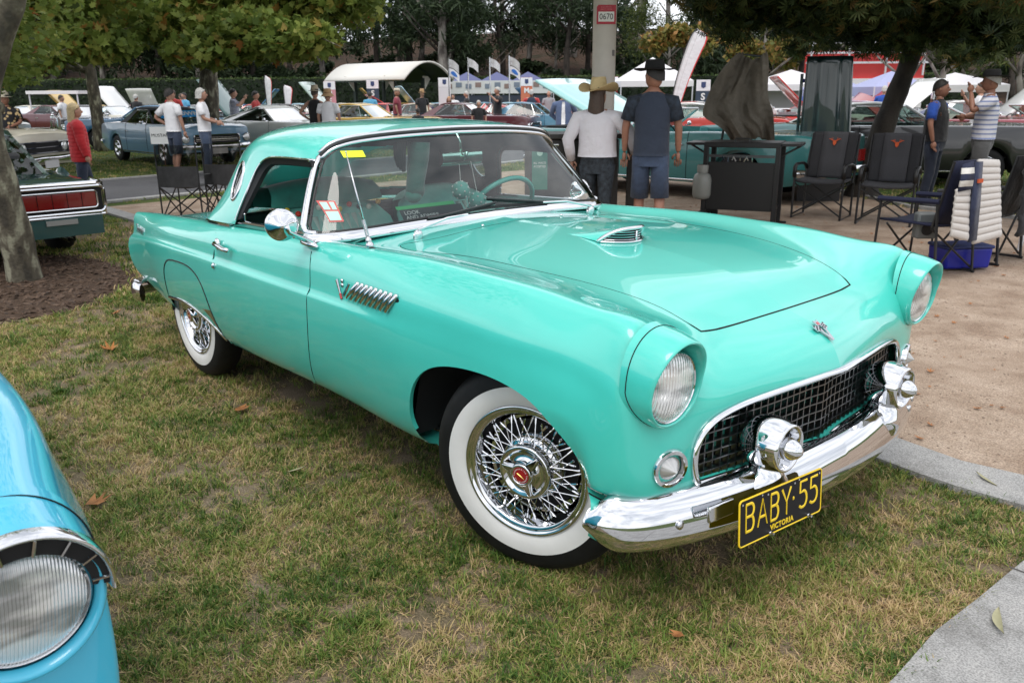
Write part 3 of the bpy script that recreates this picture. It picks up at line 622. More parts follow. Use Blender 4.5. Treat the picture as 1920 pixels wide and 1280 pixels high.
# rear window: a wrap-round opening
rwin = (hc[:, 2] > .93) & (hc[:, 2] < 1.19) & (hc[:, 0] < -2.26) & (hc[:, 1] < .55)
port = ((hc[:, 0]+1.998)/.055)**2+((hc[:, 2]-1.082)/.082)**2 < 1
port &= hc[:, 1] > .5
vin = ((hv[:, 0]+1.998)/.055)**2+((hv[:, 2]-1.082)/.082)**2
def emit2(name, fi, m, parent, off=0, flip=False):
    used, inv = np.unique(fi, return_inverse=True); fi = inv.reshape(fi.shape); v = hv[used]+hn[used]*off; n = hn[used]*(-1 if flip else 1)
    k = len(v); V2 = np.vstack([v, v*[1, -1, 1]]); N2 = np.vstack([n, n*[1, -1, 1]]); F2 = np.vstack([fi[:, ::-1], fi+k])
    return oriented(name, V2, F2, m, parent, N2)
ht = emit2('hardtop', hf[keep & ~rwin & ~port], TURQ, car)
emit2('headliner', hf[keep & ~rwin & ~port], mat('headliner_dark', (.012, .05, .042), .8), ht, -.022, True)
emit2('rear_window', hf[keep & rwin], glass('clear_glass'), ht)
hb = {s: BVHTree.FromPolygons([tuple(p) for p in (HS.reshape(-1, 3)*[1, s, 1])], [tuple(f) for f in hf]) for s in (-1, 1)}
def hpt(x, z, s, off=0):
    h = hb[s].ray_cast(Vector((x, 2*s, z)), Vector((0, -s, 0)))
    if h[0] is None: return Vector((x, .7*s, z)), Vector((0, s, 0))
    n = h[1] if h[1].y*s > 0 else -h[1]; return h[0]+n*off, n
for s in (-1, 1):
    b = MB(); E = [(hpt(-1.998+.055*math.cos(a), 1.082+.082*math.sin(a), s, .001)) for a in np.linspace(0, 2*PI, 48, endpoint=False)]
    b.tube([p for p, n in E], .0095, 10, True, flat=.6, up=None); pf = b.build('porthole_frame', CHROME, ht, smooth='all')
    b = MB(); c0 = sum((p for p, n in E), Vector())/len(E); b.v = [tuple(p-n*.004) for p, n in E]+[tuple(c0)]; b.f = [(i, (i+1) % 48, 48) for i in range(48)]; b.m = [0]*48; b.build('porthole_glass', glass('dark_glass'), pf)
    # inner black seal round the side opening, drip moulding, door top trim
    sw = sidew[2:-4]; P = [hpt(x, z, s, 0)[0] for x, z in sw]
    b = MB(); G = []
    for dn, dy in ((0, .001), (.004, -.004), (.028, -.012), (.034, -.03)):
        Q = []
        for i, p in enumerate(P):
            cx, cz_ = -1.60, 1.02; d = Vector((cx-p.x, 0, cz_-p.z)); 
            if p.x > -1.72: d = Vector((0, 0, -1))
            d.normalize(); Q.append(p+d*dn+Vector((0, s*dy, 0)))
        G.append(Q)
    b.grid(G); b.build('window_seal', BLACK, ht)
    b = MB(); b.tube([p+Vector((0, s*.003, .002)) for p in P], .0042, 6); b.build('drip_moulding', CHROME, ht)
    bl = [(-1.92, .905), (-1.80, .912), (-1.6, .918), (-1.4, .925), (-1.24, .93)]
    b = MB(); b.tube([(x, s*.765, z) for x, z in bl], .008, 6); b.build('door_top_trim', CHROME2, doors[s])
    b = MB(); b.grid([[(x, s*.80, z-.012) for x, z in bl], [(x, s*.755, z-.004) for x, z in bl], [(x, s*.72, z-.03) for x, z in bl], [(x, s*.70, .55) for x, z in bl]]); b.build('door_card', mat('teal_vinyl', (.02, .20, .165), .45), doors[s])
    b = MB(); b.tube([(-1.86, s*.762, .90), (-1.86, s*.762, .945)], .004, 8); b.ball((-1.86, s*.762, .947), .006, 8); b.build('lock_button', CHROME, doors[s])
    b = MB(); b.tube([Vector((x, s*y, z)) for x, y, z in [(-1.93, .800, .892), (-2.05, .795, .886), (-2.2, .785, .880), (-2.30, .765, .876), (-2.36, .72, .873)]], .007, 6, flat=1.6); b.build('base_moulding', CHROME, ht)
# front lip and gasket of the hardtop
base_l = [(-1.030, 0, .972), (-1.036, .2, .970), (-1.048, .4, .964), (-1.062, .55, .957), (-1.085, .68, .950), (-1.125, .765, .946), (-1.165, .798, .945), (-1.196, .808, .950)]
pil_l = [(-1.205, .808, .968), (-1.25, .765, 1.04), (-1.30, .712, 1.12), (-1.335, .668, 1.185)]
head_l = [(-1.338, .650, 1.213), (-1.325, .622, 1.240), (-1.305, .56, 1.266), (-1.285, .45, 1.282), (-1.270, .30, 1.292), (-1.262, .15, 1.297), (-1.260, 0, 1.299)]
Hh = spl([p for p in head_l], 40); Bb = spl(base_l, 50); Pp = spl(pil_l, 24)
hx = np.vstack([Hh, (Hh*[1, -1, 1])[::-1][1:]])
b = MB(); b.tube(hx+[-.006, 0, .020], .008, 8, flat=.8); b.build('roof_lip', CHROME, ht, smooth='all')
b = MB(); b.tube(hx+[.0, 0, .010], .008, 8); b.build('roof_gasket', BLACK, ht)
loop = np.vstack([Bb, Pp, Hh, (Hh*[1, -1, 1])[::-1][1:], (Pp*[1, -1, 1])[::-1], (Bb*[1, -1, 1])[::-1][:-1]])
gc = np.array([-1.15, 0, 1.13])
wf = MB()
# chrome: wide flat base trim, pillars and header
Bf = np.vstack([Bb[::-1]*[1, 1, 1], (Bb*[1, -1, 1])[1:]])
def surf_drop(P, f, d):
    Q = P.copy(); r = P-np.array([-1.45, 0, 0]); n = r[:, :2]/np.linalg.norm(r[:, :2], axis=1)[:, None]; Q[:, :2] += n*f; Q[:, 2] += d; return Q
wf.grid([surf_drop(Bf, -.004, .002), surf_drop(Bf, .004, .003), surf_drop(Bf, .014, -.004), surf_drop(Bf, .028, -.016), surf_drop(Bf, .034, -.026), surf_drop(Bf, .030, -.034)])
for s in (1, -1):
    wf.tube(np.vstack([Bb[-4:], Pp, Hh[:3]])*[1, s, 1]+[-.008, s*.002, 0], .0125, 8, flat=1.0)
    wf.tube(np.vstack([Pp[:-1]])*[1, s, 1]+[-.032, s*.000, -.002], .0065, 6)
wf.tube(hx+[.006, 0, -.002], .0085, 8, flat=.9)
wfr = wf.build('windshield_frame', CHROME, car, smooth='all')
b = MB()
Ls = loop+(gc-loop)/np.linalg.norm(gc-loop, axis=1)[:, None]*.017
b.tube(Ls, .0068, 6, True); b.build('windshield_seal', BLACK, wfr)
# glass: loft from base to header
nb_ = 60
Bw = np.vstack([Bb[::-1], (Bb*[1, -1, 1])[1:]]); Hw = np.vstack([(Hh)[::1], (Hh*[1, -1, 1])[::-1][1:]])
def resamp(P, n): d = np.r_[0, np.cumsum(np.linalg.norm(np.diff(P, axis=0), axis=1))]; q = np.linspace(0, d[-1], n); return np.stack([np.interp(q, d, P[:, i]) for i in range(3)], 1)
Bw = resamp(Bw, nb_); Hw = resamp(Hw, nb_); G = []
for t in np.linspace(0, 1, 14):
    M_ = Bw*(1-t)+Hw*t; bul = math.sin(PI*t)*.022; yy = M_[:, 1]/.8; M_[:, 0] += bul*(1-.5*np.abs(yy)); G.append(M_)
b = MB(); b.grid(G); ws = b.build('windshield', GLASS, car, smooth='all')
GB = BVHTree.FromPolygons(b.v, b.f)
def gpt(y, z, off=.003):
    h = GB.ray_cast(Vector((0, y, z)), Vector((-1, 0, 0)))
    if h[0] is None: h = GB.find_nearest(Vector((-1.2, y, z)))
    n = h[1] if h[1].x > 0 else -h[1]; return h[0]+n*off, n
def on_glass(name, y0, y1, z0, z1, m, parent=None, off=.003, sk=0):
    G = [[gpt(y+sk*(z-z0), z, off)[0] for z in np.linspace(z0, z1, 4)] for y in np.linspace(y0, y1, 6)]; b = MB(); b.grid(G); return b.build(name, m, parent or ws)
WHT = mat('white_paper', (.75, .76, .74), .5); 
st_ = on_glass('windshield_sticker', -.585, -.50, 1.215, 1.240, mat('yellow_sticker', (.75, .85, .02), .4))
rg = on_glass('windshield_sticker', -.738, -.690, .985, 1.060, mat('red_sticker', (.55, .09, .08), .4))
PG = mat('pale_green_paper', (.45, .68, .58), .5)
on_glass('sticker_panel', -.734, -.716, 1.028, 1.055, PG, rg, .0045); on_glass('sticker_panel', -.710, -.696, 1.028, 1.055, PG, rg, .0045); on_glass('sticker_panel', -.734, -.696, .990, 1.022, PG, rg, .0045)
# wipers, washer jets
for (a, e) in (((-.905, -.488, .940), (-.985, .02, .985)), ((-.905, .488, .945), (-.965, -.02, 1.005))):
    a = Vector(a); e = Vector(e); d = (e-a)
    b = MB(); b.lathe([(.017, -.02), (.017, .004), (.012, .012), (0, .013)], AX(a, (.35, 0, 1)), 16); b.tube([a+Vector((0, 0, .014)), a+d*.3+Vector((.01, 0, .03)), a+d*.55+Vector((.004, 0, .02))], [.006, .005, .0035], 6); wp = b.build('wiper', CHROME, car)
    b = MB(); q0, q1 = a+d*.28, e+Vector((0, 0, .004))
    pts = []
    for t in np.linspace(0, 1, 12):
        p = q0.lerp(q1, t); g, n = gpt(p.y, max(.968, min(1.25, p.z+.012)), .010); pts.append(g)
    b.tube(pts, .0045, 6); b.tube([p+Vector((-.004, 0, -.006)) for p in pts], .004, 4, flat=.6); b.build('wiper_blade', mat('wiper_black', (.03, .03, .032), .4), wp)
for y in (-.20, .25):
    p, n = top_pt(-.86, y); b = MB(); b.ball(p+n*.004, (.007, .007, .005), 10); b.build('washer_jet', CHROME, car)
# ---------------------------------------------------------------- interior
TV = mat('teal_vinyl'); TV2 = mat('pale_teal_vinyl', (.20, .58, .49), .4, var=.15, vscale=12)
b = MB(); b.grid([[( -1.04, y, .955-.06*(abs(y)/.75)**4) for y in np.linspace(-.74, .74, 20)], [(-1.16, y, .945-.05*(abs(y)/.75)**4) for y in np.linspace(-.74, .74, 20)], [(-1.24, y, .925-.05*(abs(y)/.75)**4) for y in np.linspace(-.74, .74, 20)], [(-1.27, y, .90-.05*(abs(y)/.75)**4) for y in np.linspace(-.72, .72, 20)], [(-1.24, y, .72) for y in np.linspace(-.70, .70, 20)]])
b.build('dashboard', TV, car, smooth='all')
seat = empty('bench_seat', (0, 0, 0)); seat.parent = car
for s in (-1, 1):
    b = MB(); G = []
    for t, (x, z, hw) in enumerate([(-1.72, .52, .30), (-1.70, .62, .325), (-1.78, .82, .335), (-1.85, .93, .325), (-1.895, .985, .28), (-1.92, 1.0, .21)]):
        G.append([(x+.04*(abs(u))**3, s*.345+u*hw, z-(.055*abs(u)**3)) for u in np.linspace(-1, 1, 15)])
    G += [[(p[0]-.14, p[1], p[2]-.03) for p in G[-1]], [(-2.02, p[1], .5) for p in G[-1]]]
    b.grid(G); b.build('seat_back', TV2, seat, smooth='all')
    b = MB(); b.grid([[(x, s*.345+u*.33, z-.03*abs(u)**4) for u in np.linspace(-1, 1, 13)] for x, z in [(-1.18, .42), (-1.20, .52), (-1.3, .56), (-1.55, .55), (-1.75, .54)]]); b.build('seat_cushion', TV, seat, smooth='all')
    # fluted inserts
    b = MB()
    for i in range(9):
        y = s*.345+(i-4)*.042; b.tube([(-1.745, y, .66), (-1.79, y, .80), (-1.84, y, .90)], .017, 6)
    b.build('seat_flutes', mat('cream_vinyl', (.45, .62, .54), .45), seat, smooth='all')
b = MB(); b.box((-2.1, 0, .70), (.10, 1.4, .42)); b.build('rear_bulkhead', mat('headliner_dark'), car)
wc = Vector((-1.415, .36, .90)); wd = Vector((-.82, 0, .57)).normalized(); Mw = AX(wc, wd)
b = MB(); b.tube([Mw @ Vector((.205*math.cos(a), .205*math.sin(a), 0)) for a in np.linspace(0, 2*PI, 48, endpoint=False)], .0125, 10, True)
for a in (0, PI, PI*1.5): b.tube([Mw @ Vector((0, 0, -.02)), Mw @ Vector((.2*math.cos(a), .2*math.sin(a), 0))], .008, 6)
b.ball(Mw @ Vector((0, 0, -.02)), .035, 14); b.tube([Mw @ Vector((0, 0, -.02)), Vector((-1.18, .36, .74))], .022, 10); b.build('steering_wheel', mat('turquoise_plastic', (.05, .50, .42), .25, coat=.5), car, smooth='all')
b = MB(); P = []
b.grid([[(-1.262+dx, -.115*0+y, 1.188+z) for dx, z in [(.0, .03), (.012, .034), (.028, .02), (.032, 0), (.028, -.02), (.012, -.034), (0, -.03)]] for y in (-.112, -.105, -.06, 0, .06, .105, .112)], closed_v=True); b.tube([(-1.24, 0, 1.185), (-1.235, -.012, 1.255), (-1.25, -.02, 1.292)], .006, 8); b.tube([(-1.225, 0, 1.18), (-1.215, .01, 1.215)], .008, 8); b.build('rear_view_mirror', mat('green_tinted_chrome', (.45, .70, .62), .08, metal=1), car, smooth='all')
# things in the cabin
for (p, lab) in (((-1.235, -.015, 1.045), 'mirror-ball dice bauble hanging highest below the rear view mirror'), ((-1.20, .05, .995), 'mirror-ball dice bauble hanging lowest, nearest the steering wheel')):
    d0 = empty('hanging_ball', p, 0, lab, 'ornament', 'spotted balls hanging from the mirror')
    b = MB(); b.ball((0, 0, 0), .041, 22); b.build('ball', mat('sea_green_plush', (.10, .42, .36), .7, sheen=.4), d0)
    b = MB()
    for i in range(26):
        z = 1-2*(i+.5)/26; a = i*2.4; r = math.sqrt(1-z*z); b.ball((.041*r*math.cos(a), .041*r*math.sin(a), .041*z), .0045, 6)
    b.build('spot', WHT, d0)
    b = MB(); b.tube([(0, 0, .04), (-.015, -(p[1])*.4, 1.17-p[2]-.0)], .0018, 4); b.build('cord', WHT, d0)
sg = empty('courtesy_sign', (-1.11, -.25, .958), 0, 'dark courtesy card LOOK AND ADMIRE BUT PLEASE DON\'T TOUCH on the dashboard behind the windshield', 'sign')
SM = Matrix(((-.30, 0, 1, 0), (1, 0, .0, 0), (0, 1, .3, 0), (0, 0, 0, 1)))
e1 = Vector((.12, 1, .02)).normalized(); e3 = Vector((.75, -.1, .75)); e3 = (e3-e1*e3.dot(e1)).normalized(); e2 = e3.cross(e1)
SM = Matrix(((e1.x, e2.x, e3.x, 0), (e1.y, e2.y, e3.y, 0), (e1.z, e2.z, e3.z, 0), (0, 0, 0, 1)))
b = MB(); b.prism([(-.15, -.058), (.15, -.058), (.15, .058), (-.15, .058)], -.001, .001, SM); b.build('card', mat('sign_slate', (.03, .05, .05), .35), sg)
b = MB(); b.prism([(-.16, .06), (.12, .06), (.12, .078), (-.16, .078)], -.002, .0, SM); b.build('card_header', mat('sign_green', (.05, .45, .16), .4), sg)
for t, y, z in (('LOOK', .038, 0), ('AND ADMIRE', .014, 0), ('BUT PLEASE', -.010, 0), ("DON'T TOUCH", -.036, 1)): text('sign_line', t, SM @ TR(-.135, y, .0016), .030 if z else .026, WHT, sg, .0003, 1.0, 'LEFT', bold=.001 if z else 0)
# plush hanging from the visor and cushions
pl = empty('plush_toy', (-1.30, -.19, 1.10), 0, 'dark green plush leg hanging behind the windshield left of the rear view mirror', 'toy')
b = MB(); b.tube([(0, 0, .16), (.0, -.005, .09), (.01, -.03, .0), (.03, -.05, -.05), (.045, -.055, -.065)], [.05, .046, .04, .042, .03], 14); b.build('leg', mat('dark_green_plush', (.012, .11, .085), .85, sheen=.5, bump=.4, bscale=90), pl, smooth='all')
b = MB(); b.ball((.025, -.055, -.062), (.036, .04, .034), 16); b.build('foot', mat('green_plush', (.02, .22, .17), .85, sheen=.5), pl)
b = MB(); 
for k in range(3): b.tube([(0, .05+k*.012-.16, .16), (.01, .05+k*.012-.17, .10), (.01, .055+k*.012-.17, .06-.01*k)], [.018, .016, .008], 8)
b.build('paw', mat('black_plush', (.006, .02, .018), .9), pl)
cu = empty('bolster_cushion', (-1.93, -.34, .99), 0, 'green velvet bolster cushion with pompom fringe on the seat back behind the passenger window', 'cushion')
b = MB(); G = []
for x, z, hw in [(-.10, -.06, .30), (-.09, .03, .31), (-.04, .085, .29), (.03, .09, .28), (.075, .04, .29), (.085, -.04, .30)]: G.append([(x, u*hw, z*(1-.35*u*u)) for u in np.linspace(-1, 1, 15)])
b.grid(G); b.build('velvet', mat('emerald_velvet', (.01, .20, .15), .7, sheen=.8, var=.4, vscale=9), cu, smooth='all')
pc = [(.75, .35, .05), (.8, .6, .05), (.6, .05, .03), (.02, .02, .02), (.75, .72, .6)]
for i in range(11):
    b = MB(); b.ball((.09, -.28+i*.055, -.055+.012*math.sin(i*2)), .014, 10); b.build('pompom', mat('pompom_%s' % ['orange', 'yellow', 'red', 'black', 'cream'][i % 5], pc[i % 5], .9), cu)
# ---------------------------------------------------------------- wheels
WW = mat('whitewall_rubber', (.72, .71, .69), .45, var=.08, vscale=5)
TY = mat('tyre_rubber', (.008, .008, .0085), .6, spec=.3, var=.4, vscale=18)
def main_wheel(nm, detail=True):
    """wheel about local z = outward axis, centre at origin"""
    r = empty(nm)
    pr_ = [(.198, -.085), (.24, -.095), (.30, -.088), (.330, -.07), (.340, -.055)]
    b = MB(); b.lathe([(.21, -.10), (.27, -.112), (.315, -.10), (.333, -.082), (.3425, -.06), (.3445, -.04), (.3435, -.012), (.3375, .008), (.325, .024), (.305, .034), (.276, .0385)], None, 96, cap=False)
    ty = b.build('tyre', TY, r, smooth=True)
    b = MB(); b.lathe([(.276, .0385), (.262, .0395), (.245, .0385), (.225, .034), (.212, .027)], None, 96, cap=False); b.build('whitewall', WW, ty, smooth='all')
    b = MB(); b.lathe([(.214, .020), (.2155, .030), (.213, .0355), (.206, .0345), (.203, .029), (.199, .027), (.190, .026), (.186, .02), (.180, -.005), (.170, -.02), (.166, -.045)], None, 96, cap=False)
    b.lathe([(.166, -.045), (.140, -.052), (.10, -.05)], None, 64, cap=False)
    rim = b.build('rim', CHROME, r, smooth='all')
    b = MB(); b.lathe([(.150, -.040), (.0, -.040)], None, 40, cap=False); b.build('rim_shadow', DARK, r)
    b = MB(); b.lathe([(.112, -.03), (.105, -.01), (.098, .0), (.075, .004)], None, 48, cap=False); b.build('inner_dish', CHROME, r, smooth='all')
    # spokes in crossing pairs
    for lay, (ri, zi, ro, zo, da, cnt, ph) in enumerate([(.080, .028, .176, -.002, .26, 14, 0), (.080, .028, .176, -.002, -.26, 14, .12), (.084, .006, .170, .012, .34, 14, .2), (.084, .006, .170, .012, -.34, 14, .32)]):
        for i in range(cnt):
            a = 2*PI*(i/cnt)+ph; b = MB()
            p0 = Vector((ri*math.cos(a), ri*math.sin(a), zi)); p1 = Vector((ro*math.cos(a+da), ro*math.sin(a+da), zo)); d = (p1-p0).normalized()
            b.tube([p0, p1], .0018, 5); b.tube([p1-d*.024, p1-d*.004], [.0028, .0040], 6); b.build('spoke', CHROME, rim)
    b = MB(); b.lathe([(.086, .0), (.089, .022), (.0885, .035), (.084, .041), (.076, .040), (.068, .032), (.060, .030), (.044, .036), (.038, .050), (.036, .060), (.030, .063), (.0275, .060)], None, 56, cap=False)
    hub = b.build('hub', CHROME, r, smooth='all')
    b = MB()
    for i in range(3):
        a = 2*PI*i/3+.55; M = RZ(a)
        b.add([(.030, -.020, .040), (.030, .020, .040), (.030, .014, .056), (.030, -.014, .056), (.074, -.009, .040), (.074, .009, .040), (.076, .003, .050), (.076, -.003, .050)], [(0, 1, 2, 3), (3, 2, 6, 7), (4, 7, 6, 5), (0, 3, 7, 4), (1, 5, 6, 2), (0, 4, 5, 1)], 0, M)
    b.build('spinner', CHROME, hub, bevel=.002)
    b = MB(); b.lathe([(.0275, .0), (.0275, .060), (.02, .0615), (0, .062)], None, 32); md = b.build('medallion', mat('medallion_red', (.30, .01, .015), .2, coat=1), hub)
    if detail:
        for k, word in enumerate(('THUNDERBIRD', 'THUNDERBIRD')):
            for i, ch in enumerate(word):
                a = PI*.94-k*PI-i*(PI/11.8); text('medallion_letter', ch, TR(.0215*math.cos(a), .0215*math.sin(a), .0618) @ RZ(a-PI/2), .0062, WHT, hub, .0002)
        b = MB(); b.tube([(-.009, .010, .063), (0, 0, .0635), (.009, -.012, .063)], [.0005, .0022, .0005], 4); b.build('medallion_bird', mat('brass', (.75, .5, .15), .3, metal=1), hub)
    return r
def place_wheel(wh, x, y, s, steer, spin):
    wh.parent = car
    ax = Vector((-math.sin(steer)*-1 if s < 0 else -math.sin(steer), s*math.cos(steer), 0))
    wh.matrix_local = AX((x, y, .342), ax) @ RZ(spin)
w1 = main_wheel('front_wheel'); place_wheel(w1, .0, -.735, -1, math.radians(19), .3)
w2 = main_wheel('rear_wheel'); place_wheel(w2, -2.591, -.745, -1, 0, 1.0)
w3 = copy_tree(w1); w3.name = 'front_wheel'; place_wheel(w3, 0, .735, 1, math.radians(19), 0)
w4 = copy_tree(w2); w4.name = 'rear_wheel'; place_wheel(w4, -2.591, .745, 1, 0, 0)
# ================================================================ ground
C0 = np.array([1.72296, -2.33039]); FH = np.array([-.74875, .66286]); RH = np.array([.66286, .74875]); FANG = math.atan2(RH[1], RH[0])
def gzd(d): return -.007*max(0.0, d-4)
def gz(x, y): return gzd(((x-C0[0])*FH[0]+(y-C0[1])*FH[1]))
def F(a, d, z=0.0):
    p = C0+a*RH+d*FH; return Vector((p[0], p[1], gzd(d)+z))
def hill(d, a=0): return gzd(d)
import bmesh
def sheet(name, poly, off, m, sub=None, kind='structure', thick=0):
    bm = bmesh.new(); vs_ = [bm.verts.new((x, y, 0)) for x, y in poly]; bm.faces.new(vs_); bmesh.ops.triangulate(bm, faces=bm.faces[:])
    p = C0+4*FH; g = bm.verts[:]+bm.edges[:]+bm.faces[:]
    bmesh.ops.bisect_plane(bm, geom=g, plane_co=(p[0], p[1], 0), plane_no=(FH[0], FH[1], 0))
    for v in bm.verts: v.co.z = gz(v.co.x, v.co.y)+off
    if thick:
        r = bmesh.ops.extrude_face_region(bm, geom=bm.faces[:]); 
        for v in [e for e in r['geom'] if isinstance(e, bmesh.types.BMVert)]: v.co.z += thick
    bmesh.ops.recalc_face_normals(bm, faces=bm.faces[:])
    me = bpy.data.meshes.new(name); bm.to_mesh(me); bm.free(); o = link(name, me, None, m); o['kind'] = kind
    if not thick and me.polygons and me.polygons[0].normal.z < 0: me.flip_normals()
    return o
def ground_mat(name, cols, scale, bump, bscale, fine=90, dist=.01, rough=.95):
    """layers of noise between three colours"""
    m = bpy.data.materials.new(name); m.use_nodes = True; n = m.node_tree; I = n.nodes['Principled BSDF'].inputs; I['Roughness'].default_value = rough; I['Specular IOR Level'].default_value = .2
    g = n.nodes.new('ShaderNodeNewGeometry')
    a = n.nodes.new('ShaderNodeTexNoise'); a.inputs['Scale'].default_value = scale; a.inputs['Detail'].default_value = 8; a.inputs['Roughness'].default_value = .7
    b = n.nodes.new('ShaderNodeTexNoise'); b.inputs['Scale'].default_value = fine; b.inputs['Detail'].default_value = 3
    n.links.new(g.outputs['Position'], a.inputs[0]); n.links.new(g.outputs['Position'], b.inputs[0])
    r = n.nodes.new('ShaderNodeValToRGB'); e = r.color_ramp.elements; e[0].position = .36; e[0].color = cols[0]+(1,); e[1].position = .66; e[1].color = cols[2]+(1,)
    x = r.color_ramp.elements.new(.5); x.color = cols[1]+(1,)
    n.links.new(a.outputs[0], r.inputs[0])
    mr = n.nodes.new('ShaderNodeMapRange'); mr.inputs['From Min'].default_value = .3; mr.inputs['From Max'].default_value = .7; mr.inputs['To Min'].default_value = .6; mr.inputs['To Max'].default_value = 1.35
    n.links.new(b.outputs[0], mr.inputs[0])
    mu = n.nodes.new('ShaderNodeVectorMath'); mu.operation = 'SCALE'; n.links.new(r.outputs[0], mu.inputs[0]); n.links.new(mr.outputs[0], mu.inputs['Scale']); n.links.new(mu.outputs[0], I['Base Color'])
    c = n.nodes.new('ShaderNodeTexNoise'); c.inputs['Scale'].default_value = bscale; c.inputs['Detail'].default_value = 5; n.links.new(g.outputs['Position'], c.inputs[0])
    bu = n.nodes.new('ShaderNodeBump'); bu.inputs['Strength'].default_value = bump; bu.inputs['Distance'].default_value = dist; n.links.new(c.outputs[0], bu.inputs['Height']); n.links.new(bu.outputs[0], I['Normal'])
    _m[name] = m; return m
LAWN = ground_mat('lawn_ground', ((.10, .11, .035), (.065, .095, .022), (.045, .085, .016)), .8, .6, 50, 35, .02)
SOIL = ground_mat('thatch_soil', ((.27, .205, .145), (.19, .145, .095), (.11, .095, .05)), 3.0, .8, 120, 160, .01)
GRAV = ground_mat('gravel_surface', ((.28, .20, .145), (.37, .28, .21), (.46, .36, .28)), 2.6, .9, 90, 140, .012)
ASPH = ground_mat('asphalt', ((.075, .075, .08), (.095, .095, .10), (.085, .085, .088)), .8, .4, 300, 300, .004)
CONC = ground_mat('concrete', ((.23, .225, .215), (.33, .325, .315), (.38, .37, .355)), 4.5, .5, 120, 190, .005, .85)
MULCH = ground_mat('mulch_ground', ((.07, .045, .03), (.10, .065, .045), (.05, .035, .025)), 6, 1, 60, 120, .02)
HILLM = ground_mat('hillside_mulch', ((.045, .030, .020), (.075, .045, .030), (.020, .026, .012)), .5, 1, 3, 8, .2)
big = [tuple((C0+a*RH+d*FH)) for a, d in ((-160, -60), (160, -60), (160, 62), (-160, 62))]
sheet('ground', big, -.004, LAWN)
near = [(-5.5, -6.5), (2.2, -6.5), (2.2, 1.0), (-5.5, 1.0)]
sheet('lawn_soil', [(-9.2, -8), (1.6, -8), (1.045, -.42), (1.03, -.15), (1.05, .11), (1.06, .31), (1.06, .47), (1.12, .84), (-9.2, .95)], .0, SOIL)
sheet('gravel_court', [(-11.0, 1.0), (2.4, 1.06), (9, 1.3), (9, 8.6), (-1.7, 8.9), (-2.55, 9.0), (-3.11, 9.10), (-4.33, 10.04), (-6.28, 11.5), (-7.96, 12.4), (-10.6, 14.5), (-11.6, 14.2), (-11.2, 3.0)], .002, GRAV)
sheet('concrete_edging', [(-11.0, .95), (-3, .95), (.37, .83), (.53, .81), (.71, .80), (.95, .82), (2.5, .86), (9, 1.1), (9, 1.32), (2.5, 1.12), (.86, 1.09), (.64, 1.05), (.29, 1.10), (-3, 1.14), (-11.0, 1.16)], .0, CONC, thick=.028)
sheet('concrete_path', [(1.04, -.9), (1.04, -.42), (1.03, -.15), (1.05, .11), (1.06, .31), (1.07, .47), (1.14, .70), (3.5, .70), (3.5, -5), (1.04, -5)], .0, CONC, thick=.022)
ed = np.array([1, 3.9])/math.hypot(1, 3.9)*np.array([-.42, 1]); ed = np.array([-.18, 1.0]); ed /= np.linalg.norm(ed)
r0 = np.array([-11.66, 1.40]); r1 = np.array([-15.41, 2.48])
sheet('asphalt_road', [tuple(r0-ed*14), tuple(r0+ed*40), tuple(r1+ed*40), tuple(r1-ed*14)], .006, ASPH)
for nm, p, w_ in (('road_edging', r0, .22), ('road_edging', r1, -.14)):
    q = np.array([w_, 0]); sheet(nm, [tuple(p-ed*14), tuple(p+ed*40), tuple(p+q+ed*40), tuple(p+q-ed*14)], .002, CONC, thick=.03)
sheet('court_edging', [(-1.7, 8.86), (-2.55, 8.96), (-3.08, 9.04), (-4.28, 9.96), (-6.23, 11.42), (-7.96, 12.3), (-7.96, 12.45), (-6.30, 11.56), (-4.36, 10.10), (-3.12, 9.17), (-2.55, 9.08), (-1.7, 8.98)], .0, CONC, thick=.04)
sheet('mulch_bed', [(-7.6, -2.6), (-8.2, -1.2), (-7.2, -.2), (-5.83, -.10), (-5.25, -.22), (-4.77, -.60), (-4.62, -1.0), (-4.7, -1.5), (-5.2, -2.4), (-6.4, -3.1)], .006, MULCH)
# hillside beyond the hedge
G = []
for d in np.r_[np.linspace(61, 104, 26), 106, 112, 140, 220]:
    row = []
    for a in np.linspace(-150, 150, 90):
        h = gzd(61)-.05+max(0, min(1, (d-61)/40))**1.15*8.6+.5*math.sin(a*.11+d*.07)*min(1, (d-61)/10)+.3*math.sin(a*.43)*min(1, (d-61)/10)
        p = C0+a*RH+d*FH; row.append((p[0], p[1], h))
    G.append(row)
b = MB(); b.grid(G); tag(b.build('hillside', HILLM, smooth='all'), kind='structure')
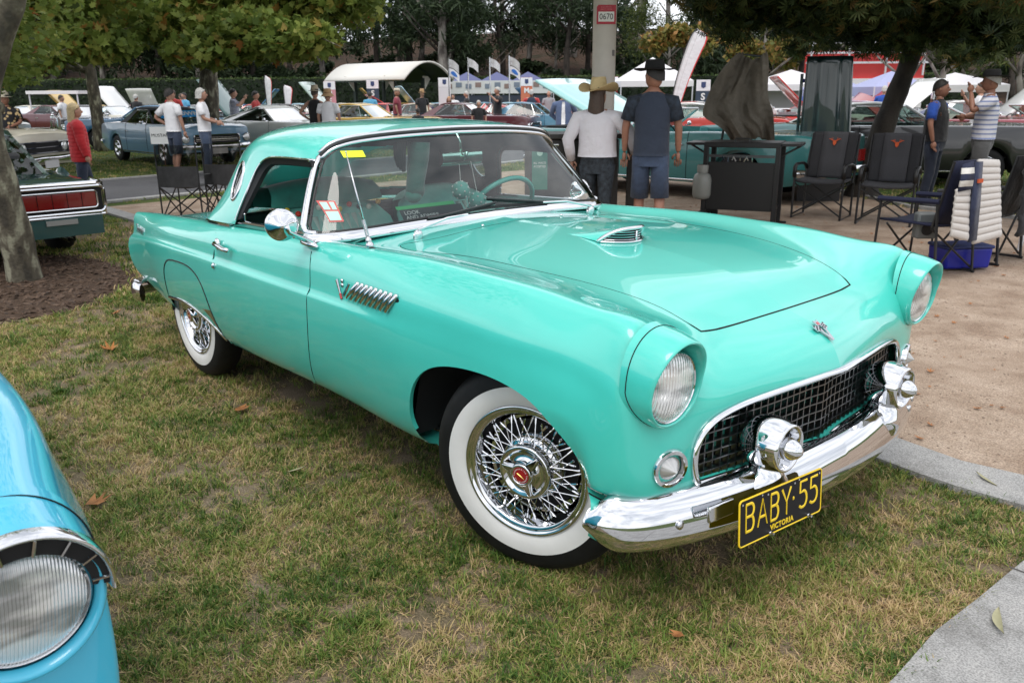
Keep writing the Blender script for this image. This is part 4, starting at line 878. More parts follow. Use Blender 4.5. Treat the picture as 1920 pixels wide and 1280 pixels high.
# ---------------------------------------------------------------- grass tufts (uncountable)
def grass_mat():
    m = bpy.data.materials.new('grass_blades'); m.use_nodes = True; n = m.node_tree; P = n.nodes['Principled BSDF']; I = P.inputs
    I['Roughness'].default_value = .5; I['Specular IOR Level'].default_value = .25
    g = n.nodes.new('ShaderNodeNewGeometry'); oi = n.nodes.new('ShaderNodeObjectInfo')
    z = n.nodes.new('ShaderNodeTexNoise'); z.inputs['Scale'].default_value = 1.7; z.inputs['Detail'].default_value = 4; z.inputs['Roughness'].default_value = .62; n.links.new(g.outputs['Position'], z.inputs[0])
    a = n.nodes.new('ShaderNodeMath'); a.operation = 'MULTIPLY_ADD'; a.inputs[1].default_value = .25; n.links.new(oi.outputs['Random'], a.inputs[0]); n.links.new(z.outputs[0], a.inputs[2])
    at = n.nodes.new('ShaderNodeAttribute'); at.attribute_name = 'dry'; a2 = n.nodes.new('ShaderNodeMath'); a2.operation = 'MULTIPLY_ADD'; a2.inputs[1].default_value = .30; n.links.new(at.outputs['Fac'], a2.inputs[0]); n.links.new(a.outputs[0], a2.inputs[2])
    r = n.nodes.new('ShaderNodeValToRGB'); e = r.color_ramp.elements; e[0].position = .54; e[0].color = (.055, .115, .018, 1); e[1].position = 1.0; e[1].color = (.60, .43, .24, 1)
    for pos, c in ((.65, (.15, .235, .042)), (.77, (.28, .30, .075)), (.87, (.48, .37, .16))): x = e.new(pos); x.color = c+(1,)
    n.links.new(a2.outputs[0], r.inputs[0]); n.links.new(r.outputs[0], I['Base Color'])
    t = n.nodes.new('ShaderNodeBsdfTranslucent'); mx_ = n.nodes.new('ShaderNodeMixShader'); mx_.inputs[0].default_value = .25; n.links.new(r.outputs[0], t.inputs[0])
    o = n.nodes['Material Output']; n.links.new(P.outputs[0], mx_.inputs[1]); n.links.new(t.outputs[0], mx_.inputs[2]); n.links.new(mx_.outputs[0], o.inputs[0]); return m
GRM = grass_mat()
def tuft(nb, spread, hmin, hmax, wd, lean, dryp):
    v = []; f = []; dr = []
    for _ in range(nb):
        a = random.uniform(0, 2*PI); r = spread*math.sqrt(random.random()); bx_, by = r*math.cos(a), r*math.sin(a)
        h = random.uniform(hmin, hmax); la = random.uniform(0, 2*PI); ln = random.uniform(.15, 1)*lean*h; w_ = wd*random.uniform(.6, 1.2)
        dx, dy = math.cos(la), math.sin(la); px, py = -dy, dx; k = len(v); dd = 1.0 if random.random() < dryp else random.uniform(0, .35)
        for t, ww in ((0, 1), (.4, .95), (.75, .6), (1, .05)):
            ox = ln*t**1.7; z = h*(t-.28*lean*t*t); v += [(bx_+dx*ox+px*w_*ww, by+dy*ox+py*w_*ww, z), (bx_+dx*ox-px*w_*ww, by+dy*ox-py*w_*ww, z)]; dr += [dd, dd]
        for q in range(3): f.append((k+2*q, k+2*q+1, k+2*q+3, k+2*q+2))
    me = bpy.data.meshes.new('tuft'); me.from_pydata(v, [], f); at = me.attributes.new('dry', 'FLOAT', 'POINT'); at.data.foreach_set('value', dr); me.materials.append(GRM)
    o = bpy.data.objects.new('tuft', me); return o
def scatter(name, pts, scl, protos, mat_=None, tilt=.25):
    """one object of kind stuff whose points carry instanced tufts"""
    cl = bpy.data.collections.new(name+'_kinds')
    for p in protos: cl.objects.link(p)
    me = bpy.data.meshes.new(name); me.from_pydata([tuple(p) for p in pts], [], []); n = len(pts)
    at = me.attributes.new('rot', 'FLOAT_VECTOR', 'POINT'); R = np.stack([rng.normal(0, tilt*.5, n), rng.normal(0, tilt*.5, n), rng.uniform(0, 6.283, n)], 1); at.data.foreach_set('vector', R.ravel())
    at = me.attributes.new('scl', 'FLOAT', 'POINT'); at.data.foreach_set('value', np.asarray(scl, float))
    at = me.attributes.new('idx', 'INT', 'POINT'); at.data.foreach_set('value', rng.integers(0, len(protos), n))
    o = bpy.data.objects.new(name, me); col.objects.link(o); o['kind'] = 'stuff'
    ng = bpy.data.node_groups.new(name, 'GeometryNodeTree'); ng.interface.new_socket('Geometry', in_out='INPUT', socket_type='NodeSocketGeometry'); ng.interface.new_socket('Geometry', in_out='OUTPUT', socket_type='NodeSocketGeometry')
    N_ = ng.nodes.new; L_ = ng.links.new; gi = N_('NodeGroupInput'); go = N_('NodeGroupOutput'); ip = N_('GeometryNodeInstanceOnPoints'); ci = N_('GeometryNodeCollectionInfo')
    ci.inputs['Collection'].default_value = cl; ci.inputs['Separate Children'].default_value = True; ci.inputs['Reset Children'].default_value = True
    def na(nm, ty): q = N_('GeometryNodeInputNamedAttribute'); q.data_type = ty; q.inputs['Name'].default_value = nm; return q.outputs['Attribute']
    L_(gi.outputs[0], ip.inputs['Points']); L_(ci.outputs[0], ip.inputs['Instance']); ip.inputs['Pick Instance'].default_value = True
    L_(na('idx', 'INT'), ip.inputs['Instance Index']); L_(na('rot', 'FLOAT_VECTOR'), ip.inputs['Rotation']); L_(na('scl', 'FLOAT'), ip.inputs['Scale']); L_(ip.outputs[0], go.inputs[0])
    md = o.modifiers.new('g', 'NODES'); md.node_group = ng; return o
T_near = [tuft(16, .022, .012, .036, .0015, 1.3, .45) for _ in range(6)]+[tuft(12, .024, .020, .052, .0018, 1.1, .08) for _ in range(3)]+[tuft(22, .034, .006, .020, .0014, 2.0, .95) for _ in range(3)]
def pnoise(x, y, s, seed=0):
    from mathutils import noise
    return np.array([noise.noise(Vector((a*s+seed, b_*s-seed, seed*.7))) for a, b_ in zip(x, y)])
def lawn_ok(x, y):
    j = np.abs(rng.normal(0, .022, len(x))); m = (y < .84-.02*x+j) & ~((x > 1.04+j) & (y < 1.0))
    cx, cy = -6.1, -1.35; m &= ~((((x-cx)/1.55)**2+((y-cy)/1.25)**2) < 1)
    return m
NP_ = 80000
d_ = .5+7.5*np.sqrt(rng.random(NP_)); d_ = rng.uniform(.9, 6.6, NP_); a_ = rng.uniform(-.74, .80, NP_)*(d_+.35)
X = C0[0]+a_*RH[0]+d_*FH[0]; Y = C0[1]+a_*RH[1]+d_*FH[1]
ok = lawn_ok(X, Y) & ~((Y > -.62) & (Y < .5) & (X < .2) & (X > -2.5) & (rng.random(NP_) < .6)); X, Y = X[ok], Y[ok]; d_ = d_[ok]
nn = pnoise(X, Y, 2.2, 3)+.5*pnoise(X, Y, 7, 8); keepm = rng.random(len(X)) < np.clip(.78+nn*1.3, .22, 1); X, Y, d_ = X[keepm], Y[keepm], d_[keepm]
scatter('near_grass', [(x, y, gz(x, y)-.001) for x, y in zip(X, Y)], rng.uniform(.7, 1.15, len(X))*(1+.10*np.maximum(0, d_-2)), T_near)
T_far = [tuft(14, .09, .03, .07, .006, .9, .2) for _ in range(5)]
n2 = 26000; d_ = 6+rng.random(n2)**1.5*26; a_ = rng.uniform(-.75, .75, n2)*d_
X = C0[0]+a_*RH[0]+d_*FH[0]; Y = C0[1]+a_*RH[1]+d_*FH[1]
inroad = (X-(-11.66+(Y-1.4)*-.18) < .25) & (X-(-15.41+(Y-2.48)*-.18) > -.2)
court = (Y > .84) & (X > -11.4) & (Y < 9+np.maximum(0, (-3.1-X))*.72)
ok = ~inroad & ~court & ((Y > .84) | lawn_ok(X, Y))
X, Y, d_ = X[ok], Y[ok], d_[ok]
scatter('distant_grass', [(x, y, gz(x, y)-.003) for x, y in zip(X, Y)], rng.uniform(.6, 1.1, len(X)), T_far)
# bark chips, pebbles
def chips(name, n, fx, size, m):
    b = MB()
    for _ in range(n):
        x, y = fx(); s = size*random.uniform(.4, 1.3); R = (RZ(random.uniform(0, 6.28)) @ RX(random.uniform(-.5, .5)) @ RY(random.uniform(-.5, .5))).to_3x3()
        b.box((x, y, gz(x, y)+.008), (s*2.6, s, s*.35), R)
    return tag(b.build(name, m, smooth=False), kind='stuff')
def in_bed():
    while 1:
        a = random.uniform(0, 2*PI); r = math.sqrt(random.random()); x, y = -6.1+1.55*r*math.cos(a), -1.35+1.25*r*math.sin(a); return x, y
chips('bark_chips', 2200, in_bed, .022, mat('bark_chip', (.16, .10, .065), .9, var=.7, vscale=25, c2=(.03, .02, .015)))
b = MB()
for _ in range(2600):
    d = random.uniform(2.6, 8); a = random.uniform(.3, .85)*(d+.3); p = F(a, d)
    if p.y < 1.12: continue
    s = random.uniform(.003, .008)*(1+.08*d); b.box((p.x, p.y, p.z+.003), (s*1.3, s, s*.8), Matrix.Rotation(random.uniform(0, 3), 3, 'Z'), 0, (.6, .6))
tag(b.build('loose_pebbles', mat('pebble', (.34, .26, .20), .9, var=.5, vscale=40), smooth=False), kind='stuff')
LEAFB = mat('dry_leaf', (.36, .15, .05), .7, var=.5, vscale=30)
def maple(s, curl=.3):
    P = []
    for k in range(5):
        a = (k-2)*.62; L = s*(1-.12*abs(k-2)); P.append((L*math.cos(a), L*math.sin(a))); 
        if k < 4: a2 = a+.31; P.append((L*.5*math.cos(a2), L*.5*math.sin(a2)))
    P = [(-.25*s, 0)]+P; v = [(x, y, curl*(x*x+y*y)/s*(1 if i % 2 else .6)) for i, (x, y) in enumerate(P)]+[(.1*s, 0, 0)]
    n = len(P); return v, [(i, (i+1) % n, n) for i in range(n)]
LV = [(-3.37, -1.01, .085, 'orange-brown leaf curled on the grass beside the mulch bed, nearest the rear wheel', 0), (-1.91, -.87, .07, 'tan dry leaf on the grass below the passenger door', 1), (-1.36, -1.68, .075, 'large brown curled leaf on the grass beside the light blue fender', 1), (-4.27, -.73, .07, 'brown leaf lying flat on the lawn edge of the mulch bed', 1),
      (-1.11, -.98, .04, 'small pale leaf blade on the grass left of the front wheel', 2), (.56, -.69, .035, 'small brown leaf on the grass in front of the bumper', 1), (.45, .24, .06, 'long thin bark strip on the grass just right of the number plate', 3), (.77, .93, .055, 'pale eucalyptus leaf on the concrete edging strip', 2), (1.13, .01, .075, 'pale curved eucalyptus leaf on the concrete path corner', 2), (-.30, -2.0, .03, 'tiny rust-brown leaf on the lawn beside the blue headlight', 1)]
for x, y, s, lab, k in LV:
    z = gz(x, y)+(.032 if k == 2 and (x > .7) else .022)
    b = MB()
    if k in (0, 1): v, f = maple(s, .35+.2*random.random()); b.add(v, f)
    else:
        G = [[(s*t, s*.16*math.sin(PI*(t+1)/2)*q+.15*s*t*t, .004*abs(q)) for q in (-1, 0, 1)] for t in np.linspace(-1, 1, 9)]; b.grid(G)
    o = b.build('fallen_leaf', [mat('orange_leaf', (.42, .16, .04), .7, var=.4, vscale=30), LEAFB, mat('eucalyptus_leaf', (.36, .34, .20), .6, var=.2, vscale=20), mat('bark_strip', (.30, .20, .13), .8)][k], smooth='all')
    o.location = (x, y, z); o.rotation_euler = (random.uniform(-.2, .2), random.uniform(-.2, .2), random.uniform(0, 6) if k < 3 else .9); tag(o, lab, 'leaf', 'fallen leaves')

# litter on the gravel and concrete joints
b = MB()
for _ in range(260):
    d = random.uniform(3.0, 12); a = random.uniform(.1, .62)*(d+.3); p = F(a, d)
    if p.y < 1.2 or p.y > 8.3: continue
    v, f = maple(random.uniform(.012, .04), .4); b.add(v, f, 0, TR(p.x, p.y, p.z+.008) @ RZ(random.uniform(0, 6.28)) @ RX(random.uniform(-.3, .3)))
tag(b.build('leaf_litter', LEAFB, smooth=False), kind='stuff')
for y in (-2.4, -.95, .35): b = MB(); b.box((2.3, y, .0225), (2.5, .008, .001)); tag(b.build('path_joint', mat('joint_shadow', (.07, .065, .06), .9)), kind='structure')
# ================================================================ other cars
CREAM = (.62, .58, .48)
def pmat(n, c=None): return _m['paint_'+n] if 'paint_'+n in _m else paint(n, c)
TAILR = mat('red_lens', (.35, .01, .01), .12, coat=1); CLEAR = mat('lamp_glass_far', (.70, .71, .70), .1, metal=.4, coat=1)
INT = mat('dark_interior', (.02, .02, .022), .7); PLATE = mat('plain_plate', (.5, .5, .5), .5)
WMESH = {}
def car_wheel(parent, x, y, s, r, w=.19, white=False, hub='rally'):
    key = (round(r, 2), white, hub)
    if key not in WMESH:
        b = MB(); b.lathe([(r*.6, -w), (r*.93, -w), (r, -w*.85), (r, -w*.2), (r*.95, -.01), (r*.86, .0), (r*.62, -.002)], None, 28, cap=False); tm = b.build('tyre', TY, None, smooth='all').data; bpy.data.objects.remove([o for o in col.objects if o.data == tm][0])
        b = MB(); b.lathe([(r*.62, -.004), (r*.60, .008), (r*.55, -.006), (r*.42, -.03), (r*.26, -.02), (r*.22, .004), (r*.1, .012), (0, .013)], None, 28, cap=False)
        for k in range(5 if hub == 'rally' else 0):
            a = 2*PI*k/5; b.box((r*.40*math.cos(a), r*.40*math.sin(a), -.012), (r*.36, r*.13, .02), Matrix.Rotation(a, 3, 'Z'))
        rm = b.build('rim', CHROME2, None, smooth='all').data; bpy.data.objects.remove([o for o in col.objects if o.data == rm][0])
        wm = None
        if white: b = MB(); b.lathe([(r*.86, .001), (r*.80, .004), (r*.70, .001)], None, 28, cap=False); wm = b.build('whitewall', WW, None, smooth='all').data; bpy.data.objects.remove([o for o in col.objects if o.data == wm][0])
        WMESH[key] = (tm, rm, wm)
    tm, rm, wm = WMESH[key]; M = AX((x, y, r), (0, s, 0))
    t = bpy.data.objects.new('wheel', tm); col.objects.link(t); t.parent = parent; t.matrix_local = M
    for nm, me in (('rim', rm), ('whitewall', wm)):
        if me: o = bpy.data.objects.new(nm, me); col.objects.link(o); o.parent = t
    return t
def field_car(name, label, a, d, phi, paintm, L=4.65, W=1.80, hb=.92, hr=1.33, style='coupe', roofm=None, front='grille', white=False, hoodup=False, trunkup=False, cab=(.36, .78), group=None, seats=(.02, .02, .022), wr=.32, z=0, glassm=None, deck=None, stripes=None, lean=0, hubk='rally', hoodm=None, rk=.62):
    """cars of the sixties: x forward from the middle of the wheelbase; cab = windshield foot and rear-window foot as fractions of the length from the nose"""
    p = F(a, d); t = empty(name, (p.x, p.y, p.z+z), FANG+math.radians(phi), label, 'car', group)
    h = L/2; wb = L*.29; xf, xr = wb, -wb*.98; w = W/2; n = 90
    xs = np.linspace(h, -h, n); G = []
    xc0, xc1 = h-cab[0]*L, h-cab[1]*L; dk = deck or hb
    for x in xs:
        e = abs(x)/h; ww = w*(1-.07*max(0, (e-.72)/.28)**2); u = (x+h)/(2*h)
        zt = hb+.015*math.sin(u*PI)-.05*max(0, (e-.86)/.14)**2 if x > 0 else dk+(hb-dk)*max(0, 1-(-x)/(h*.5))-.04*max(0, (e-.86)/.14)**2
        if style == 'ponycar' or True: zt += .02*math.exp(-((x+wb*.7)/.45)**2)
        zb = .25+.08*max(0, (e-.80)/.2)
        for wx in (xf, xr):
            R = wr+.055; q = R*R-(x-wx)**2
            if q > 0: zb = max(zb, wr-.0+math.sqrt(q)*.96)
        if xc1 < x < xc0: zi, yi = .55, w-.17; crown = 0
        else: zi, yi = zt-.004, w-.2; crown = .035
        cabn = xc1 < x < xc0
        G.append([(x, ww-.22, zb), (x, ww-.035, zb), (x, ww-.008, zb+.05), (x, ww, max(zb+.08, .58)), (x, ww-.012, max(zb+.1, zt-.14)), (x, ww-.03, zt-.02), (x, ww-.055, zt), (x, ww-.13, zt+.004), (x, ww-.16, zi if cabn else zt-.002), (x, ww*.55, zi+(crown*.8 if not cabn else 0)), (x, 0, zi+crown if not cabn else zi)])
    G = np.array(G); b = MB()
    for s in (1, -1):
        b.grid(G*[1, s, 1])
    for k, row in ((0, G[0]), (1, G[-1])):     # end faces
        for s in (1, -1):
            g2 = row*[1, s, 1]; inner = g2.copy(); inner[:, 1] *= .93; inner[:, 0] += (.03 if k == 0 else -.03); inner[:, 2] = .36+(inner[:, 2]-.36)*.94+.01; c_ = inner.copy(); c_[:, 1] *= .0; 
            b.grid([g2, inner, inner*[1, 0, 1]])
    body = b.build('body', paintm, t, smooth=True)
    zt0 = hb-.05; fx = h+.03
    # grille / tail
    if front == 'grille':
        b = MB(); b.box((fx-.0, 0, .62), (.05, W*.62, .20)); g = b.build('grille', DARK, t)
        b = MB(); b.tube([(fx+.03, y, z_) for y, z_ in rrect(W*.31, .10, .05)] and [(fx+.03, y, .62+z_) for y, z_ in rrect(W*.31, .10, .05)], .012, 6, True); b.build('grille_rim', CHROME, g)
        b = MB(); b.box((fx+.03, 0, .62), (.012, W*.58, .022)); b.box((fx+.03, 0, .66), (.01, W*.58, .008)); b.box((fx+.03, 0, .58), (.01, W*.58, .008)); b.build('grille_slat', CHROME2, g)
        nl = (1,)
    elif front == 'wide':
        b = MB(); b.box((fx, 0, .66), (.05, W*.88, .18)); g = b.build('grille', DARK, t)
        b = MB(); b.box((fx+.025, 0, .755), (.03, W*.93, .02)); b.box((fx+.025, 0, .565), (.03, W*.93, .02)); b.box((fx+.025, 0, .66), (.02, W*.6, .012)); b.build('grille_rim', CHROME, g)
        nl = (1, 2)
    for s in (1, -1):
        for k in (nl if front else ()):
            b = MB(); yy = w-.15-(k-1)*.19; b.lathe([(.092, -.02), (.096, .02), (.088, .03)], AX((fx+.005, s*yy, .64 if front != 'wide' else .66), (1, 0, 0)), 20, cap=False); hl = b.build('headlight', CHROME, t)
            b = MB(); b.lathe([(.088, .012), (.06, .03), (0, .036)], AX((fx+.005, s*yy, .64 if front != 'wide' else .66), (1, 0, 0)), 20, cap=False); b.build('lens', CLEAR, hl)
        b = MB()
        for k in range(3): b.box((-fx-.004, s*(w-.17-k*.075), .63), (.05, .05, .17))
        b.build('taillight', TAILR, t)
    for e_, nm in ((1, 'front_bumper'), (-1, 'rear_bumper')):
        b = MB(); P = [(e_*(fx-.22), w-.015, .46), (e_*(fx-.05), w-.03, .46), (e_*(fx+.06), w*.82, .46), (e_*(fx+.09), 0, .46), (e_*(fx+.06), -w*.82, .46), (e_*(fx-.05), -w+.03, .46), (e_*(fx-.22), -w+.015, .46)]
        b.tube(spl(P, 24), .055, 8, flat=.45, up=(0, 0, 1)); b.build(nm, CHROME, t)
    b = MB(); b.box((fx+.12, 0, .36), (.01, .37, .13)); b.build('number_plate', PLATE, t)
    for wx in (xf, xr):
        for s in (1, -1): car_wheel(t, wx, s*(w-.045), s, wr, white=white, hub=hubk)
    b = MB(); b.box((0, 0, .38), (L*.86, W*.66, .2)); b.box((xf, 0, .5), (.7, W*.9, .02)); b.box((xr, 0, .5), (.7, W*.9, .02)); b.build('underbody', DARK, t)
    # chrome sill strip, door gaps, handles
    for s in (1, -1):
        b = MB(); b.tube([(x, s*(w-.001), .285) for x in np.linspace(xf-wr-.1, xr+wr+.1, 4)], .012, 6, flat=.5); b.build('sill_trim', CHROME2, t)
        xd0, xd1 = xc0-.06, xc0-.06-1.2
        dg = MB()
        for x in (xd0, xd1): i = int(np.argmin(abs(xs-x))); dg.tube([tuple(p_*np.array([1, s, 1])+[0, s*.001, 0]) for p_ in G[i][2:7]], .005, 4)
        dg.build('door_gap', GAP, t)
        b = MB(); b.box((xd1+.12, s*(w+.008), hb-.17), (.13, .03, .025)); b.build('door_handle', CHROME, t, bevel=.006)
        b = MB(); b.ball((xc0-.14, s*(w+.03), hb+.06), (.03, .055, .045), 12); b.box((xc0-.12, s*(w-.02), hb+.03), (.03, .08, .02)); b.build('door_mirror', CHROME, t)
    # cabin
    yb = w-.15; yr = w-.33; GM = glassm or glass('car_glass', (.45, .55, .52), .03, k=.65)
    sb = MB()
    for yy in (-.38, .38):
        sb.box((xc0-1.05, yy, .62), (.5, .55, .2)); sb.box((xc0-1.32, yy, .82), (.16, .55, .45), Matrix.Rotation(-.2, 3, 'Y'))
    sb.box((xc1+.45, 0, .66), (.5, 1.2, .25)); sb.box((xc1+.2, 0, .80), (.15, 1.2, .35)); sb.box((xc0-.25, 0, .80), (.3, W-.4, .16)); sb.build('seats', mat('seat_%d' % int(sum(seats)*1e4), seats, .5), t, bevel=.03)
    b = MB(); b.tube([(xc0-.62+.09*math.sin(k), .38+.19*math.cos(k), .90+.16*math.sin(k)) for k in np.linspace(0, 2*PI, 20, endpoint=False)], .013, 6, True); b.build('steering_wheel', BLACK, t)
    ws_t = (xc0-.50, hr-.06)
    def quad(nm, pts, m, th=0):
        b = MB(); b.v = [tuple(p_) for p_ in pts]; b.f = [tuple(range(len(pts)))]; b.m = [0]; return b.build(nm, m, t, smooth=False)
    A = [(xc0+.06, 0, hb+.02), (xc0-.02, yb-.05, hb+.015), (ws_t[0], yr, ws_t[1]), (ws_t[0]+.05, 0, ws_t[1]+.01)]
    wsd = MB(); wsd.grid([[A[1], A[2]], [A[0], A[3]], [(A[1][0], -A[1][1], A[1][2]), (A[2][0], -A[2][1], A[2][2])]])
    if style != 'none':
        wso = wsd.build('windshield', GM, t, smooth='all')
        wf_ = MB(); wf_.tube([A[1], A[2]], .022, 6); wf_.tube([(A[1][0], -A[1][1], A[1][2]), (A[2][0], -A[2][1], A[2][2])], .022, 6)
        wf_.tube([A[2], A[3], (A[2][0], -A[2][1], A[2][2])], .018, 6); wf_.tube([(A[1][0]+.0, A[1][1], A[1][2]-.005), A[0], (A[1][0], -A[1][1], A[1][2]-.005)], .014, 6); wf_.build('windshield_frame', CHROME2 if style in ('open',) else (roofm or paintm), t)
    if style in ('coupe', 'fastback', 'ragtop'):
        rm_ = roofm or paintm
        rx1 = xc1+(rk if style == 'coupe' else .50); 
        if style == 'fastback': rx1 = xc1+1.05
        top = []
        for x, k, hz in ((ws_t[0], 1.0, -.0), (ws_t[0]-.25, 1.0, .045), ((ws_t[0]+rx1)/2, 1.0, .06), (rx1+.15, .99, .045), (rx1, .97, .0)):
            top.append([(x, s_*yr*k*f_, hr-.06+hz*(1 if f_ < 1 else .3)+(.0 if f_ > .9 else .01)) for s_, f_ in ((1, 1.0), (1, .985), (1, .85), (1, .4), (1, 0), (-1, .4), (-1, .85), (-1, .985), (-1, 1.0))])
        if style == 'fastback':
            for x, k, z_ in ((rx1-.45, .98, hr-.17), (xc1+.12, 1.02, hb+.13), (xc1-.18, 1.08, hb+.02)): top.append([(x, s_*yr*k*f_, z_-(0 if f_ < 1 else .02)) for s_, f_ in ((1, 1.0), (1, .985), (1, .85), (1, .4), (1, 0), (-1, .4), (-1, .85), (-1, .985), (-1, 1.0))])
        b = MB(); b.grid(top); ro = b.build('roof', rm_, t, smooth='all')
        sol = ro.modifiers.new('s', 'SOLIDIFY'); sol.thickness = .03
        for s in (1, -1):
            # C pillar
            cp = [(rx1+.16, s*yr*.985, hr-.075), (rx1, s*yr*.97, hr-.07), (xc1-.02, s*(yb-.02), hb), (xc1+(.42 if style != 'fastback' else .62), s*yb, hb)] if style != 'fastback' else [(rx1+.16, s*yr*.985, hr-.075), (rx1-.45, s*yr*.98, hr-.19), (xc1-.15, s*yr*1.07, hb+.0), (xc1+.35, s*yb, hb)]
            q = quad('rear_pillar', cp, rm_); q.modifiers.new('s', 'SOLIDIFY').thickness = .04
            quad('side_window', [(A[1][0]-.05, s*(yb-.02), hb), (A[2][0]-.02, s*yr, hr-.075), cp[0], cp[3]], GM)
            b = MB(); b.tube([(A[1][0]-.02, s*yb, hb+.008), (cp[3][0], s*(yb), hb+.008)], .010, 5); b.tube([(A[2][0], s*(yr+.005), hr-.068), (cp[0][0], s*(yr+.002), hr-.068)], .010, 5); b.tube([(A[1][0]-.38, s*yb, hb), (A[2][0]-.06, s*yr, hr-.08)], .008, 5); b.build('window_trim', CHROME2, t)
        if style != 'fastback':
            b = MB(); b.grid([[(rx1, s_*yr*.97, hr-.065) for s_ in (1, 0, -1)], [(xc1-.03, s_*(yb-.03), hb+.01) for s_ in (1, 0, -1)]]); b.build('rear_window', GM, t)
    if style == 'open':
        b = MB(); b.grid([[(xc1+.3, y, hb+.02) for y in (-yb, 0, yb)], [(xc1+.18, y, hb+.09) for y in (-yb+.03, 0, yb-.03)], [(xc1-.05, y, hb+.07) for y in (-yb+.03, 0, yb-.03)], [(xc1-.12, y, hb) for y in (-yb, 0, yb)]]); b.build('folded_top', roofm or mat('canvas_top', (.35, .33, .28), .8), t, smooth='all')
    if hoodup:
        ang = math.radians(hoodup if hoodup > 1 else 48); hl_ = h-xc0-.12
        M = TR(xc0+.10, 0, hb+.02) @ RY(-ang); b = MB(); G2 = [[(x, y, .03*(1-(y/(w-.15))**2)) for y in np.linspace(-(w-.12), w-.12, 9)] for x in np.linspace(0, hl_, 8)]; b.grid(G2, M=M)
        hd = b.build('hood', hoodm or paintm, t, smooth='all')
        if stripes:
            for y in (-.2, .2): b = MB(); b.grid([[(x, y+dy, .045) for dy in (-.10, .10)] for x in (.05, hl_-.05)], M=M); b.build('hood_stripe', stripes, hd)
        hd.modifiers.new('s', 'SOLIDIFY').thickness = .035
        b = MB(); b.box((xc0+.1+hl_*.45, 0, hb+.028), (hl_*.85, W-.36, .02)); eb = b.build('engine_bay', DARK, t)
        b = MB(); b.box((xc0+.1+hl_*.45, 0, hb+.08), (.5, .35, .1)); b.lathe([(.2, 0), (.2, .06), (.1, .09), (0, .09)], TR(xc0+.1+hl_*.5, 0, hb+.12), 20); b.build('engine', CHROME2, t)
    if trunkup:
        ang = math.radians(45); M = TR(xc1+.05, 0, dk+.02) @ RY(ang); b = MB(); b.grid([[(x, y, .0) for y in (-(w-.15), 0, w-.15)] for x in (0, -.9)], M=M); b.build('trunk_lid', paintm, t).modifiers.new('s', 'SOLIDIFY').thickness = .03
    if stripes and not hoodup:
        b = MB()
        for y in (-.18, .18): b.grid([[(x, y+dy, hr-.06+.078) for dy in (-.07, .07)] for x in (ws_t[0]-.3, rx1+.3)])
        b.build('roof_stripe', stripes, t)
    return t
P_ = pmat
# ---- left of the coupe
TEAL = P_('dark_teal', (.014, .058, .062))
tc_ = field_car('teal_car', 'dark metallic teal sixties coupe seen from behind with one wide segmented red taillight', -6.22, 8.85, 134, TEAL, L=5.1, W=1.92, hb=.76, hr=1.19, cab=(.34, .81), rk=.34, wr=.34, front=None, style='coupe', white=False)
for o in list(tc_.children):
    if o.name.startswith(('taillight', 'rear_bumper', 'body')) and not o.name.startswith('body'): bpy.data.objects.remove(o)
xb = -2.55-.045
for s in (1, -1):
    yc_ = s*.50; RM = AX((xb, yc_, .605), (-1, 0, 0))
    fr = lambda k: [RM @ Vector((x_, y_, .012)) for x_, y_ in rrect(.44*k+.0, .115*k, .05)]
    b = MB(); b.tube(fr(1.0), .016, 8, True); bz = b.build('taillight_bezel', CHROME, tc_)
    b = MB(); b.prism(rrect(.43, .115, .045), -.01, .008, RM); b.build('bezel_back', DARK, bz)
    b = MB(); b.tube([RM @ Vector((x_, y_, .02)) for x_, y_ in rrect(.375, .075, .03)], .008, 6, True); b.build('inner_rim', CHROME2, bz)
    for k in range(6): b = MB(); b.box((0, 0, 0), (.115, .13, .02)); b2 = MB(); b2.add(b.v, b.f, 0, RM @ TR((k-2.5)*.122, 0, .012)); b2.build('taillight', mat('dark_red_lens', (.16, .008, .008), .12, coat=1), tc_)
b = MB(); b.tube([(xb+.30, .935, .755), (xb+.06, .93, .75), (xb-.005, .88, .745), (xb-.01, 0, .75), (xb-.005, -.88, .745), (xb+.06, -.93, .75), (xb+.30, -.935, .755)], .022, 8); b.tube([(xb-.005, .93, .465), (xb-.012, 0, .465), (xb-.005, -.93, .465)], .016, 8); b.tube([(xb, .935, .46), (xb-.004, .93, .75)], .016, 8); b.tube([(xb, -.935, .46), (xb-.004, -.93, .75)], .016, 8); b.build('tail_trim', CHROME, tc_)
b = MB(); b.box((xb-.005, 0, .39), (.03, 1.8, .2)); b.build('lower_panel', TEAL, tc_)
b = MB(); b.box((xb-.03, -.55, .42), (.01, .26, .045)); b.box((xb-.03, .55, .42), (.01, .26, .045)); b.build('reversing_light', mat('grey_lens', (.25, .25, .24), .3), tc_)
for s in (1, -1): b = MB(); b.tube([(xb+.3, s*.62, .26), (xb+.02, s*.62, .26)], .035, 12, cap=False); b.build('exhaust_pipe', CHROME2, tc_)
BL1 = P_('steel_blue', (.07, .22, .42)); BL2 = P_('slate_blue', (.13, .26, .38))
f1 = field_car('grey_blue_car', 'grey-blue convertible parked nose-on beside the MUSTANG board with a ONE OWNER banner in its windshield', -8.5, 21.3, -44, BL2, L=4.6, hb=.93, hr=1.32, style='coupe', front='grille', roofm=mat('dark_vinyl_roof', (.03, .035, .045), .6))
sM = AX((2.3-.30*4.6-.10, .0, 1.16), (.75, 0, .66))
b = MB(); b.prism([(-.62, -.10), (.62, -.10), (.62, .10), (-.62, .10)], .0, .01, sM @ RZ(.03)); bn = empty('window_banner', (0, 0, 0), 0, 'blue ONE OWNER banner across the windshield of the grey-blue car', 'banner'); bn.matrix_world = f1.matrix_world
bn.location = f1.location; bn.rotation_euler = f1.rotation_euler
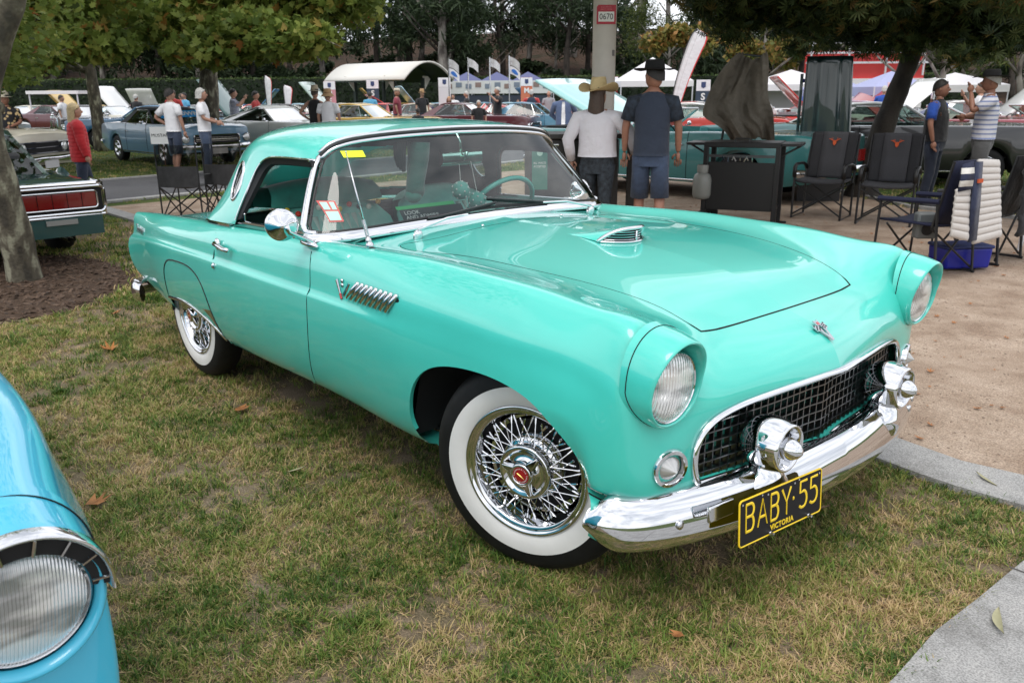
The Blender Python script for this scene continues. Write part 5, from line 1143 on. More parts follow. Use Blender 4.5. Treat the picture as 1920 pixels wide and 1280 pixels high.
b.build('banner_face', mat('banner_blue', (.03, .33, .72), .5), bn); text('banner_text', 'ONE OWNER', sM @ TR(0, 0, .014), .17, WHT, bn, .002, 1.1, bold=.004)
field_car('blue_coupe', 'bright steel-blue coupe behind the grey-blue car, chrome wheels showing its side', -11.9, 28.0, 186, BL1, L=4.6, hb=.93, hr=1.34)
field_car('white_fastback', 'white fastback between the grey-haired woman and the man in a black vest', -6.5, 23.6, -30, P_('off_white', (.82, .82, .76)), L=4.75, hb=.92, hr=1.32, style='fastback', hoodm=None)
field_car('cream_sedan', 'cream sedan behind the dark teal car beside the man in a floral shirt', -10.9, 15.8, -8, P_('cream', CREAM), L=4.7, hb=.95, hr=1.38, front='wide')
field_car('white_sedan', 'white car at the far left edge behind the sycamore trunk', -15.2, 22.0, 10, P_('plain_white', (.7, .7, .68)), L=4.6, hb=.95, hr=1.38)
field_car('black_muscle_car', 'black coupe with chrome-barred grille nose-on behind the woman in red', -16.4, 32.5, -58, P_('black', (.012, .012, .014)), L=4.7, hb=.95, hr=1.35, front='wide')
field_car('cream_coupe', 'cream coupe with pinkish hood beyond the black coupe', -17.2, 37, -20, P_('cream', CREAM), L=4.7, hb=.93, hr=1.33, style='open')
field_car('white_convertible', 'white convertible with black folded top and raised white hood far left of the blue coupe', -16.6, 38.5, 170, P_('plain_white'), hoodup=50, style='ragtop', roofm=mat('black_canvas', (.02, .03, .03), .8))
field_car('orange_striped_car', 'white car with two orange stripes on its raised lid in the far row', -21.6, 52, 265, P_('plain_white'), hoodup=55, hoodm=P_('plain_white'), stripes=mat('orange_stripe_paint', (.75, .16, .06), .3, coat=1))
# ---- middle
field_car('yellow_coupe', 'yellow coupe behind the couple in straw hats', -4.6, 27.0, -18, P_('ochre_yellow', (.62, .40, .07)), L=4.6, hb=.94, hr=1.36)
field_car('green_hood_car', 'dark green car with raised hood at the left of the middle row', -8.7, 29.5, 172, P_('bottle_green', (.02, .09, .08)), hoodup=52)
field_car('pale_hood_car', 'silver-green car with raised hood behind the white fastback', -6.1, 33.0, 172, P_('pale_green', (.32, .42, .38)), hoodup=50)
field_car('red_far_coupe', 'small red coupe behind the green raised hood', -11.0, 38, 8, P_('signal_red', (.50, .03, .02)))
field_car('cream_top_convertible', 'grey-green convertible with a cream canvas top behind the maroon car', -4.1, 35.5, 168, P_('grey_green', (.16, .28, .27)), style='ragtop', roofm=mat('cream_canvas', (.55, .50, .40), .85), L=4.7)
mr_ = field_car('maroon_coupe', 'dark maroon coupe with a red LOW MILEAGE banner in its windshield', -1.5, 28.5, -16, P_('maroon', (.09, .012, .02)), L=4.7, hb=.95, hr=1.36)
bn = empty('window_banner', mr_.location, 0, 'red and white LOW MILEAGE banner in the maroon car windshield', 'banner'); bn.rotation_euler = mr_.rotation_euler
sM = AX((2.35-.34*4.7-.10, .0, 1.18), (.75, 0, .66)) @ RZ(.22)
b = MB(); b.prism([(-.46, -.11), (.46, -.11), (.46, .11), (-.46, .11)], .0, .008, sM); b.build('banner_edge', WHT, bn)
b = MB(); b.prism([(-.44, -.09), (.44, -.09), (.44, .09), (-.44, .09)], .008, .012, sM); b.build('banner_face', mat('banner_red', (.60, .05, .05), .5), bn); text('banner_text', 'LOW MILEAGE', sM @ TR(0, 0, .015), .115, WHT, bn, .002, 1.0, bold=.003)
field_car('blue_notchback', 'powder-blue notchback coupe left of the woman in a blue cardigan', 0.75, 30.0, -12, P_('powder_blue', (.10, .26, .38)), L=4.6, hb=.93, hr=1.36)
field_car('red_coupe', 'red coupe just behind the roof of the powder-blue notchback', -.6, 35.5, 170, P_('brick_red', (.34, .035, .035)), L=4.6, style='fastback')
field_car('red_hood_car', 'red car with low raised hood left of the small tent canopy row', -4.9, 42, 200, P_('signal_red'), hoodup=30)
field_car('pale_blue_hood_car', 'car with a pale blue raised hood reflecting leaves near the shelter', -4.0, 44, 200, P_('ice_blue', (.30, .52, .62)), hoodup=50)
field_car('far_blue_car', 'pale blue car in the far row beneath the flags', 0.2, 40, 0, P_('ice_blue'))
field_car('far_white_car', 'white car in the far row right of the pale blue one', 2.6, 41, 0, P_('plain_white'))
field_car('red_wagon', 'red car half hidden by the pillar and the straw cowboy hat', 3.0, 32.5, 5, P_('signal_red'))
# ---- right
AQ = P_('deep_aqua', (.035, .19, .19)); 
field_car('aqua_convertible', 'deep aqua sixties convertible behind the barbecue, top down and wide raised hood pale with sky', 2.75, 13.6, 138, AQ, L=5.1, W=1.95, hb=.96, hr=1.33, style='open', seats=(.05, .30, .30), cab=(.38, .80), roofm=mat('aqua_tonneau', (.05, .27, .27), .5), wr=.35, front='wide', hoodup=25, hoodm=P_('aqua_sky_sheen', (.30, .60, .59)))  # hood gets a paler paint in place of the sky it reflects
field_car('red_sedan', 'red coupe with white roof behind the aqua convertible', 5.4, 24.0, -20, P_('signal_red'), L=4.7, roofm=P_('plain_white'))
field_car('black_ragtop', 'black coupe behind the first grey camp chair, its hood glossy', 6.35, 14.6, -8, P_('black'), L=4.9, W=1.9, hb=.98, hr=1.36, white=False, front='wide', roofm=P_('silver_roof', (.45, .47, .47)))
field_car('crimson_convertible', 'crimson convertible with cream boot cover behind the tree trunk', 8.9, 18.3, -8, P_('crimson', (.26, .02, .035)), L=5.0, W=1.95, hb=.98, hr=1.30, style='open', roofm=mat('cream_canvas'), white=True, front='wide')
field_car('red_convertible', 'bright red convertible with whitewall tyre at the right behind the striped-shirt man', 10.9, 18.6, -8, P_('fire_red', (.50, .045, .02)), L=4.9, W=1.9, hb=.98, hr=1.3, style='open', white=True, front='wide')
field_car('white_hardtop', 'white hardtop coupe with raised hood behind the tree trunk', 10.6, 25.5, 5, P_('plain_white'), hoodup=40)
field_car('white_pickup', 'white pickup truck left of the dark green raised hood', 8.3, 30, 10, P_('plain_white'), hr=1.7, hb=1.05)
field_car('red_hood_convertible', 'red car with a long slanted red raised hood under the blue tent', 10.8, 29, 12, P_('brick_red'), hoodup=38)
field_car('silver_coupe', 'pale silver-green coupe far behind the polo-shirt man', 11.6, 31, 5, P_('silver_green', (.42, .55, .52)))
field_car('small_red_car', 'small red and white car far left of the khaki cover', 6.7, 31, 10, P_('signal_red'))
for k, (a, d, c, lab) in enumerate([(-18, 40, 'ice_blue', 'pale blue car far left under the white canopy'), (-15.8, 41, 'plain_white', 'white car far left beneath the long white canopy'), (-13.4, 38, 'black', 'black car far left behind the crowd'), (-13, 33, 'steel_blue', 'mid blue car far left near the crowd'), (-6.2, 41, 'signal_red', 'red car in the far row below the small banners'), (14.5, 27, 'signal_red', 'red car far right behind the black folding chair'), (14.2, 33, 'plain_white', 'white car with open door far right')]):
    field_car('distant_car', lab, a, d, 10+k*17, P_(c) if ('paint_'+c) in _m else P_(c, (.1, .1, .1)), group='cars in the far rows')
rs_ = random.Random(11); cc_ = ['ice_blue', 'plain_white', 'signal_red', 'cream', 'steel_blue', 'silver_green', 'maroon', 'black', 'powder_blue', 'ochre_yellow']
adj = {'ice_blue': 'pale blue', 'plain_white': 'white', 'signal_red': 'red', 'cream': 'cream', 'steel_blue': 'mid blue', 'silver_green': 'silver-green', 'maroon': 'maroon', 'black': 'black', 'powder_blue': 'powder-blue', 'ochre_yellow': 'yellow'}
LM2 = [(-.60, 'left of the long white canopy'), (-.47, 'below the orange-striped lid'), (-.36, 'behind the white-shirted pair'), (-.26, 'left of the shelter'), (-.15, 'in front of the shelter'), (-.07, 'under the flags'), (.02, 'left of the pillar'), (.12, 'right of the pillar')]
for k in range(22):
    ra = -.60+k*.036; d = 44+rs_.uniform(-3, 4); c = cc_[(k*3) % 10]; lmk = [l for r_, l in LM2 if ra >= r_-.001][-1]
    field_car('distant_car', ('first' if k % 4 == 0 else 'second' if k % 4 == 1 else 'third' if k % 4 == 2 else 'last')+' far-row '+adj[c]+' car '+lmk, ra*d, d, rs_.choice((5, 170, 195, -15)), P_(c), group='cars in the far rows', hoodup=(46 if k % 5 == 3 else False))
# ================================================================ light blue car at the lower left (front fender and hood in view)
LB = P_('light_blue', (.045, .44, .64))
lb = empty('light_blue_car', (0, 0, 0), 0, 'light blue fifties car at the lower left, only its headlight and front fender in view', 'car')
yo = -2.185
def lbst(x, zc, yo_, zh, k, zs=.55, ext=.0):
    # from the hood centre over the crest down the outer side
    q = min(1, max(0, (.36-x)/.42)); q = q*q*(3-2*q); e = .035*q
    return [(x, yo-1.0, zh+.02), (x, yo-.62, zh+.02), (x, yo-.34, zh), (x, yo-.22, zh+.3*(zc-zh)), (x, yo-.12, zc-.03), (x, yo-.04, zc), (x, yo+.02+e, zc+.004), (x, yo+.085+e, zc-.010-.01*(1-q)), (x, yo+.125+e, zc-.05-.03*(1-q)), (x, yo+.135+e, zc-.16), (x, yo+.138+e, .58), (x, yo+.135+e, .45), (x, yo+.10, .30), (x, yo-.05, .26)]
LR = [(-2.6, .96, 0, .90, 0), (-1.6, .955, 0, .90, 0), (-.9, .948, 0, .895, 0), (-.4, .932, 0, .88, 0), (0, .905, 0, .86, 0), (.25, .882, 0, .83, 0), (.36, .868, 0, .80, 0)]
us2 = [r[0] for r in LR]; PK2 = np.array([lbst(*r, ext=.0) for r in LR]); S2 = np.einsum('vk,ukc->uvc', bsp(14, 60), cubic(us2, PK2, np.linspace(-2.6, .36, 80)))
bx_ = S2[:, :, 0]; bulge = np.exp(-((bx_-.12)/.20)**2)*np.clip((.80-S2[:, :, 2])/.12, 0, 1)*np.clip((S2[:, :, 1]-(yo+.04))/.05, 0, 1); S2[:, :, 1] += .028*bulge
e0 = S2[-1]; cc = np.array([.36, yo-.02, .56]); cap_ = [e0+(cc-e0)*k*[1, 1, .9]+[dx, 0, 0] for k, dx in ((.03, .02), (.10, .035), (.3, .04), (.7, .04), (.98, .04))]
b = MB(); b.grid(np.concatenate([S2, np.array(cap_)])); b.build('body', LB, lb, smooth='all')
hc_ = Vector((.435, yo+.012, .725)); n = 64; Gq = []
def lring(x, ry, rz, dz, top=0): return [(x+top*max(0, math.sin(2*PI*i/n)), hc_.y+ry*math.cos(2*PI*i/n), hc_.z+dz+rz*math.sin(2*PI*i/n)) for i in range(n)]
b = MB(); b.grid([lring(.30, .132, .150, 0), lring(.345, .130, .142, 0), lring(.40, .124, .134, 0, .02), lring(.435, .118, .124, 0, .03), lring(.445, .111, .115, 0, .03), lring(.440, .105, .108, 0, .02), lring(.425, .101, .103, 0)], closed_v=True); hd = b.build('headlight_housing', LB, lb, smooth='all')
b = MB(); b.tube(lring(.338, .1315, .1445, 0), .0016, 5, True); b.build('housing_seam', GAP, hd)
arc = lambda x, r1, r2, a0, a1: [(x+.036*max(0, math.sin(t)), hc_.y+r1*math.cos(t), hc_.z+r2*math.sin(t)) for t in np.linspace(a0, a1, 40)]
b = MB(); b.grid([arc(.430, .130, .1425, -.05, PI+.05), arc(.450, .129, .141, -.05, PI+.05), arc(.459, .1255, .137, -.05, PI+.05), arc(.456, .1215, .1325, -.05, PI+.05), arc(.43, .1195, .1305, -.05, PI+.05)]); b.build('headlight_eyebrow', CHROME, lb, smooth='all')
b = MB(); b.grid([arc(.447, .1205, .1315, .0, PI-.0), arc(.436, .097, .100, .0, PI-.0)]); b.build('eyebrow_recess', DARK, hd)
b = MB()
for t in np.linspace(.12, PI-.12, 8): b.tube([(.450+.036*math.sin(t), hc_.y+.120*math.cos(t), hc_.z+.130*math.sin(t)), (.440+.036*math.sin(t), hc_.y+.098*math.cos(t), hc_.z+.101*math.sin(t))], .0024, 5)
b.build('eyebrow_rib', CHROME2, hd)
b = MB(); b.lathe([(.099, -.02), (.0995, .0), (.095, .006), (.0915, .002)], AX((.428, hc_.y, hc_.z), (1, 0, -.04)), 56, cap=False); b.build('bezel', CHROME2, hd)
b = MB(); b.lathe([(.0915*math.cos(t), .026*math.sin(t)-.004) for t in np.linspace(.0, PI/2-.01, 12)]+[(0, .022)], AX((.432, hc_.y, hc_.z), (1, 0, -.04)), 64, cap=False); b.build('headlight', LENSM, lb, smooth='all')
b = MB()
for i in range(13): b.tube([(-.62+i*.026, yo+.055, .946-.0008*i), (-.62+i*.026, yo+.112, .905)], .010, 6)
b.build('fender_ornament', CHROME, lb, smooth='all')
b = MB(); b.box((-1.0, yo-.4, .4), (2.5, .9, .3)); b.build('underbody', DARK, lb)
car_wheel(lb, .05, yo+.08, 1, .34, white=True)
for a, d, phi, c, k_ in ((9.4, 24.5, 172, 'signal_red', 'red coupe'), (12.9, 24.0, -14, 'plain_white', 'white coupe'), (14.6, 21.5, -10, 'signal_red', 'red coupe'), (7.6, 34.5, 10, 'plain_white', 'white coupe')):
    field_car('parked_car', {9.4: 'red coupe parked between the khaki cover and the tree trunk', 12.9: 'white coupe parked behind the polo-shirt man', 14.6: 'red coupe parked farthest right behind the striped-shirt man', 7.6: 'white coupe far behind the khaki cover'}[a], a, d, phi, P_(c), group='cars parked on the right side', hoodup=44 if a in (9.4, 12.9) else False)
# ================================================================ people
SKIN = mat('skin', (.42, .23, .16), .5, var=.12, vscale=20); SKIND = mat('tanned_skin', (.30, .14, .09), .5, var=.12, vscale=20)
def cloth(n, c=None, **k): return _m[n] if n in _m else mat(n, c, .85, bump=.75, bscale=8, dist=.035, sheen=.15, **k)
def stripes(name, c1, c2, scale, axis='Z', w=.5):
    if name in _m: return _m[name]
    m = mat(name, c1, .85, bump=.7, bscale=8, dist=.03); n = m.node_tree; t = n.nodes.new('ShaderNodeTexCoord'); wv = n.nodes.new('ShaderNodeTexWave'); wv.bands_direction = axis; wv.inputs['Scale'].default_value = scale; wv.inputs['Distortion'].default_value = .6
    r = n.nodes.new('ShaderNodeValToRGB'); r.color_ramp.interpolation = 'CONSTANT'; r.color_ramp.elements[0].color = tuple(c1)+(1,); r.color_ramp.elements[1].color = tuple(c2)+(1,); r.color_ramp.elements[1].position = w
    n.links.new(t.outputs['Object'], wv.inputs[0]); n.links.new(wv.outputs[1], r.inputs[0]); n.links.new(r.outputs[0], n.nodes['Principled BSDF'].inputs['Base Color']); return m
def skin_mesh(name, nodes, edges, m, parent, root=0, sub=1, ico=False):
    """continuous surface grown round a skeleton; nodes: (x, y, z, rx, ry)"""
    me = bpy.data.meshes.new(name); me.from_pydata([n[:3] for n in nodes], edges, []); o = link(name, me, parent, m)
    md = o.modifiers.new('skin', 'SKIN'); md.use_smooth_shade = True
    if not me.skin_vertices: 
        me.skin_vertices.new() if hasattr(me.skin_vertices, 'new') else None
    if me.skin_vertices:
        for i, n in enumerate(nodes): me.skin_vertices[0].data[i].radius = (n[3], n[4] if len(n) > 4 else n[3])
        me.skin_vertices[0].data[root].use_root = True
    s = o.modifiers.new('sub', 'SUBSURF'); s.levels = s.render_levels = sub; return o
def loft(b, rings, seg=18, k=0, close=True):
    """rings: (cx, cy, cz, rx, ry[, tilt]) stacked up; elliptical sections"""
    P = []
    for r in rings:
        cx, cy, cz, rx, ry = r[:5]; e = r[5] if len(r) > 5 else 0
        P.append([(cx+rx*math.cos(a), cy+ry*math.sin(a)*(1), cz+e*math.cos(a)) for a in np.linspace(0, 2*PI, seg, endpoint=False)])
    base = len(b.v); b.grid(P, closed_v=True, k=k)
    if close: b.f += [tuple(range(base, base+seg))[::-1], tuple(range(base+seg*(len(P)-1), base+seg*len(P)))]; b.m += [k, k]
ARM = {'down': ((.00, .25, 1.17), (.05, .26, .93)), 'hip': ((-.12, .36, 1.20), (.06, .20, 1.03)), 'behind': ((-.14, .27, 1.19), (-.16, .05, 1.02)), 'folded': ((.08, .25, 1.20), (.25, .02, 1.20)), 'front': ((.04, .25, 1.18), (.26, .12, 1.10)), 'raised': ((.18, .24, 1.28), (.22, .08, 1.52)), 'swing': ((-.10, .27, 1.17), (.02, .30, .94)), 'camera': ((.15, .24, 1.30), (.30, .08, 1.50)), 'open': ((.02, .33, 1.20), (.16, .40, 1.02))}
def person(label, a, d, phi, H=1.74, top=None, legs=None, hair=None, hat=None, sleeve='short', shorts=False, arms=('down', 'down'), build_=1.0, skin=None, hairlen='short', z=0, stride=0, group=None, jacket=False, shoe=(.03, .03, .035), detail=True, extra=None, topname='shirt', head_turn=0, hem=.93, quilt=False, skirt=False):
    p = F(a, d); t = empty('person', (p.x, p.y, p.z+z), FANG+math.radians(phi), label, 'person', group); k = H/1.75; t.scale = (k, k, k)
    sk = skin or SKIN; B = build_
    sub = 2 if d < 14 else 1
    N_ = [(0, 0, .95, .11, .15*B), (0, 0, 1.08, .10*B, .135*B), (.0, 0, 1.25, .105*B, .155*B), (-.01, 0, 1.38, .095, .165*B), (-.005, 0, 1.47, .055, .06), (.005, 0, 1.56, .050, .05)]
    E_ = [(0, 1), (1, 2), (2, 3), (3, 4), (4, 5)]
    for s, ap in ((1, arms[0]), (-1, arms[1])):
        (ex, ey, ez), (hx, hy, hz) = ARM[ap]; i = len(N_)
        N_ += [(-.01, s*.19*B, 1.42, .052), (ex, s*ey*B, ez, .040), ((ex+hx)/2, s*(ey*B+hy)/2, (ez+hz)/2, .036), (hx, s*hy, hz, .024)]; E_ += [(3, i), (i, i+1), (i+1, i+2), (i+2, i+3)]
    for s in (1, -1):
        st_ = stride*s; i = len(N_); N_ += [(0, s*.09, .88, .085, .09), (.02+st_*.12, s*.10, .50, .055), (-.03+st_*.20, s*.105, .30, .054), (-.02+st_*.26, s*.105, .09, .034), (.11+st_*.26, s*.12, .035, .03)]; E_ += [(0, i), (i, i+1), (i+1, i+2), (i+2, i+3), (i+3, i+4)]
    body = skin_mesh('body', N_, E_, sk, t, 0, sub)
    # head
    hz = 1.635; T = RZ(head_turn); b = MB(); HM = TR(.012, 0, hz) @ T
    G = []
    for i in range(13):
        v_ = -PI/2+PI*i/12; r = math.cos(v_); zz = math.sin(v_)
        G.append([HM @ Vector((.092*r*math.cos(u)*(1.04 if math.cos(u) > 0 and zz < .2 else 1)+(-.012 if zz < -.3 else 0)*(1 if math.cos(u) < 0 else -.6), .074*r*math.sin(u)*(1-.16*max(0, -zz)), .115*zz)) for u in np.linspace(0, 2*PI, 18, endpoint=False)])
    b.grid(G, closed_v=True); b.ball(HM @ Vector((.098, 0, -.012)), (.018, .012, .020), 8)
    for s in (1, -1): b.ball(HM @ Vector((-.005, s*.074, -.01)), (.016, .008, .026), 8)
    hd = b.build('head', sk, t, smooth='all')
    if d < 22:
        b = MB(); [b.ball(HM @ Vector((.083, s*.03, .012)), (.008, .011, .007), 8) for s in (1, -1)]; b.build('eyes', DARK, hd)
        b = MB(); b.ball(HM @ Vector((.084, 0, -.055)), (.008, .022, .005), 8); b.build('mouth', mat('lips', (.3, .10, .09), .5), hd)
    for s, ap in ((1, arms[0]), (-1, arms[1])):     # hands with five fingers
        (ex, ey, ez), (hx, hy, hz_) = ARM[ap]; w_ = Vector((hx, s*hy, hz_)); dr = (w_-Vector((ex, s*ey*B, ez))).normalized(); M = AX(w_, dr, (0, s, 0) if abs(dr.y) < .8 else (1, 0, 0))
        b = MB(); b.ball(M @ Vector((0, 0, .045)), (.040, .022, .050), 10)
        b.v = [tuple(M @ (M.inverted() @ Vector(q))) for q in b.v]
        for fi, L_ in enumerate((.065, .075, .070, .055)):
            o0 = Vector(((fi-1.5)*.0, (fi-1.5)*.019, .075)); b.tube([M @ o0, M @ (o0+Vector((.006, 0, L_*.5))), M @ (o0+Vector((.026, 0, L_)))], [.0095, .009, .007], 6)
        b.tube([M @ Vector((0, -.028, .02)), M @ Vector((.012, -.05, .05)), M @ Vector((.02, -.052, .075))], [.012, .011, .008], 6)
        b.build('hand', sk, t, smooth='all')
    # clothes
    tm = top
    g = .016 if not jacket else .034
    wst = [(0, 0, hem, .118*B+g*.6, .160*B+g), (0, 0, hem+.07, .115*B+g, .158*B+g), (0, 0, 1.15, .108*B+g*1.1, .150*B+g), (-.003, 0, 1.28, .110*B+g, .168*B+g*.7), (-.008, 0, 1.38, .100+g, .178*B+g*.5), (-.01, 0, 1.435, .080+g, .165*B+g*.3), (-.008, 0, 1.47, .068+g*.6, .125*B+g*.3), (-.004, 0, 1.498, .064, .070)]
    if quilt:
        w2 = []
        zs_ = np.linspace(hem, 1.49, 34); A_ = np.array(wst)
        for i_, zz in enumerate(zs_): r_ = [np.interp(zz, A_[:, 2], A_[:, c]) for c in range(5)]; q = .012*(abs(math.sin(i_*PI/3))); w2.append((r_[0], r_[1], zz, r_[3]+q, r_[4]+q))
        wst = w2
    b = MB(); loft(b, wst, 22); sh = b.build(topname, tm, t, smooth='all'); 
    if detail: mdp = sh.modifiers.new('sub', 'SUBSURF'); mdp.levels = mdp.render_levels = 1
    for s, ap in ((1, arms[0]), (-1, arms[1])):
        (ex, ey, ez), (hx, hy, hz_) = ARM[ap]; S0 = Vector((-.01, s*.08*B, 1.418)); S1 = Vector((-.01, s*.190*B, 1.395)); El = Vector((ex, s*ey*B, ez)); Hd = Vector((hx, s*hy, hz_))
        if sleeve == 'none': continue
        b = MB()
        if sleeve == 'short': b.tube([S0, S1, S1.lerp(El, .35), S1.lerp(El, .72)], [.052+g, .066+g*.7, .058+g*.7, .060+g*.6], 12)
        else:
            pts = [S0, S1, S1.lerp(El, .5), El, El.lerp(Hd, .5), El.lerp(Hd, .97)]; rr = [.052+g, .064+g*.7, .053+g*.7, .047+g*.6, .043+g*.5, .034+g*.4]
            if quilt: Pq = spl([tuple(q) for q in pts], 30); rr = [np.interp(i_/29, np.linspace(0, 1, 6), rr)+.009*abs(math.sin(i_*PI/3)) for i_ in range(30)]; pts = [Vector(q) for q in Pq]
            b.tube(pts, rr, 12)
        b.build('sleeve', extra.get('sleeve', tm) if extra else tm, sh, smooth='all')
    if legs:
        b = MB(); loft(b, [(0, 0, .80, .11, .165*B), (0, 0, .88, .118*B, .172*B), (0, 0, .96, .116*B, .160*B), (0, 0, 1.02, .108*B, .150*B)], 20); tr = b.build('shorts' if shorts else 'trousers', legs, t, smooth='all')
        for s in (1, -1):
            st_ = stride*s; A0, A1, A2, A3 = Vector((0, s*.085*B, .90)), Vector((.02+st_*.12, s*.10, .50)), Vector((-.01+st_*.19, s*.105, .30)), Vector((-.02+st_*.26, s*.105, .07))
            b = MB()
            if shorts: b.tube([A0, A0.lerp(A1, .5), A0.lerp(A1, 1.02)+Vector((0, 0, 0))], [.094*B, .090, .092], 14)
            else: b.tube([A0, A0.lerp(A1, .5), A1, A2, A3], [.094*B, .088, .070, .066, .060], 14)
            b.build('trouser_leg', legs, tr, smooth='all')
    if not (shorts and False):
        for s in (1, -1):
            st_ = stride*s; b = MB(); b.ball((.05+st_*.26, s*.115, .045), (.135, .050, .045), 12); b.box((.05+st_*.26, s*.115, .014), (.26, .095, .028)); b.build('shoe', mat('shoe_%d' % int(sum(shoe)*1e3), shoe, .6), t, smooth='all')
    if hair:
        b = MB(); G = []
        for i in range(9):
            v_ = -.05+(PI/2+.05)*i/8; r = math.cos(v_); zz = math.sin(v_)
            G.append([HM @ Vector((-.016+.104*r*math.cos(u)*(.86 if math.cos(u) > 0 else 1.02), .086*r*math.sin(u), .018+.115*zz+(.045*max(0, math.cos(u)) if i < 3 else 0)-(.055*max(0, -math.cos(u)) if i == 0 else 0))) for u in np.linspace(0, 2*PI, 20, endpoint=False)])
        if hairlen == 'bob': G = [[HM @ Vector((-.020+.108*math.cos(u)*(.70 if math.cos(u) > 0 else 1.05), .100*math.sin(u), (-.075 if math.cos(u) < .35 else .04))) for u in np.linspace(0, 2*PI, 20, endpoint=False)]]+G
        if hairlen == 'long': G = [[HM @ Vector((-.035+.075*math.cos(u)*(.3 if math.cos(u) > 0 else 1.0), .085*math.sin(u), (-.36 if math.cos(u) < .25 else .03)+.02*math.sin(5*u))) for u in np.linspace(0, 2*PI, 20, endpoint=False)], [HM @ Vector((-.035+.095*math.cos(u)*(.5 if math.cos(u) > 0 else 1.0), .105*math.sin(u), (-.16 if math.cos(u) < .25 else .04))) for u in np.linspace(0, 2*PI, 20, endpoint=False)]]+G
        b.grid(G, closed_v=True); b.build('hair', hair, t, smooth='all')
    if hat:
        kind, hm, bandm = hat; b = MB(); rim = {'cowboy': .225, 'fedora': .20, 'panama': .165, 'sun': .175, 'cap': .095, 'bucket': .13}[kind]; G = []
        for i in range(7):
            f_ = i/6; r = .092+(rim-.092)*f_
            G.append([HM @ Vector((-.005+r*math.cos(u)*(1.08), r*.92*math.sin(u), .068-.012*f_*(2 if kind == 'sun' else 0)*3+(.085*f_**1.6*abs(math.sin(u))**2.2-.018*f_*abs(math.cos(u)) if kind == 'cowboy' else .022*f_*abs(math.sin(u))-.012*f_ if kind == 'fedora' else -.012*f_))) for u in np.linspace(0, 2*PI, 32, endpoint=False)])
        b.grid(G, closed_v=True)
        if kind == 'cap': b.grid([[HM @ Vector((.06+.13*f_, y, .055-.02*f_)) for y in (-.06, 0, .06)] for f_ in (0, .5, 1)])
        ht_ = {'cowboy': .135, 'fedora': .09, 'panama': .12, 'sun': .10, 'cap': .075, 'bucket': .10}[kind]
        G = []
        for i in range(7):
            f_ = i/6; r = (.094-.022*f_**2)*(1 if i < 6 else .0)
            dent = (.022 if kind in ('cowboy', 'panama') else 0)
            G.append([HM @ Vector((-.005+r*1.08*math.cos(u), r*.93*math.sin(u)*(1-.12*f_*(dent > 0)), .066+ht_*min(1, f_*1.15)*(1 if i < 6 else .88)+(dent*.5*abs(math.sin(u)) if i in (4, 5) else 0))) for u in np.linspace(0, 2*PI, 32, endpoint=False)])
        b.grid(G, closed_v=True); ho = b.build('hat', hm, t, smooth='all'); ho.modifiers.new('s', 'SOLIDIFY').thickness = .004
        if bandm: b = MB(); b.lathe([(.0975, .0), (.0955, .028)], HM @ TR(-.005, 0, .070) @ Matrix.Diagonal((1.08, .95, 1, 1)), 28, cap=False); b.build('hat_band', bandm, ho)
    return t
WHITE_T = cloth('white_cotton', (.74, .74, .76)); NAVY = cloth('navy_cloth', (.018, .028, .055)); DENIM = cloth('denim', (.035, .055, .10), var=.4, vscale=6); BLKC = cloth('black_cloth', (.012, .012, .014)); 
REDC = cloth('red_cloth', (.42, .04, .04)); BLOND = mat('blond_hair', (.52, .40, .22), .55, var=.3, vscale=40); GREY = mat('grey_hair', (.48, .47, .44), .6, var=.3, vscale=40); BROWN = mat('brown_hair', (.06, .035, .022), .55, var=.3, vscale=40); DKH = mat('dark_hair', (.015, .012, .010), .55)
STRAW = stripes('woven_straw', (.50, .37, .17), (.62, .50, .28), 60, 'Z', .5); STRAW2 = mat('pale_straw', (.66, .60, .48), .8)
person('woman with long blond hair in a red quilted jacket walking away on the grass', -6.55, 12.2, 35, 1.60, cloth('red_quilted_nylon', (.46, .015, .022)), NAVY, BLOND, sleeve='long', hairlen='long', jacket=True, quilt=True, arms=('down', 'down'), stride=.6, topname='jacket', hem=.84, z=-.10, B=1 if False else None) if False else person('woman with long blond hair in a red quilted jacket walking away on the grass', -6.22, 12.2, 35, 1.54, cloth('red_quilted_nylon', (.46, .015, .022)), NAVY, BLOND, sleeve='long', hairlen='long', jacket=True, quilt=True, arms=('down', 'down'), stride=.6, topname='jacket', hem=.84, z=-.12, head_turn=0)
def floral():
    m = mat('floral_print', (.012, .012, .016), .85, bump=.3, bscale=14); n = m.node_tree; t = n.nodes.new('ShaderNodeTexCoord'); v = n.nodes.new('ShaderNodeTexVoronoi'); v.inputs['Scale'].default_value = 13; r = n.nodes.new('ShaderNodeValToRGB'); r.color_ramp.interpolation = 'CONSTANT'
    r.color_ramp.elements[0].color = (.5, .36, .18, 1); r.color_ramp.elements[1].color = (.012, .012, .016, 1); r.color_ramp.elements[1].position = .36; n.links.new(t.outputs['Object'], v.inputs[0]); n.links.new(v.outputs[0], r.inputs[0]); n.links.new(r.outputs[0], n.nodes['Principled BSDF'].inputs['Base Color']); return m
person('man in a cream panama hat and black floral shirt at the left edge', -10.0, 17.0, -80, 1.66, floral(), NAVY, None, ('panama', STRAW2, BLKC), arms=('front', 'front'), skin=SKIND, z=-.05)
person('dark-haired man in a white T-shirt and dark shorts, one hand on his hip', -6.50, 16.4, 60, 1.68, WHITE_T, NAVY, DKH, shorts=True, arms=('hip', 'down'), stride=.3)
person('grey-haired woman in a white T-shirt and jeans with hands clasped', -5.90, 16.4, 10, 1.68, WHITE_T, DENIM, GREY, arms=('front', 'front'), hairlen='bob')
person('man in a red T-shirt seen from behind, beyond the white-shirted pair', -10.6, 27, 90, 1.80, REDC, NAVY, BROWN)
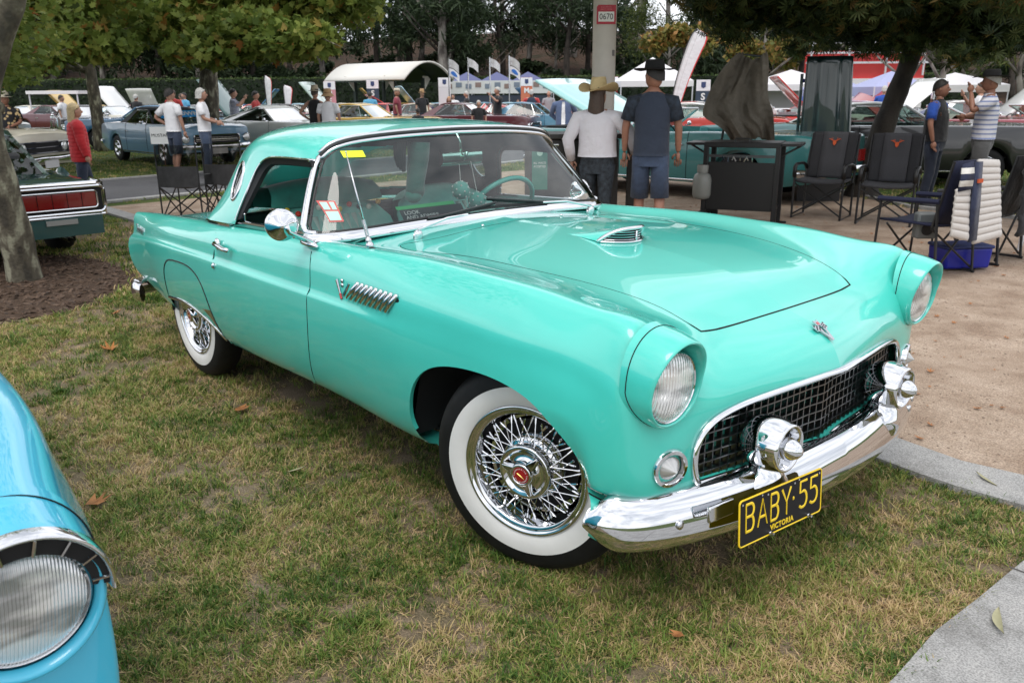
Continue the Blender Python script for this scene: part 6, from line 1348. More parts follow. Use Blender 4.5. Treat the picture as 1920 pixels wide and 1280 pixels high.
person('man in a black sleeveless vest and beige hat seen from behind', -4.55, 20.0, 80, 1.72, BLKC, NAVY, BROWN, ('panama', mat('beige_felt', (.42, .36, .26), .9), BLKC), sleeve='none', arms=('hip', 'down'))
person('woman in a white top and round straw sun hat beside the man in a vest', -4.13, 19.4, 85, 1.66, WHITE_T, DENIM, BROWN, ('sun', mat('tan_straw', (.42, .27, .14), .85), None))
person('silver-blond woman with sunglasses in a blue cardigan over a white top', 1.10, 17.8, -95, 1.66, cloth('blue_cardigan', (.09, .13, .24)), NAVY, mat('silver_hair', (.62, .58, .48), .6), arms=('behind', 'behind'), sleeve='long', hairlen='bob', topname='cardigan')
q = [o for o in col.objects if o.name.startswith('person')][-1]
b = MB(); loft(b, [(.035, 0, .95, .12, .07), (.035, 0, 1.2, .115, .065), (.03, 0, 1.40, .10, .05), (.03, 0, 1.46, .06, .04)], 12); b.build('white_top', WHITE_T, q, smooth='all')
b = MB(); b.ball((.095, .033, 1.645), (.010, .028, .018), 8); b.ball((.095, -.033, 1.645), (.010, .028, .018), 8); b.build('sunglasses', DARK, q)
person('woman in a white linen jacket, patterned dark jeans and straw cowboy hat, seen from behind', .87, 8.5, 75, 1.56, cloth('white_linen', (.68, .66, .70)), mat('patterned_denim', (.030, .038, .048), .85, var=.8, vscale=22), BROWN, ('cowboy', STRAW, BLKC), sleeve='long', hairlen='long', arms=('swing', 'open'), jacket=True, build_=1.18, stride=.4, topname='jacket', hem=.985, head_turn=-.5)
CAMO = mat('camouflage_cloth', (.03, .045, .07), .85, var=.9, vscale=16, c2=(.006, .008, .012))
person('tall man in a black wide-brim hat, dark blue shirt and denim shorts, seen from behind', 1.37, 8.25, 80, 1.75, cloth('slate_cloth', (.022, .032, .055)), DENIM, DKH, ('fedora', mat('black_felt', (.006, .006, .006), .9), None), shorts=True, arms=('down', 'down'), build_=1.02, skin=SKIND, stride=.3, extra={'sleeve': CAMO}, head_turn=.7, hem=.90)
person('heavy man in a black and blue polo shirt talking beside the tree trunk', 5.60, 11.2, -40, 1.64, cloth('black_polo', (.008, .008, .010)), cloth('dark_denim', (.012, .018, .035)), DKH, sleeve='short', build_=1.28, skin=SKIND, extra={'sleeve': cloth('royal_blue_cloth', (.015, .07, .36))})
b = MB(); b.box((.165, -.09, 1.33), (.006, .05, .035)); b.build('name_badge', WHT, [o for o in col.objects if o.name.startswith('person') and o.parent is None][-1])
person('man in a striped polo shirt, grey shorts and black hat, one hand raised', 6.02, 10.8, 155, 1.72, stripes('blue_striped_cotton', (.60, .60, .64), (.20, .24, .40), 5.5, 'Z', .72), cloth('grey_shorts_cloth', (.07, .07, .07)), GREY, ('fedora', mat('black_felt'), None), shorts=True, arms=('raised', 'folded'), build_=1.12, skin=SKIND)
# seated and far people
person('woman with red-blond hair leaning on a red car behind the maroon coupe roof', -2.15, 30, -80, 1.55, cloth('lilac_cloth', (.40, .38, .50)), NAVY, mat('ginger_hair', (.45, .25, .12), .6), hairlen='long', arms=('folded', 'folded'))
person('man in a white cap and maroon shirt beside the cream-topped convertible', -4.1, 31, 0, 1.84, cloth('maroon_cloth', (.22, .03, .05)), NAVY, None, ('cap', STRAW2, None), build_=1.2)
person('man in a tan straw hat and dark shirt near the shelter post', -3.5, 34, -60, 1.80, BLKC, NAVY, None, ('panama', mat('tan_straw'), BLKC))
person('man in black raising a phone behind the powder-blue coupe', -.45, 29.5, -150, 1.85, BLKC, NAVY, GREY, arms=('camera', 'down'))
person('man in a navy and red jacket seen from behind, right of the small banner', .75, 31, 90, 1.78, NAVY, NAVY, GREY, build_=1.15, extra={'sleeve': REDC})
person('bald man in grey by the far hedge', 1.6, 36, -90, 1.78, cloth('grey_cloth', (.3, .3, .32)), NAVY)
person('child in white by the far tents', .35, 41, -90, 1.45, WHITE_T, NAVY, BROWN)
person('sunglassed man low behind the maroon hood', -.95, 25.5, -80, 1.42, BLKC, NAVY, GREY)
person('man crouching in black beside the yellow coupe', -2.55, 23.5, 120, 1.22, BLKC, NAVY, DKH)
person('man in a white shirt leaning over an engine at the far right', 9.3, 17.0, 160, 1.70, WHITE_T, NAVY, BROWN, arms=('front', 'camera'))
person('photographer in a checked shirt raising a camera, left of the white fastback', -7.9, 24.5, 10, 1.78, stripes('checked_blue_cloth', (.5, .5, .55), (.03, .05, .12), 9, 'Z', .4), NAVY, DKH, arms=('camera', 'camera'))
person('person in red behind the checked-shirt photographer', -7.5, 25.3, 0, 1.72, REDC, NAVY, DKH)
person('grey man half hidden behind the straw hat', 2.9, 30, -90, 1.9, cloth('grey_cloth'), NAVY, GREY)
far = [(-16.2, 31, 'white', 'person in white bending beside the crowd at far left'), (-14.6, 33.5, 'black', 'person in black, second of the far-left crowd'), (-13.4, 35, 'navy', 'person in navy, middle of the far-left crowd'), (-12.9, 34, 'cyan', 'person in a cyan shirt in the far-left crowd'), (-12.2, 35.5, 'red', 'person in a red cap at the right of the far-left crowd'), (-11.9, 34.2, 'black', 'person in black at the right end of the far-left crowd'), (-5.4, 33, 'cyan', 'person in a bright blue shirt near the raised hoods'), (-1.9, 37, 'black', 'person in black between the raised hoods and shelter'), (-2.6, 39, 'white', 'person in white standing below the small STANG banner'), (-12.9, 38, 'red', 'far person in red left of the banner row'), (11.3, 26, 'royal', 'person in blue among the red cars at right'), (9.0, 26, 'royal', 'person in a blue cap seen past the dark green hood'), (-17.2, 29, 'black', 'person in black at the far-left edge of the crowd')]
cl_ = {'white': WHITE_T, 'black': BLKC, 'navy': NAVY, 'cyan': cloth('cyan_cloth', (.10, .35, .55)), 'red': REDC, 'royal': cloth('royal_blue_cloth')}
for i, (a, d, c, lab) in enumerate(far): person(lab, a, d, (i*77) % 360, 1.70+.03*(i % 4), cl_[c], NAVY, [DKH, GREY, BROWN][i % 3], arms=(['down', 'front', 'hip'][i % 3], 'down'), group='visitors far across the field', detail=False)
# ================================================================ pillar, bin, barbecue, chairs
CREAMP = mat('cream_render', (.56, .53, .48), .7, bump=.15, bscale=60, dist=.002, var=.08, vscale=5)
p = F(1.0, 9.3); pi_ = empty('shade_pillar', (p.x, p.y, p.z), FANG, 'pale round pillar of the shade structure with the red 0670 sign', 'pillar')
b = MB(); b.lathe([(.124, 0), (.124, 2.62)], None, 32); b.build('shaft', CREAMP, pi_)
b = MB(); G = [[(r*c, r*s, z) for c, s in [(math.cos(k), math.sin(k)) for k in np.linspace(PI/4, PI/4+2*PI, 4, endpoint=False)]] for r, z in ((.34, 2.56), (3.2, 2.86), (3.2, 2.96), (.2, 2.80))]; b.grid(G, closed_v=True); b.box((0, 0, 2.585), (.5, .5, .05)); b.build('canopy', mat('white_canopy', (.66, .64, .60), .7), pi_, smooth=False)
SM2 = AX((.004, -.106, 1.0), (0.05, -1, 0)); 
SR = mat('sign_red', (.42, .015, .035), .45)
for zc, dz in ((2.20, 0),):
    M = AX((.0, -.126, 2.275), (.03, -1, 0)) @ Matrix.Diagonal((1.25, 1.25, 1, 1)); b = MB(); b.prism([(-.08, -.075), (.08, -.075), (.08, .075), (-.065, .075), (-.08, .06)], 0, .004, M); sg2 = b.build('sign_board', SR, pi_)
    b = MB(); b.prism([(-.066, -.055), (.066, -.055), (.066, .022), (-.066, .022)], .004, .006, M); b.build('sign_panel', WHT, sg2)
    text('sign_number', '0670', M @ TR(0, -.018, .007), .066, DARK, sg2, .0005, .88); text('sign_small_print', 'ELECTRICAL', M @ TR(.0, .058, .005), .016, mat('sign_pink', (.6, .2, .22), .5), sg2, .0003); text('sign_small_print', 'SAFETY TESTED', M @ TR(.0, .040, .005), .014, mat('sign_pink'), sg2, .0003)
    b = MB(); b.prism([(-.018, -.03), (.018, -.03), (.018, .03), (-.018, .03)], 0, .003, AX((.088, -.090, 1.90), (.7, -.7, 0))); b.build('grey_tag', mat('grey_tag', (.16, .15, .15), .6), pi_)
BINM = mat('dark_bronze_metal', (.022, .020, .017), .5, var=.2)
p = F(.85, 9.0); bn_ = empty('bin_enclosure', (p.x, p.y, p.z), FANG+math.radians(4), 'dark metal bin enclosure behind the windshield with a green ALL WASTE ACCEPTED panel', 'bin')
b = MB(); b.box((-.22, 0, .54), (.92, .65, 1.0)); b.build('housing', BINM, bn_, bevel=.01); b = MB(); b.box((-.2, 0, 1.07), (1.0, .72, .05)); b.build('lid', BINM, bn_, bevel=.01)
b = MB(); b.box((.42, -.28, .5), (.16, .05, 1.0)); b.build('post', BINM, bn_)
M = AX((-.58, -.328, .76), (0, -1, 0)); b = MB(); b.prism([(-.08, -.22), (.08, -.22), (.08, .22), (-.08, .22)], 0, .006, M); pn = b.build('sign_panel', mat('sign_teal', (.015, .17, .12), .5), bn_)
text('panel_text', 'ALL WASTE', M @ TR(0, .05, .008), .030, WHT, pn, .0005, .85); text('panel_text', 'ACCEPTED', M @ TR(0, .015, .008), .030, WHT, pn, .0005, .85)
b = MB(); b.lathe([(.03, .007), (.022, .008)], M @ TR(0, .15, 0), 16); b.build('panel_emblem', PG, pn)
# barbecue
BBQ = mat('black_enamel', (.010, .010, .011), .42, bump=.1, bscale=80); p = F(2.72, 9.8); bq = empty('barbecue', (p.x, p.y, p.z), FANG+math.radians(-24), 'black flat-top barbecue trolley with a drawer of tools and two small wheels', 'barbecue')
w_, dp = .80, .46
for i, (x, y) in enumerate(((-w_/2, -dp/2), (w_/2, -dp/2), (w_/2, dp/2), (-w_/2, dp/2))): b = MB(); b.box((x, y, .47), (.055, .055, .90 if x > 0 else .78) if x > 0 else (.055, .055, .80), None) if x > 0 else b.box((x, y, .53), (.055, .055, .80)); b.build('leg', BBQ, bq, bevel=.004)
b = MB(); b.box((0, -dp/2, .47), (w_-.06, .015, .52)); b.build('front_panel', BBQ, bq); b = MB(); b.box((0, 0, .20), (w_, dp, .03)); b.build('lower_shelf', BBQ, bq)
b = MB(); b.box((0, -dp/2-.01, .80), (w_-.07, .02, .03)); b.build('tool_rail', mat('grey_steel', (.10, .10, .105), .35, metal=.8), bq)
b = MB()
for k in range(8): b.box((-.20+k*.045+.01*(k % 3), -dp/2-.03, .775-.012*(k % 2)), (.012, .012, .05), Matrix.Rotation(.5*((k % 3)-1), 3, 'Y'))
b.build('utensils', CHROME, bq)
b = MB(); b.box((0, 0, .925), (w_+.04, dp+.06, .06)); b.build('hood', BBQ, bq, bevel=.008)
for s in (-1, 1): b = MB(); b.box((s*(w_/2+.13), 0, .93), (.22, dp, .03)); b.build('side_shelf', BBQ, bq, bevel=.004); b = MB(); b.tube([(s*(w_/2+.02), -.05, .80), (s*(w_/2+.22), -.05, .915)], .012, 6); b.build('shelf_brace', BBQ, bq)
b = MB(); b.tube([(-.08, -dp/2-.0, .955), (-.08, -dp/2-.0, .995), (.08, -dp/2, .995), (.08, -dp/2, .955)], .010, 6); b.build('handle', BBQ, bq)
for y in (-dp/2-.03, dp/2+.03): b = MB(); b.lathe([(.085, -.02), (.088, 0), (.085, .02)], AX((-w_/2, y, .088), (0, 1, 0)), 20); b.lathe([(.03, -.025), (.03, .025)], AX((-w_/2, y, .088), (0, 1, 0)), 10); b.build('wheel', BLACK, bq)
b = MB(); b.tube([(-w_/2, -dp/2, .088), (-w_/2, dp/2, .088)], .01, 6); b.build('axle', BBQ, bq); b = MB(); b.box((w_/2+.04, dp/2, .012), (.12, .05, .024)); b.build('foot', BBQ, bq)
p = F(2.23, 9.75); gb = empty('gas_bottle', (p.x, p.y, p.z+.30), 0, 'pale grey gas bottle with a brass valve hung at the left of the barbecue', 'gas bottle')
gb.scale = (.9, .9, .9); b = MB(); b.lathe([(.06, 0), (.10, .015), (.118, .06), (.12, .24), (.10, .31), (.05, .345), (.03, .35)], None, 24); b.build('bottle', mat('pale_grey_enamel', (.25, .26, .24), .4), gb, smooth='all'); b = MB(); b.tube([(0, 0, .35), (0, 0, .42)], .02, 8); b.tube([(0, 0, .40), (-.06, -.02, .42)], .012, 6); b.build('valve', mat('brass', (.75, .5, .15)), gb)
b = MB(); b.lathe([(.07, .34), (.075, .42), (.07, .44)], None, 16, cap=False); b.build('collar', mat('pale_grey_enamel'), gb)
b = MB(); b.prism([(-.012, 0), (0, -.02), (.012, 0), (0, .02)], 0, .002, AX((-.1, -.07, .20), (-.8, -.6, 0))); b.build('red_mark', SR, gb)
# padded camp chairs
FR = mat('black_tube', (.012, .012, .013), .4); GF = mat('charcoal_canvas', (.018, .018, .021), .85, bump=.4, bscale=60, dist=.004, var=.25, vscale=6); GF2 = mat('grey_canvas', (.042, .042, .047), .85, bump=.4, bscale=60, dist=.004); ORG = mat('orange_print', (.50, .08, .02), .8)
def director_chair(a, d, phi, label, z=0):
    p = F(a, d, z); t = empty('camp_chair', (p.x, p.y, p.z), FANG+math.radians(phi), label, 'camp chair', 'grey padded camp chairs beyond the barbecue')
    for s in (-1, 1):
        y = s*.29
        b = MB(); b.tube([(.25, y, .62), (.25, y, .015), (-.25, y, .015), (-.25, y, .60)], .014, 6); b.build('side_frame', FR, t)
        b = MB(); b.tube([(.26, y, .50), (.27, y, .62), (.20, y, .655), (-.05, y, .655), (-.20, y, .62), (-.26, y, .56)], .017, 8, flat=1.5); b.build('armrest', FR, t, smooth='all')
        b = MB(); b.tube([(-.19, y, .42), (-.38, s*.28, 1.0)], .013, 6); b.build('back_post', FR, t)
    b = MB(); b.tube([(.25, -.29, .05), (.24, .29, .43)], .010, 6); b.build('cross_brace', FR, t); b = MB(); b.tube([(.25, .29, .05), (.24, -.29, .43)], .010, 6); b.build('cross_brace', FR, t); b = MB(); b.tube([(-.25, -.29, .05), (-.24, .29, .43)], .010, 6); b.build('cross_brace', FR, t); b = MB(); b.tube([(-.25, .29, .05), (-.24, -.29, .43)], .010, 6); b.build('cross_brace', FR, t); b = MB()
    b = MB(); b.grid([[(x, y, .445-.02*(1-(y/.28)**2)) for y in np.linspace(-.28, .28, 9)] for x in np.linspace(.25, -.22, 6)]); o = b.build('seat', GF2, t, smooth='all'); o.modifiers.new('s', 'SOLIDIFY').thickness = .03
    def bk(y, f, off=0): x0 = -.20-.175*f; return (x0-.035*(1-(y/.27)**2)+off, y, .46+.55*f)
    for nm, y0, y1, mm, o_ in (('back_panel', -.15, .15, GF2, .018), ('back_side', -.27, -.15, GF, .01), ('back_side', .15, .27, GF, .01)):
        b = MB(); b.grid([[bk(y, f, .010*abs(math.sin(f*PI*2.0)) if nm == 'back_panel' else 0) for y in np.linspace(y0, y1, 5)] for f in np.linspace(0, 1, 16)]); o = b.build(nm, mm, t, smooth='all'); o.modifiers.new('s', 'SOLIDIFY').thickness = .03
    # printed antler-like emblem
    b = MB(); M = AX(bk(0, .80, .062), (.95, 0, .28)); 
    for P in ([(-.0, -.045), (-.02, -.02), (-.022, .02), (.022, .02), (.02, -.02)], ): b.prism(P, 0, .001, M)
    for s in (-1, 1):
        for q in range(4): b.tube([M @ Vector((s*.015, .01, .001)), M @ Vector((s*(.025+.012*q), .02+.006*q, .001)), M @ Vector((s*(.03+.015*q), .055-.007*q, .001))], [.004, .004, .002], 4)
    b.build('emblem', ORG, t)
    return t
director_chair(3.86, 10.3, 235, 'grey padded camp chair with an orange emblem, nearer the barbecue')
director_chair(4.42, 9.75, 240, 'grey padded camp chair with an orange emblem, right one in front of the tree trunk')
def quad_chair(name, a, d, phi, label, m, h=.88, group=None, mesh_=False, w=.27):
    p = F(a, d); t = empty(name, (p.x, p.y, p.z), FANG+math.radians(phi), label, 'folding chair', group)
    for s in (-1, 1):
        b = MB(); b.tube([(-.24, s*w, .02), (-.24, s*w, h)], .010, 6); b.build('rear_post', FR, t); b = MB(); b.tube([(.24, s*w, .02), (.24, s*w, .56)], .010, 6); b.build('front_post', FR, t)
        b = MB(); b.tube([(.24, s*w, .03), (-.24, s*w, .42)], .009, 6); b.build('side_brace', FR, t); b = MB(); b.tube([(-.24, s*w, .03), (.24, s*w, .42)], .009, 6); b.build('side_brace', FR, t); b = MB()
        b = MB(); b.grid([[(x, s*w+dy, .58-.02*(1-(x/.25)**2)) for dy in (-.035, .035)] for x in np.linspace(-.24, .26, 6)]); b.build('arm_strap', m, t)
    b = MB(); b.tube([(.24, -w, .03), (.24, w, .42)], .009, 6); b.build('cross_brace', FR, t); b = MB(); b.tube([(.24, w, .03), (.24, -w, .42)], .009, 6); b.build('cross_brace', FR, t); b = MB(); b.tube([(-.24, -w, .03), (-.24, w, .42)], .009, 6); b.build('cross_brace', FR, t); b = MB(); b.tube([(-.24, w, .03), (-.24, -w, .42)], .009, 6); b.build('cross_brace', FR, t); b = MB()
    for s in (-1, 1):
        for x in (-.24, .24): b = MB(); b.ball((x, s*w, .015), .018, 8); b.build('foot', BLACK, t)
    b = MB(); b.grid([[(x, y, .43-.05*(1-(y/w)**2)*(1-(x/.28)**2)) for y in np.linspace(-w, w, 9)] for x in np.linspace(-.24, .24, 6)]); b.build('seat', m, t, smooth='all')
    def bp_(y, f): return (-.245-.05*(1-(y/w)**2)+.01*math.sin(y*40+f*9), y, .42+(h-.42)*f)
    b = MB(); b.grid([[bp_(y, f) for y in np.linspace(-w, w, 12)] for f in np.linspace(0, .5, 6)]); b.build('back_lower', m, t, smooth='all')
    b = MB(); b.grid([[bp_(y, f) for y in np.linspace(-w, w, 12)] for f in np.linspace(.5, 1, 6)]); b.build('back_upper', glass('mesh_fabric', (.45, .42, .40), .0) if mesh_ else m, t, smooth='all')
    return t
MESHF = mat('dark_mesh_cloth', (.05, .05, .052), .9, var=.3, vscale=10)
quad_chair('folding_chair', -4.10, 10.6, 85, 'black mesh folding chair left of its twin, behind the coupe tail', MESHF, .93, 'mesh folding chairs behind the coupe tail', True, .26)
quad_chair('folding_chair', -3.62, 10.9, 80, 'black mesh folding chair nearer the porthole roof pillar', MESHF, .93, 'mesh folding chairs behind the coupe tail', True, .26)
quad_chair('folding_chair', 6.4, 9.7, 200, 'black folding chair on the grass at the right edge behind the quilted vest', BLKC, .9)
BLF = mat('navy_canvas', (.005, .008, .032), .8, bump=.3, bscale=60)
def vest_chair(a, d, phi, label, m, nm='camp_chair'):
    p = F(a, d); t = empty(nm, (p.x, p.y, p.z), FANG+math.radians(phi), label, 'camp chair')
    for s in (-1, 1):
        y = s*.27
        b = MB(); b.tube([(.28, y, .60), (.30, y, .02), (-.25, y, .02), (-.30, y, .015)], .013, 6); b.tube([(-.22, y, .62), (-.28, y, .01)], .013, 6); b.build('side_frame', FR, t)
        b = MB(); b.tube([(.30, y, .61), (-.24, y, .63)], .022, 8, flat=1.4); b.build('armrest', m, t)
        b = MB(); b.tube([(-.20, y, .42), (-.31, y, .95)], .012, 6); b.build('back_post', FR, t)
    b = MB(); b.tube([(.28, -.27, .05), (.2, .27, .41)], .010, 6); b.build('cross_brace', FR, t); b = MB(); b.tube([(.28, .27, .05), (.2, -.27, .41)], .010, 6); b.build('cross_brace', FR, t); b = MB(); b.tube([(-.26, -.27, .05), (-.2, .27, .41)], .01, 6); b.build('cross_brace', FR, t); b = MB(); b.tube([(-.26, .27, .05), (-.2, -.27, .41)], .01, 6); b.build('cross_brace', FR, t); b = MB(); b.tube([(.30, -.27, .02), (.30, .27, .02)], .012, 6); b.build('cross_brace', FR, t); b = MB()
    b = MB(); b.grid([[(x, y, .43-.02*(1-(y/.27)**2)) for y in np.linspace(-.26, .26, 7)] for x in (.28, 0, -.22)]); b.build('seat', m, t, smooth='all').modifiers.new('s', 'SOLIDIFY').thickness = .02
    b = MB(); b.grid([[(-.20-.11*f-.02*(1-(y/.27)**2), y, .43+.52*f) for y in np.linspace(-.26, .26, 7)] for f in np.linspace(0, 1, 5)]); b.build('back', m, t, smooth='all').modifiers.new('s', 'SOLIDIFY').thickness = .015
    return t
VC = (3.52, 6.95)
v1 = vest_chair(VC[0], VC[1], 122, 'navy folding chair with a pale quilted vest over its back', BLF)
v2 = vest_chair(4.28, 7.5, 130, 'black folding chair at the right edge with a black jacket over it', BLKC)
QV = mat('pale_quilted_nylon', (.50, .47, .44), .55, bump=.3, bscale=20, sheen=.3)
def quilt(bm_, P00, P10, P01, P11, rows_, th=.03, cols=9, sag=.0):
    P00, P10, P01, P11 = map(Vector, (P00, P10, P01, P11)); n_ = (P10-P00).cross(P01-P00).normalized(); G = []
    nr = rows_*5
    for i in range(nr+1):
        f = i/nr; pf = abs(math.sin(f*rows_*PI))**.5*th; A_, B_ = P00.lerp(P01, f), P10.lerp(P11, f); G.append([tuple(A_.lerp(B_, q)+n_*(pf*(.6+.4*math.sin(q*PI)))) for q in np.linspace(0, 1, cols)])
    bm_.grid(G)
vv = empty('quilted_vest', v1.location, 0, 'pale grey quilted vest hung over the navy folding chair', 'vest'); vv.rotation_euler = v1.rotation_euler
xb_ = -.34
b = MB(); quilt(b, (xb_, -.28, .93), (xb_, .02, .95), (xb_-.08, -.34, .33), (xb_-.06, .03, .30), 12, .012); b.build('left_panel', QV, vv, smooth='all').modifiers.new('s', 'SOLIDIFY').thickness = .02
b = MB(); quilt(b, (xb_-.03, .14, .74), (xb_-.03, .32, .74), (xb_-.07, .13, .34), (xb_-.05, .34, .39), 7, .012); b.build('right_panel', QV, vv, smooth='all').modifiers.new('s', 'SOLIDIFY').thickness = .02
LIN = stripes('vest_lining', (.62, .60, .56), (.015, .02, .05), 3.2, 'Z', .45)
b = MB(); b.grid([[(xb_-.045, .03, .945), (xb_-.045, .12, .945)], [(xb_-.075, .03, .62), (xb_-.075, .15, .62)], [(xb_-.085, .02, .33), (xb_-.08, .12, .32)]]); b.build('lining_strip', cloth('navy_lining', (.015, .022, .055)), vv, smooth='all').modifiers.new('s', 'SOLIDIFY').thickness = .015
b = MB(); b.grid([[(xb_-.035, .14, .95), (xb_-.03, .27, .93)], [(xb_-.06, .15, .85), (xb_-.05, .30, .84)], [(xb_-.065, .16, .74), (xb_-.055, .32, .73)]]); b.build('striped_lining', LIN, vv, smooth='all').modifiers.new('s', 'SOLIDIFY').thickness = .015
b = MB(); b.box((xb_-.085, .075, .80), (.01, .07, .03)); b.build('orange_tab', ORG, vv)
jk = empty('black_jacket', v2.location, 0, 'black jacket with speckled lining over the right edge chair', 'jacket'); jk.rotation_euler = v2.rotation_euler
b = MB(); quilt(b, (-.35, -.28, 1.0), (-.35, .28, 1.0), (-.42, -.34, .32), (-.40, .34, .30), 4, .04, 9); b.build('jacket_back', BLKC, jk, smooth='all').modifiers.new('s', 'SOLIDIFY').thickness = .03
b = MB(); b.grid([[(-.40, .05, 1.0), (-.40, .24, .98)], [(-.46, .03, .7), (-.45, .2, .66)]]); b.build('speckled_lining', mat('speckled_cloth', (.5, .5, .5), .9, var=.9, vscale=60), jk).modifiers.new('s', 'SOLIDIFY').thickness = .01
p = F(VC[0]+.36, VC[1]+.10); cb = empty('cooler_box', (p.x, p.y, p.z), FANG+.1, 'bright blue cooler box under the navy folding chair', 'cooler'); b = MB(); b.box((0, 0, .11), (.40, .26, .18), taper=(1.06, 1.06)); b.build('tub', mat('blue_plastic', (.008, .015, .26), .35), cb, bevel=.02); b = MB(); b.box((0, 0, .205), (.44, .29, .03)); b.build('lid', mat('dark_blue_lid', (.01, .02, .10), .5), cb, bevel=.012)
p = F(VC[0]-.05, VC[1]-.05); rd = empty('grey_case', (p.x, p.y, p.z+.30), FANG, 'small grey case with a round black dial hanging below the navy chair seat', 'case'); b = MB(); b.box((0, 0, .1), (.17, .10, .22)); b.build('case', mat('case_grey', (.14, .15, .15), .5), rd, bevel=.02); b = MB(); b.lathe([(.05, 0), (.045, .012), (0, .012)], AX((0, -.05, .07), (0, -1, 0)), 18); b.build('dial', BLACK, rd)
# white pole at the right edge
p = F(4.92, 7.9); b = MB(); b.tube([(0, 0, 0), (.10, .02, 1.9)], .022, 10); o = b.build('awning_pole', mat('white_metal', (.6, .6, .64), .4), None); o.location = p; tag(o, 'thin white awning pole standing at the right edge', 'pole')
# khaki cover thrown over a raised hood
KH = mat('khaki_canvas', (.125, .112, .088), .85, bump=.8, bscale=4, dist=.12, var=.3, vscale=3); p = F(3.02, 11.4)
kc = empty('khaki_cover', (p.x, p.y, p.z), FANG+math.radians(-10), 'khaki canvas cover hanging in folds over the aqua convertible beside the barbecue', 'cover')
kc.scale = (.84, .84, .93)
b = MB(); G = []
for i, (z, xl, xr_, yy) in enumerate([(2.10, -.10, .40, .1), (1.95, -.26, .42, .05), (1.72, -.40, .42, .0), (1.50, -.55, .47, -.06), (1.34, -.58, .50, -.10), (1.22, -.40, .54, -.12), (1.06, -.20, .58, -.05), (.92, -.05, .60, .10)]):
    G.append([(xl+(xr_-xl)*q+.02*math.sin(i*2.3+q*11), yy-.13*abs(math.sin(q*8.5+i*.35))-.05*abs(math.sin(q*21-i*.8))+.05*math.sin(q*5-i*.5), z+.05*math.sin(q*8+i*1.3)+.03*abs(math.sin(q*17))) for q in np.linspace(0, 1, 44)])
b.grid(G); o = b.build('canvas', KH, kc, smooth='all'); o.modifiers.new('s', 'SOLIDIFY').thickness = .012; sb_ = o.modifiers.new('u', 'SUBSURF'); sb_.levels = sb_.render_levels = 1
b = MB(); b.tube([(-.2, .25, .9), (-.05, .2, 2.15), (.4, .22, 2.1)], .02, 6); b.build('prop', FR, kc)
# dark green bonnet standing on end
DG = P_('forest_green', (.004, .024, .024)); p = F(4.42, 12.0); gh = empty('standing_hood', (p.x, p.y, p.z), FANG+math.radians(-4), 'dark green car hood standing upright behind the first grey camp chair', 'car hood')
b = MB(); G = []
for z in np.linspace(.55, 1.98, 16):
    wz = .27+.035*(1.98-z)*0+.05*(1.98-z)/1.4; G.append([(q*wz*1.12-.03*(z-1.2), -.02-.05*(1-q*q)+.035*math.exp(-((abs(q)-.55)/.12)**2), z) for q in np.linspace(-1, 1, 21)])
b.grid(G); o = b.build('panel', DG, gh, smooth='all'); o.modifiers.new('s', 'SOLIDIFY').thickness = .03
for s in (-1, 1): b = MB(); b.tube([(s*.36, -.01, .55), (s*.33-.04, -.01, 1.75)], .022, 8); b.build('edge_lip', DG, gh)
for s in (-1, 1): b = MB(); b.box((s*.30-.03, .02, 1.66), (.10, .05, .05)); b.build('hinge_block', mat('blue_plastic'), gh, bevel=.01)
b = MB(); b.box((0, .1, .28), (.6, .3, .56)); b.build('support', FR, gh)
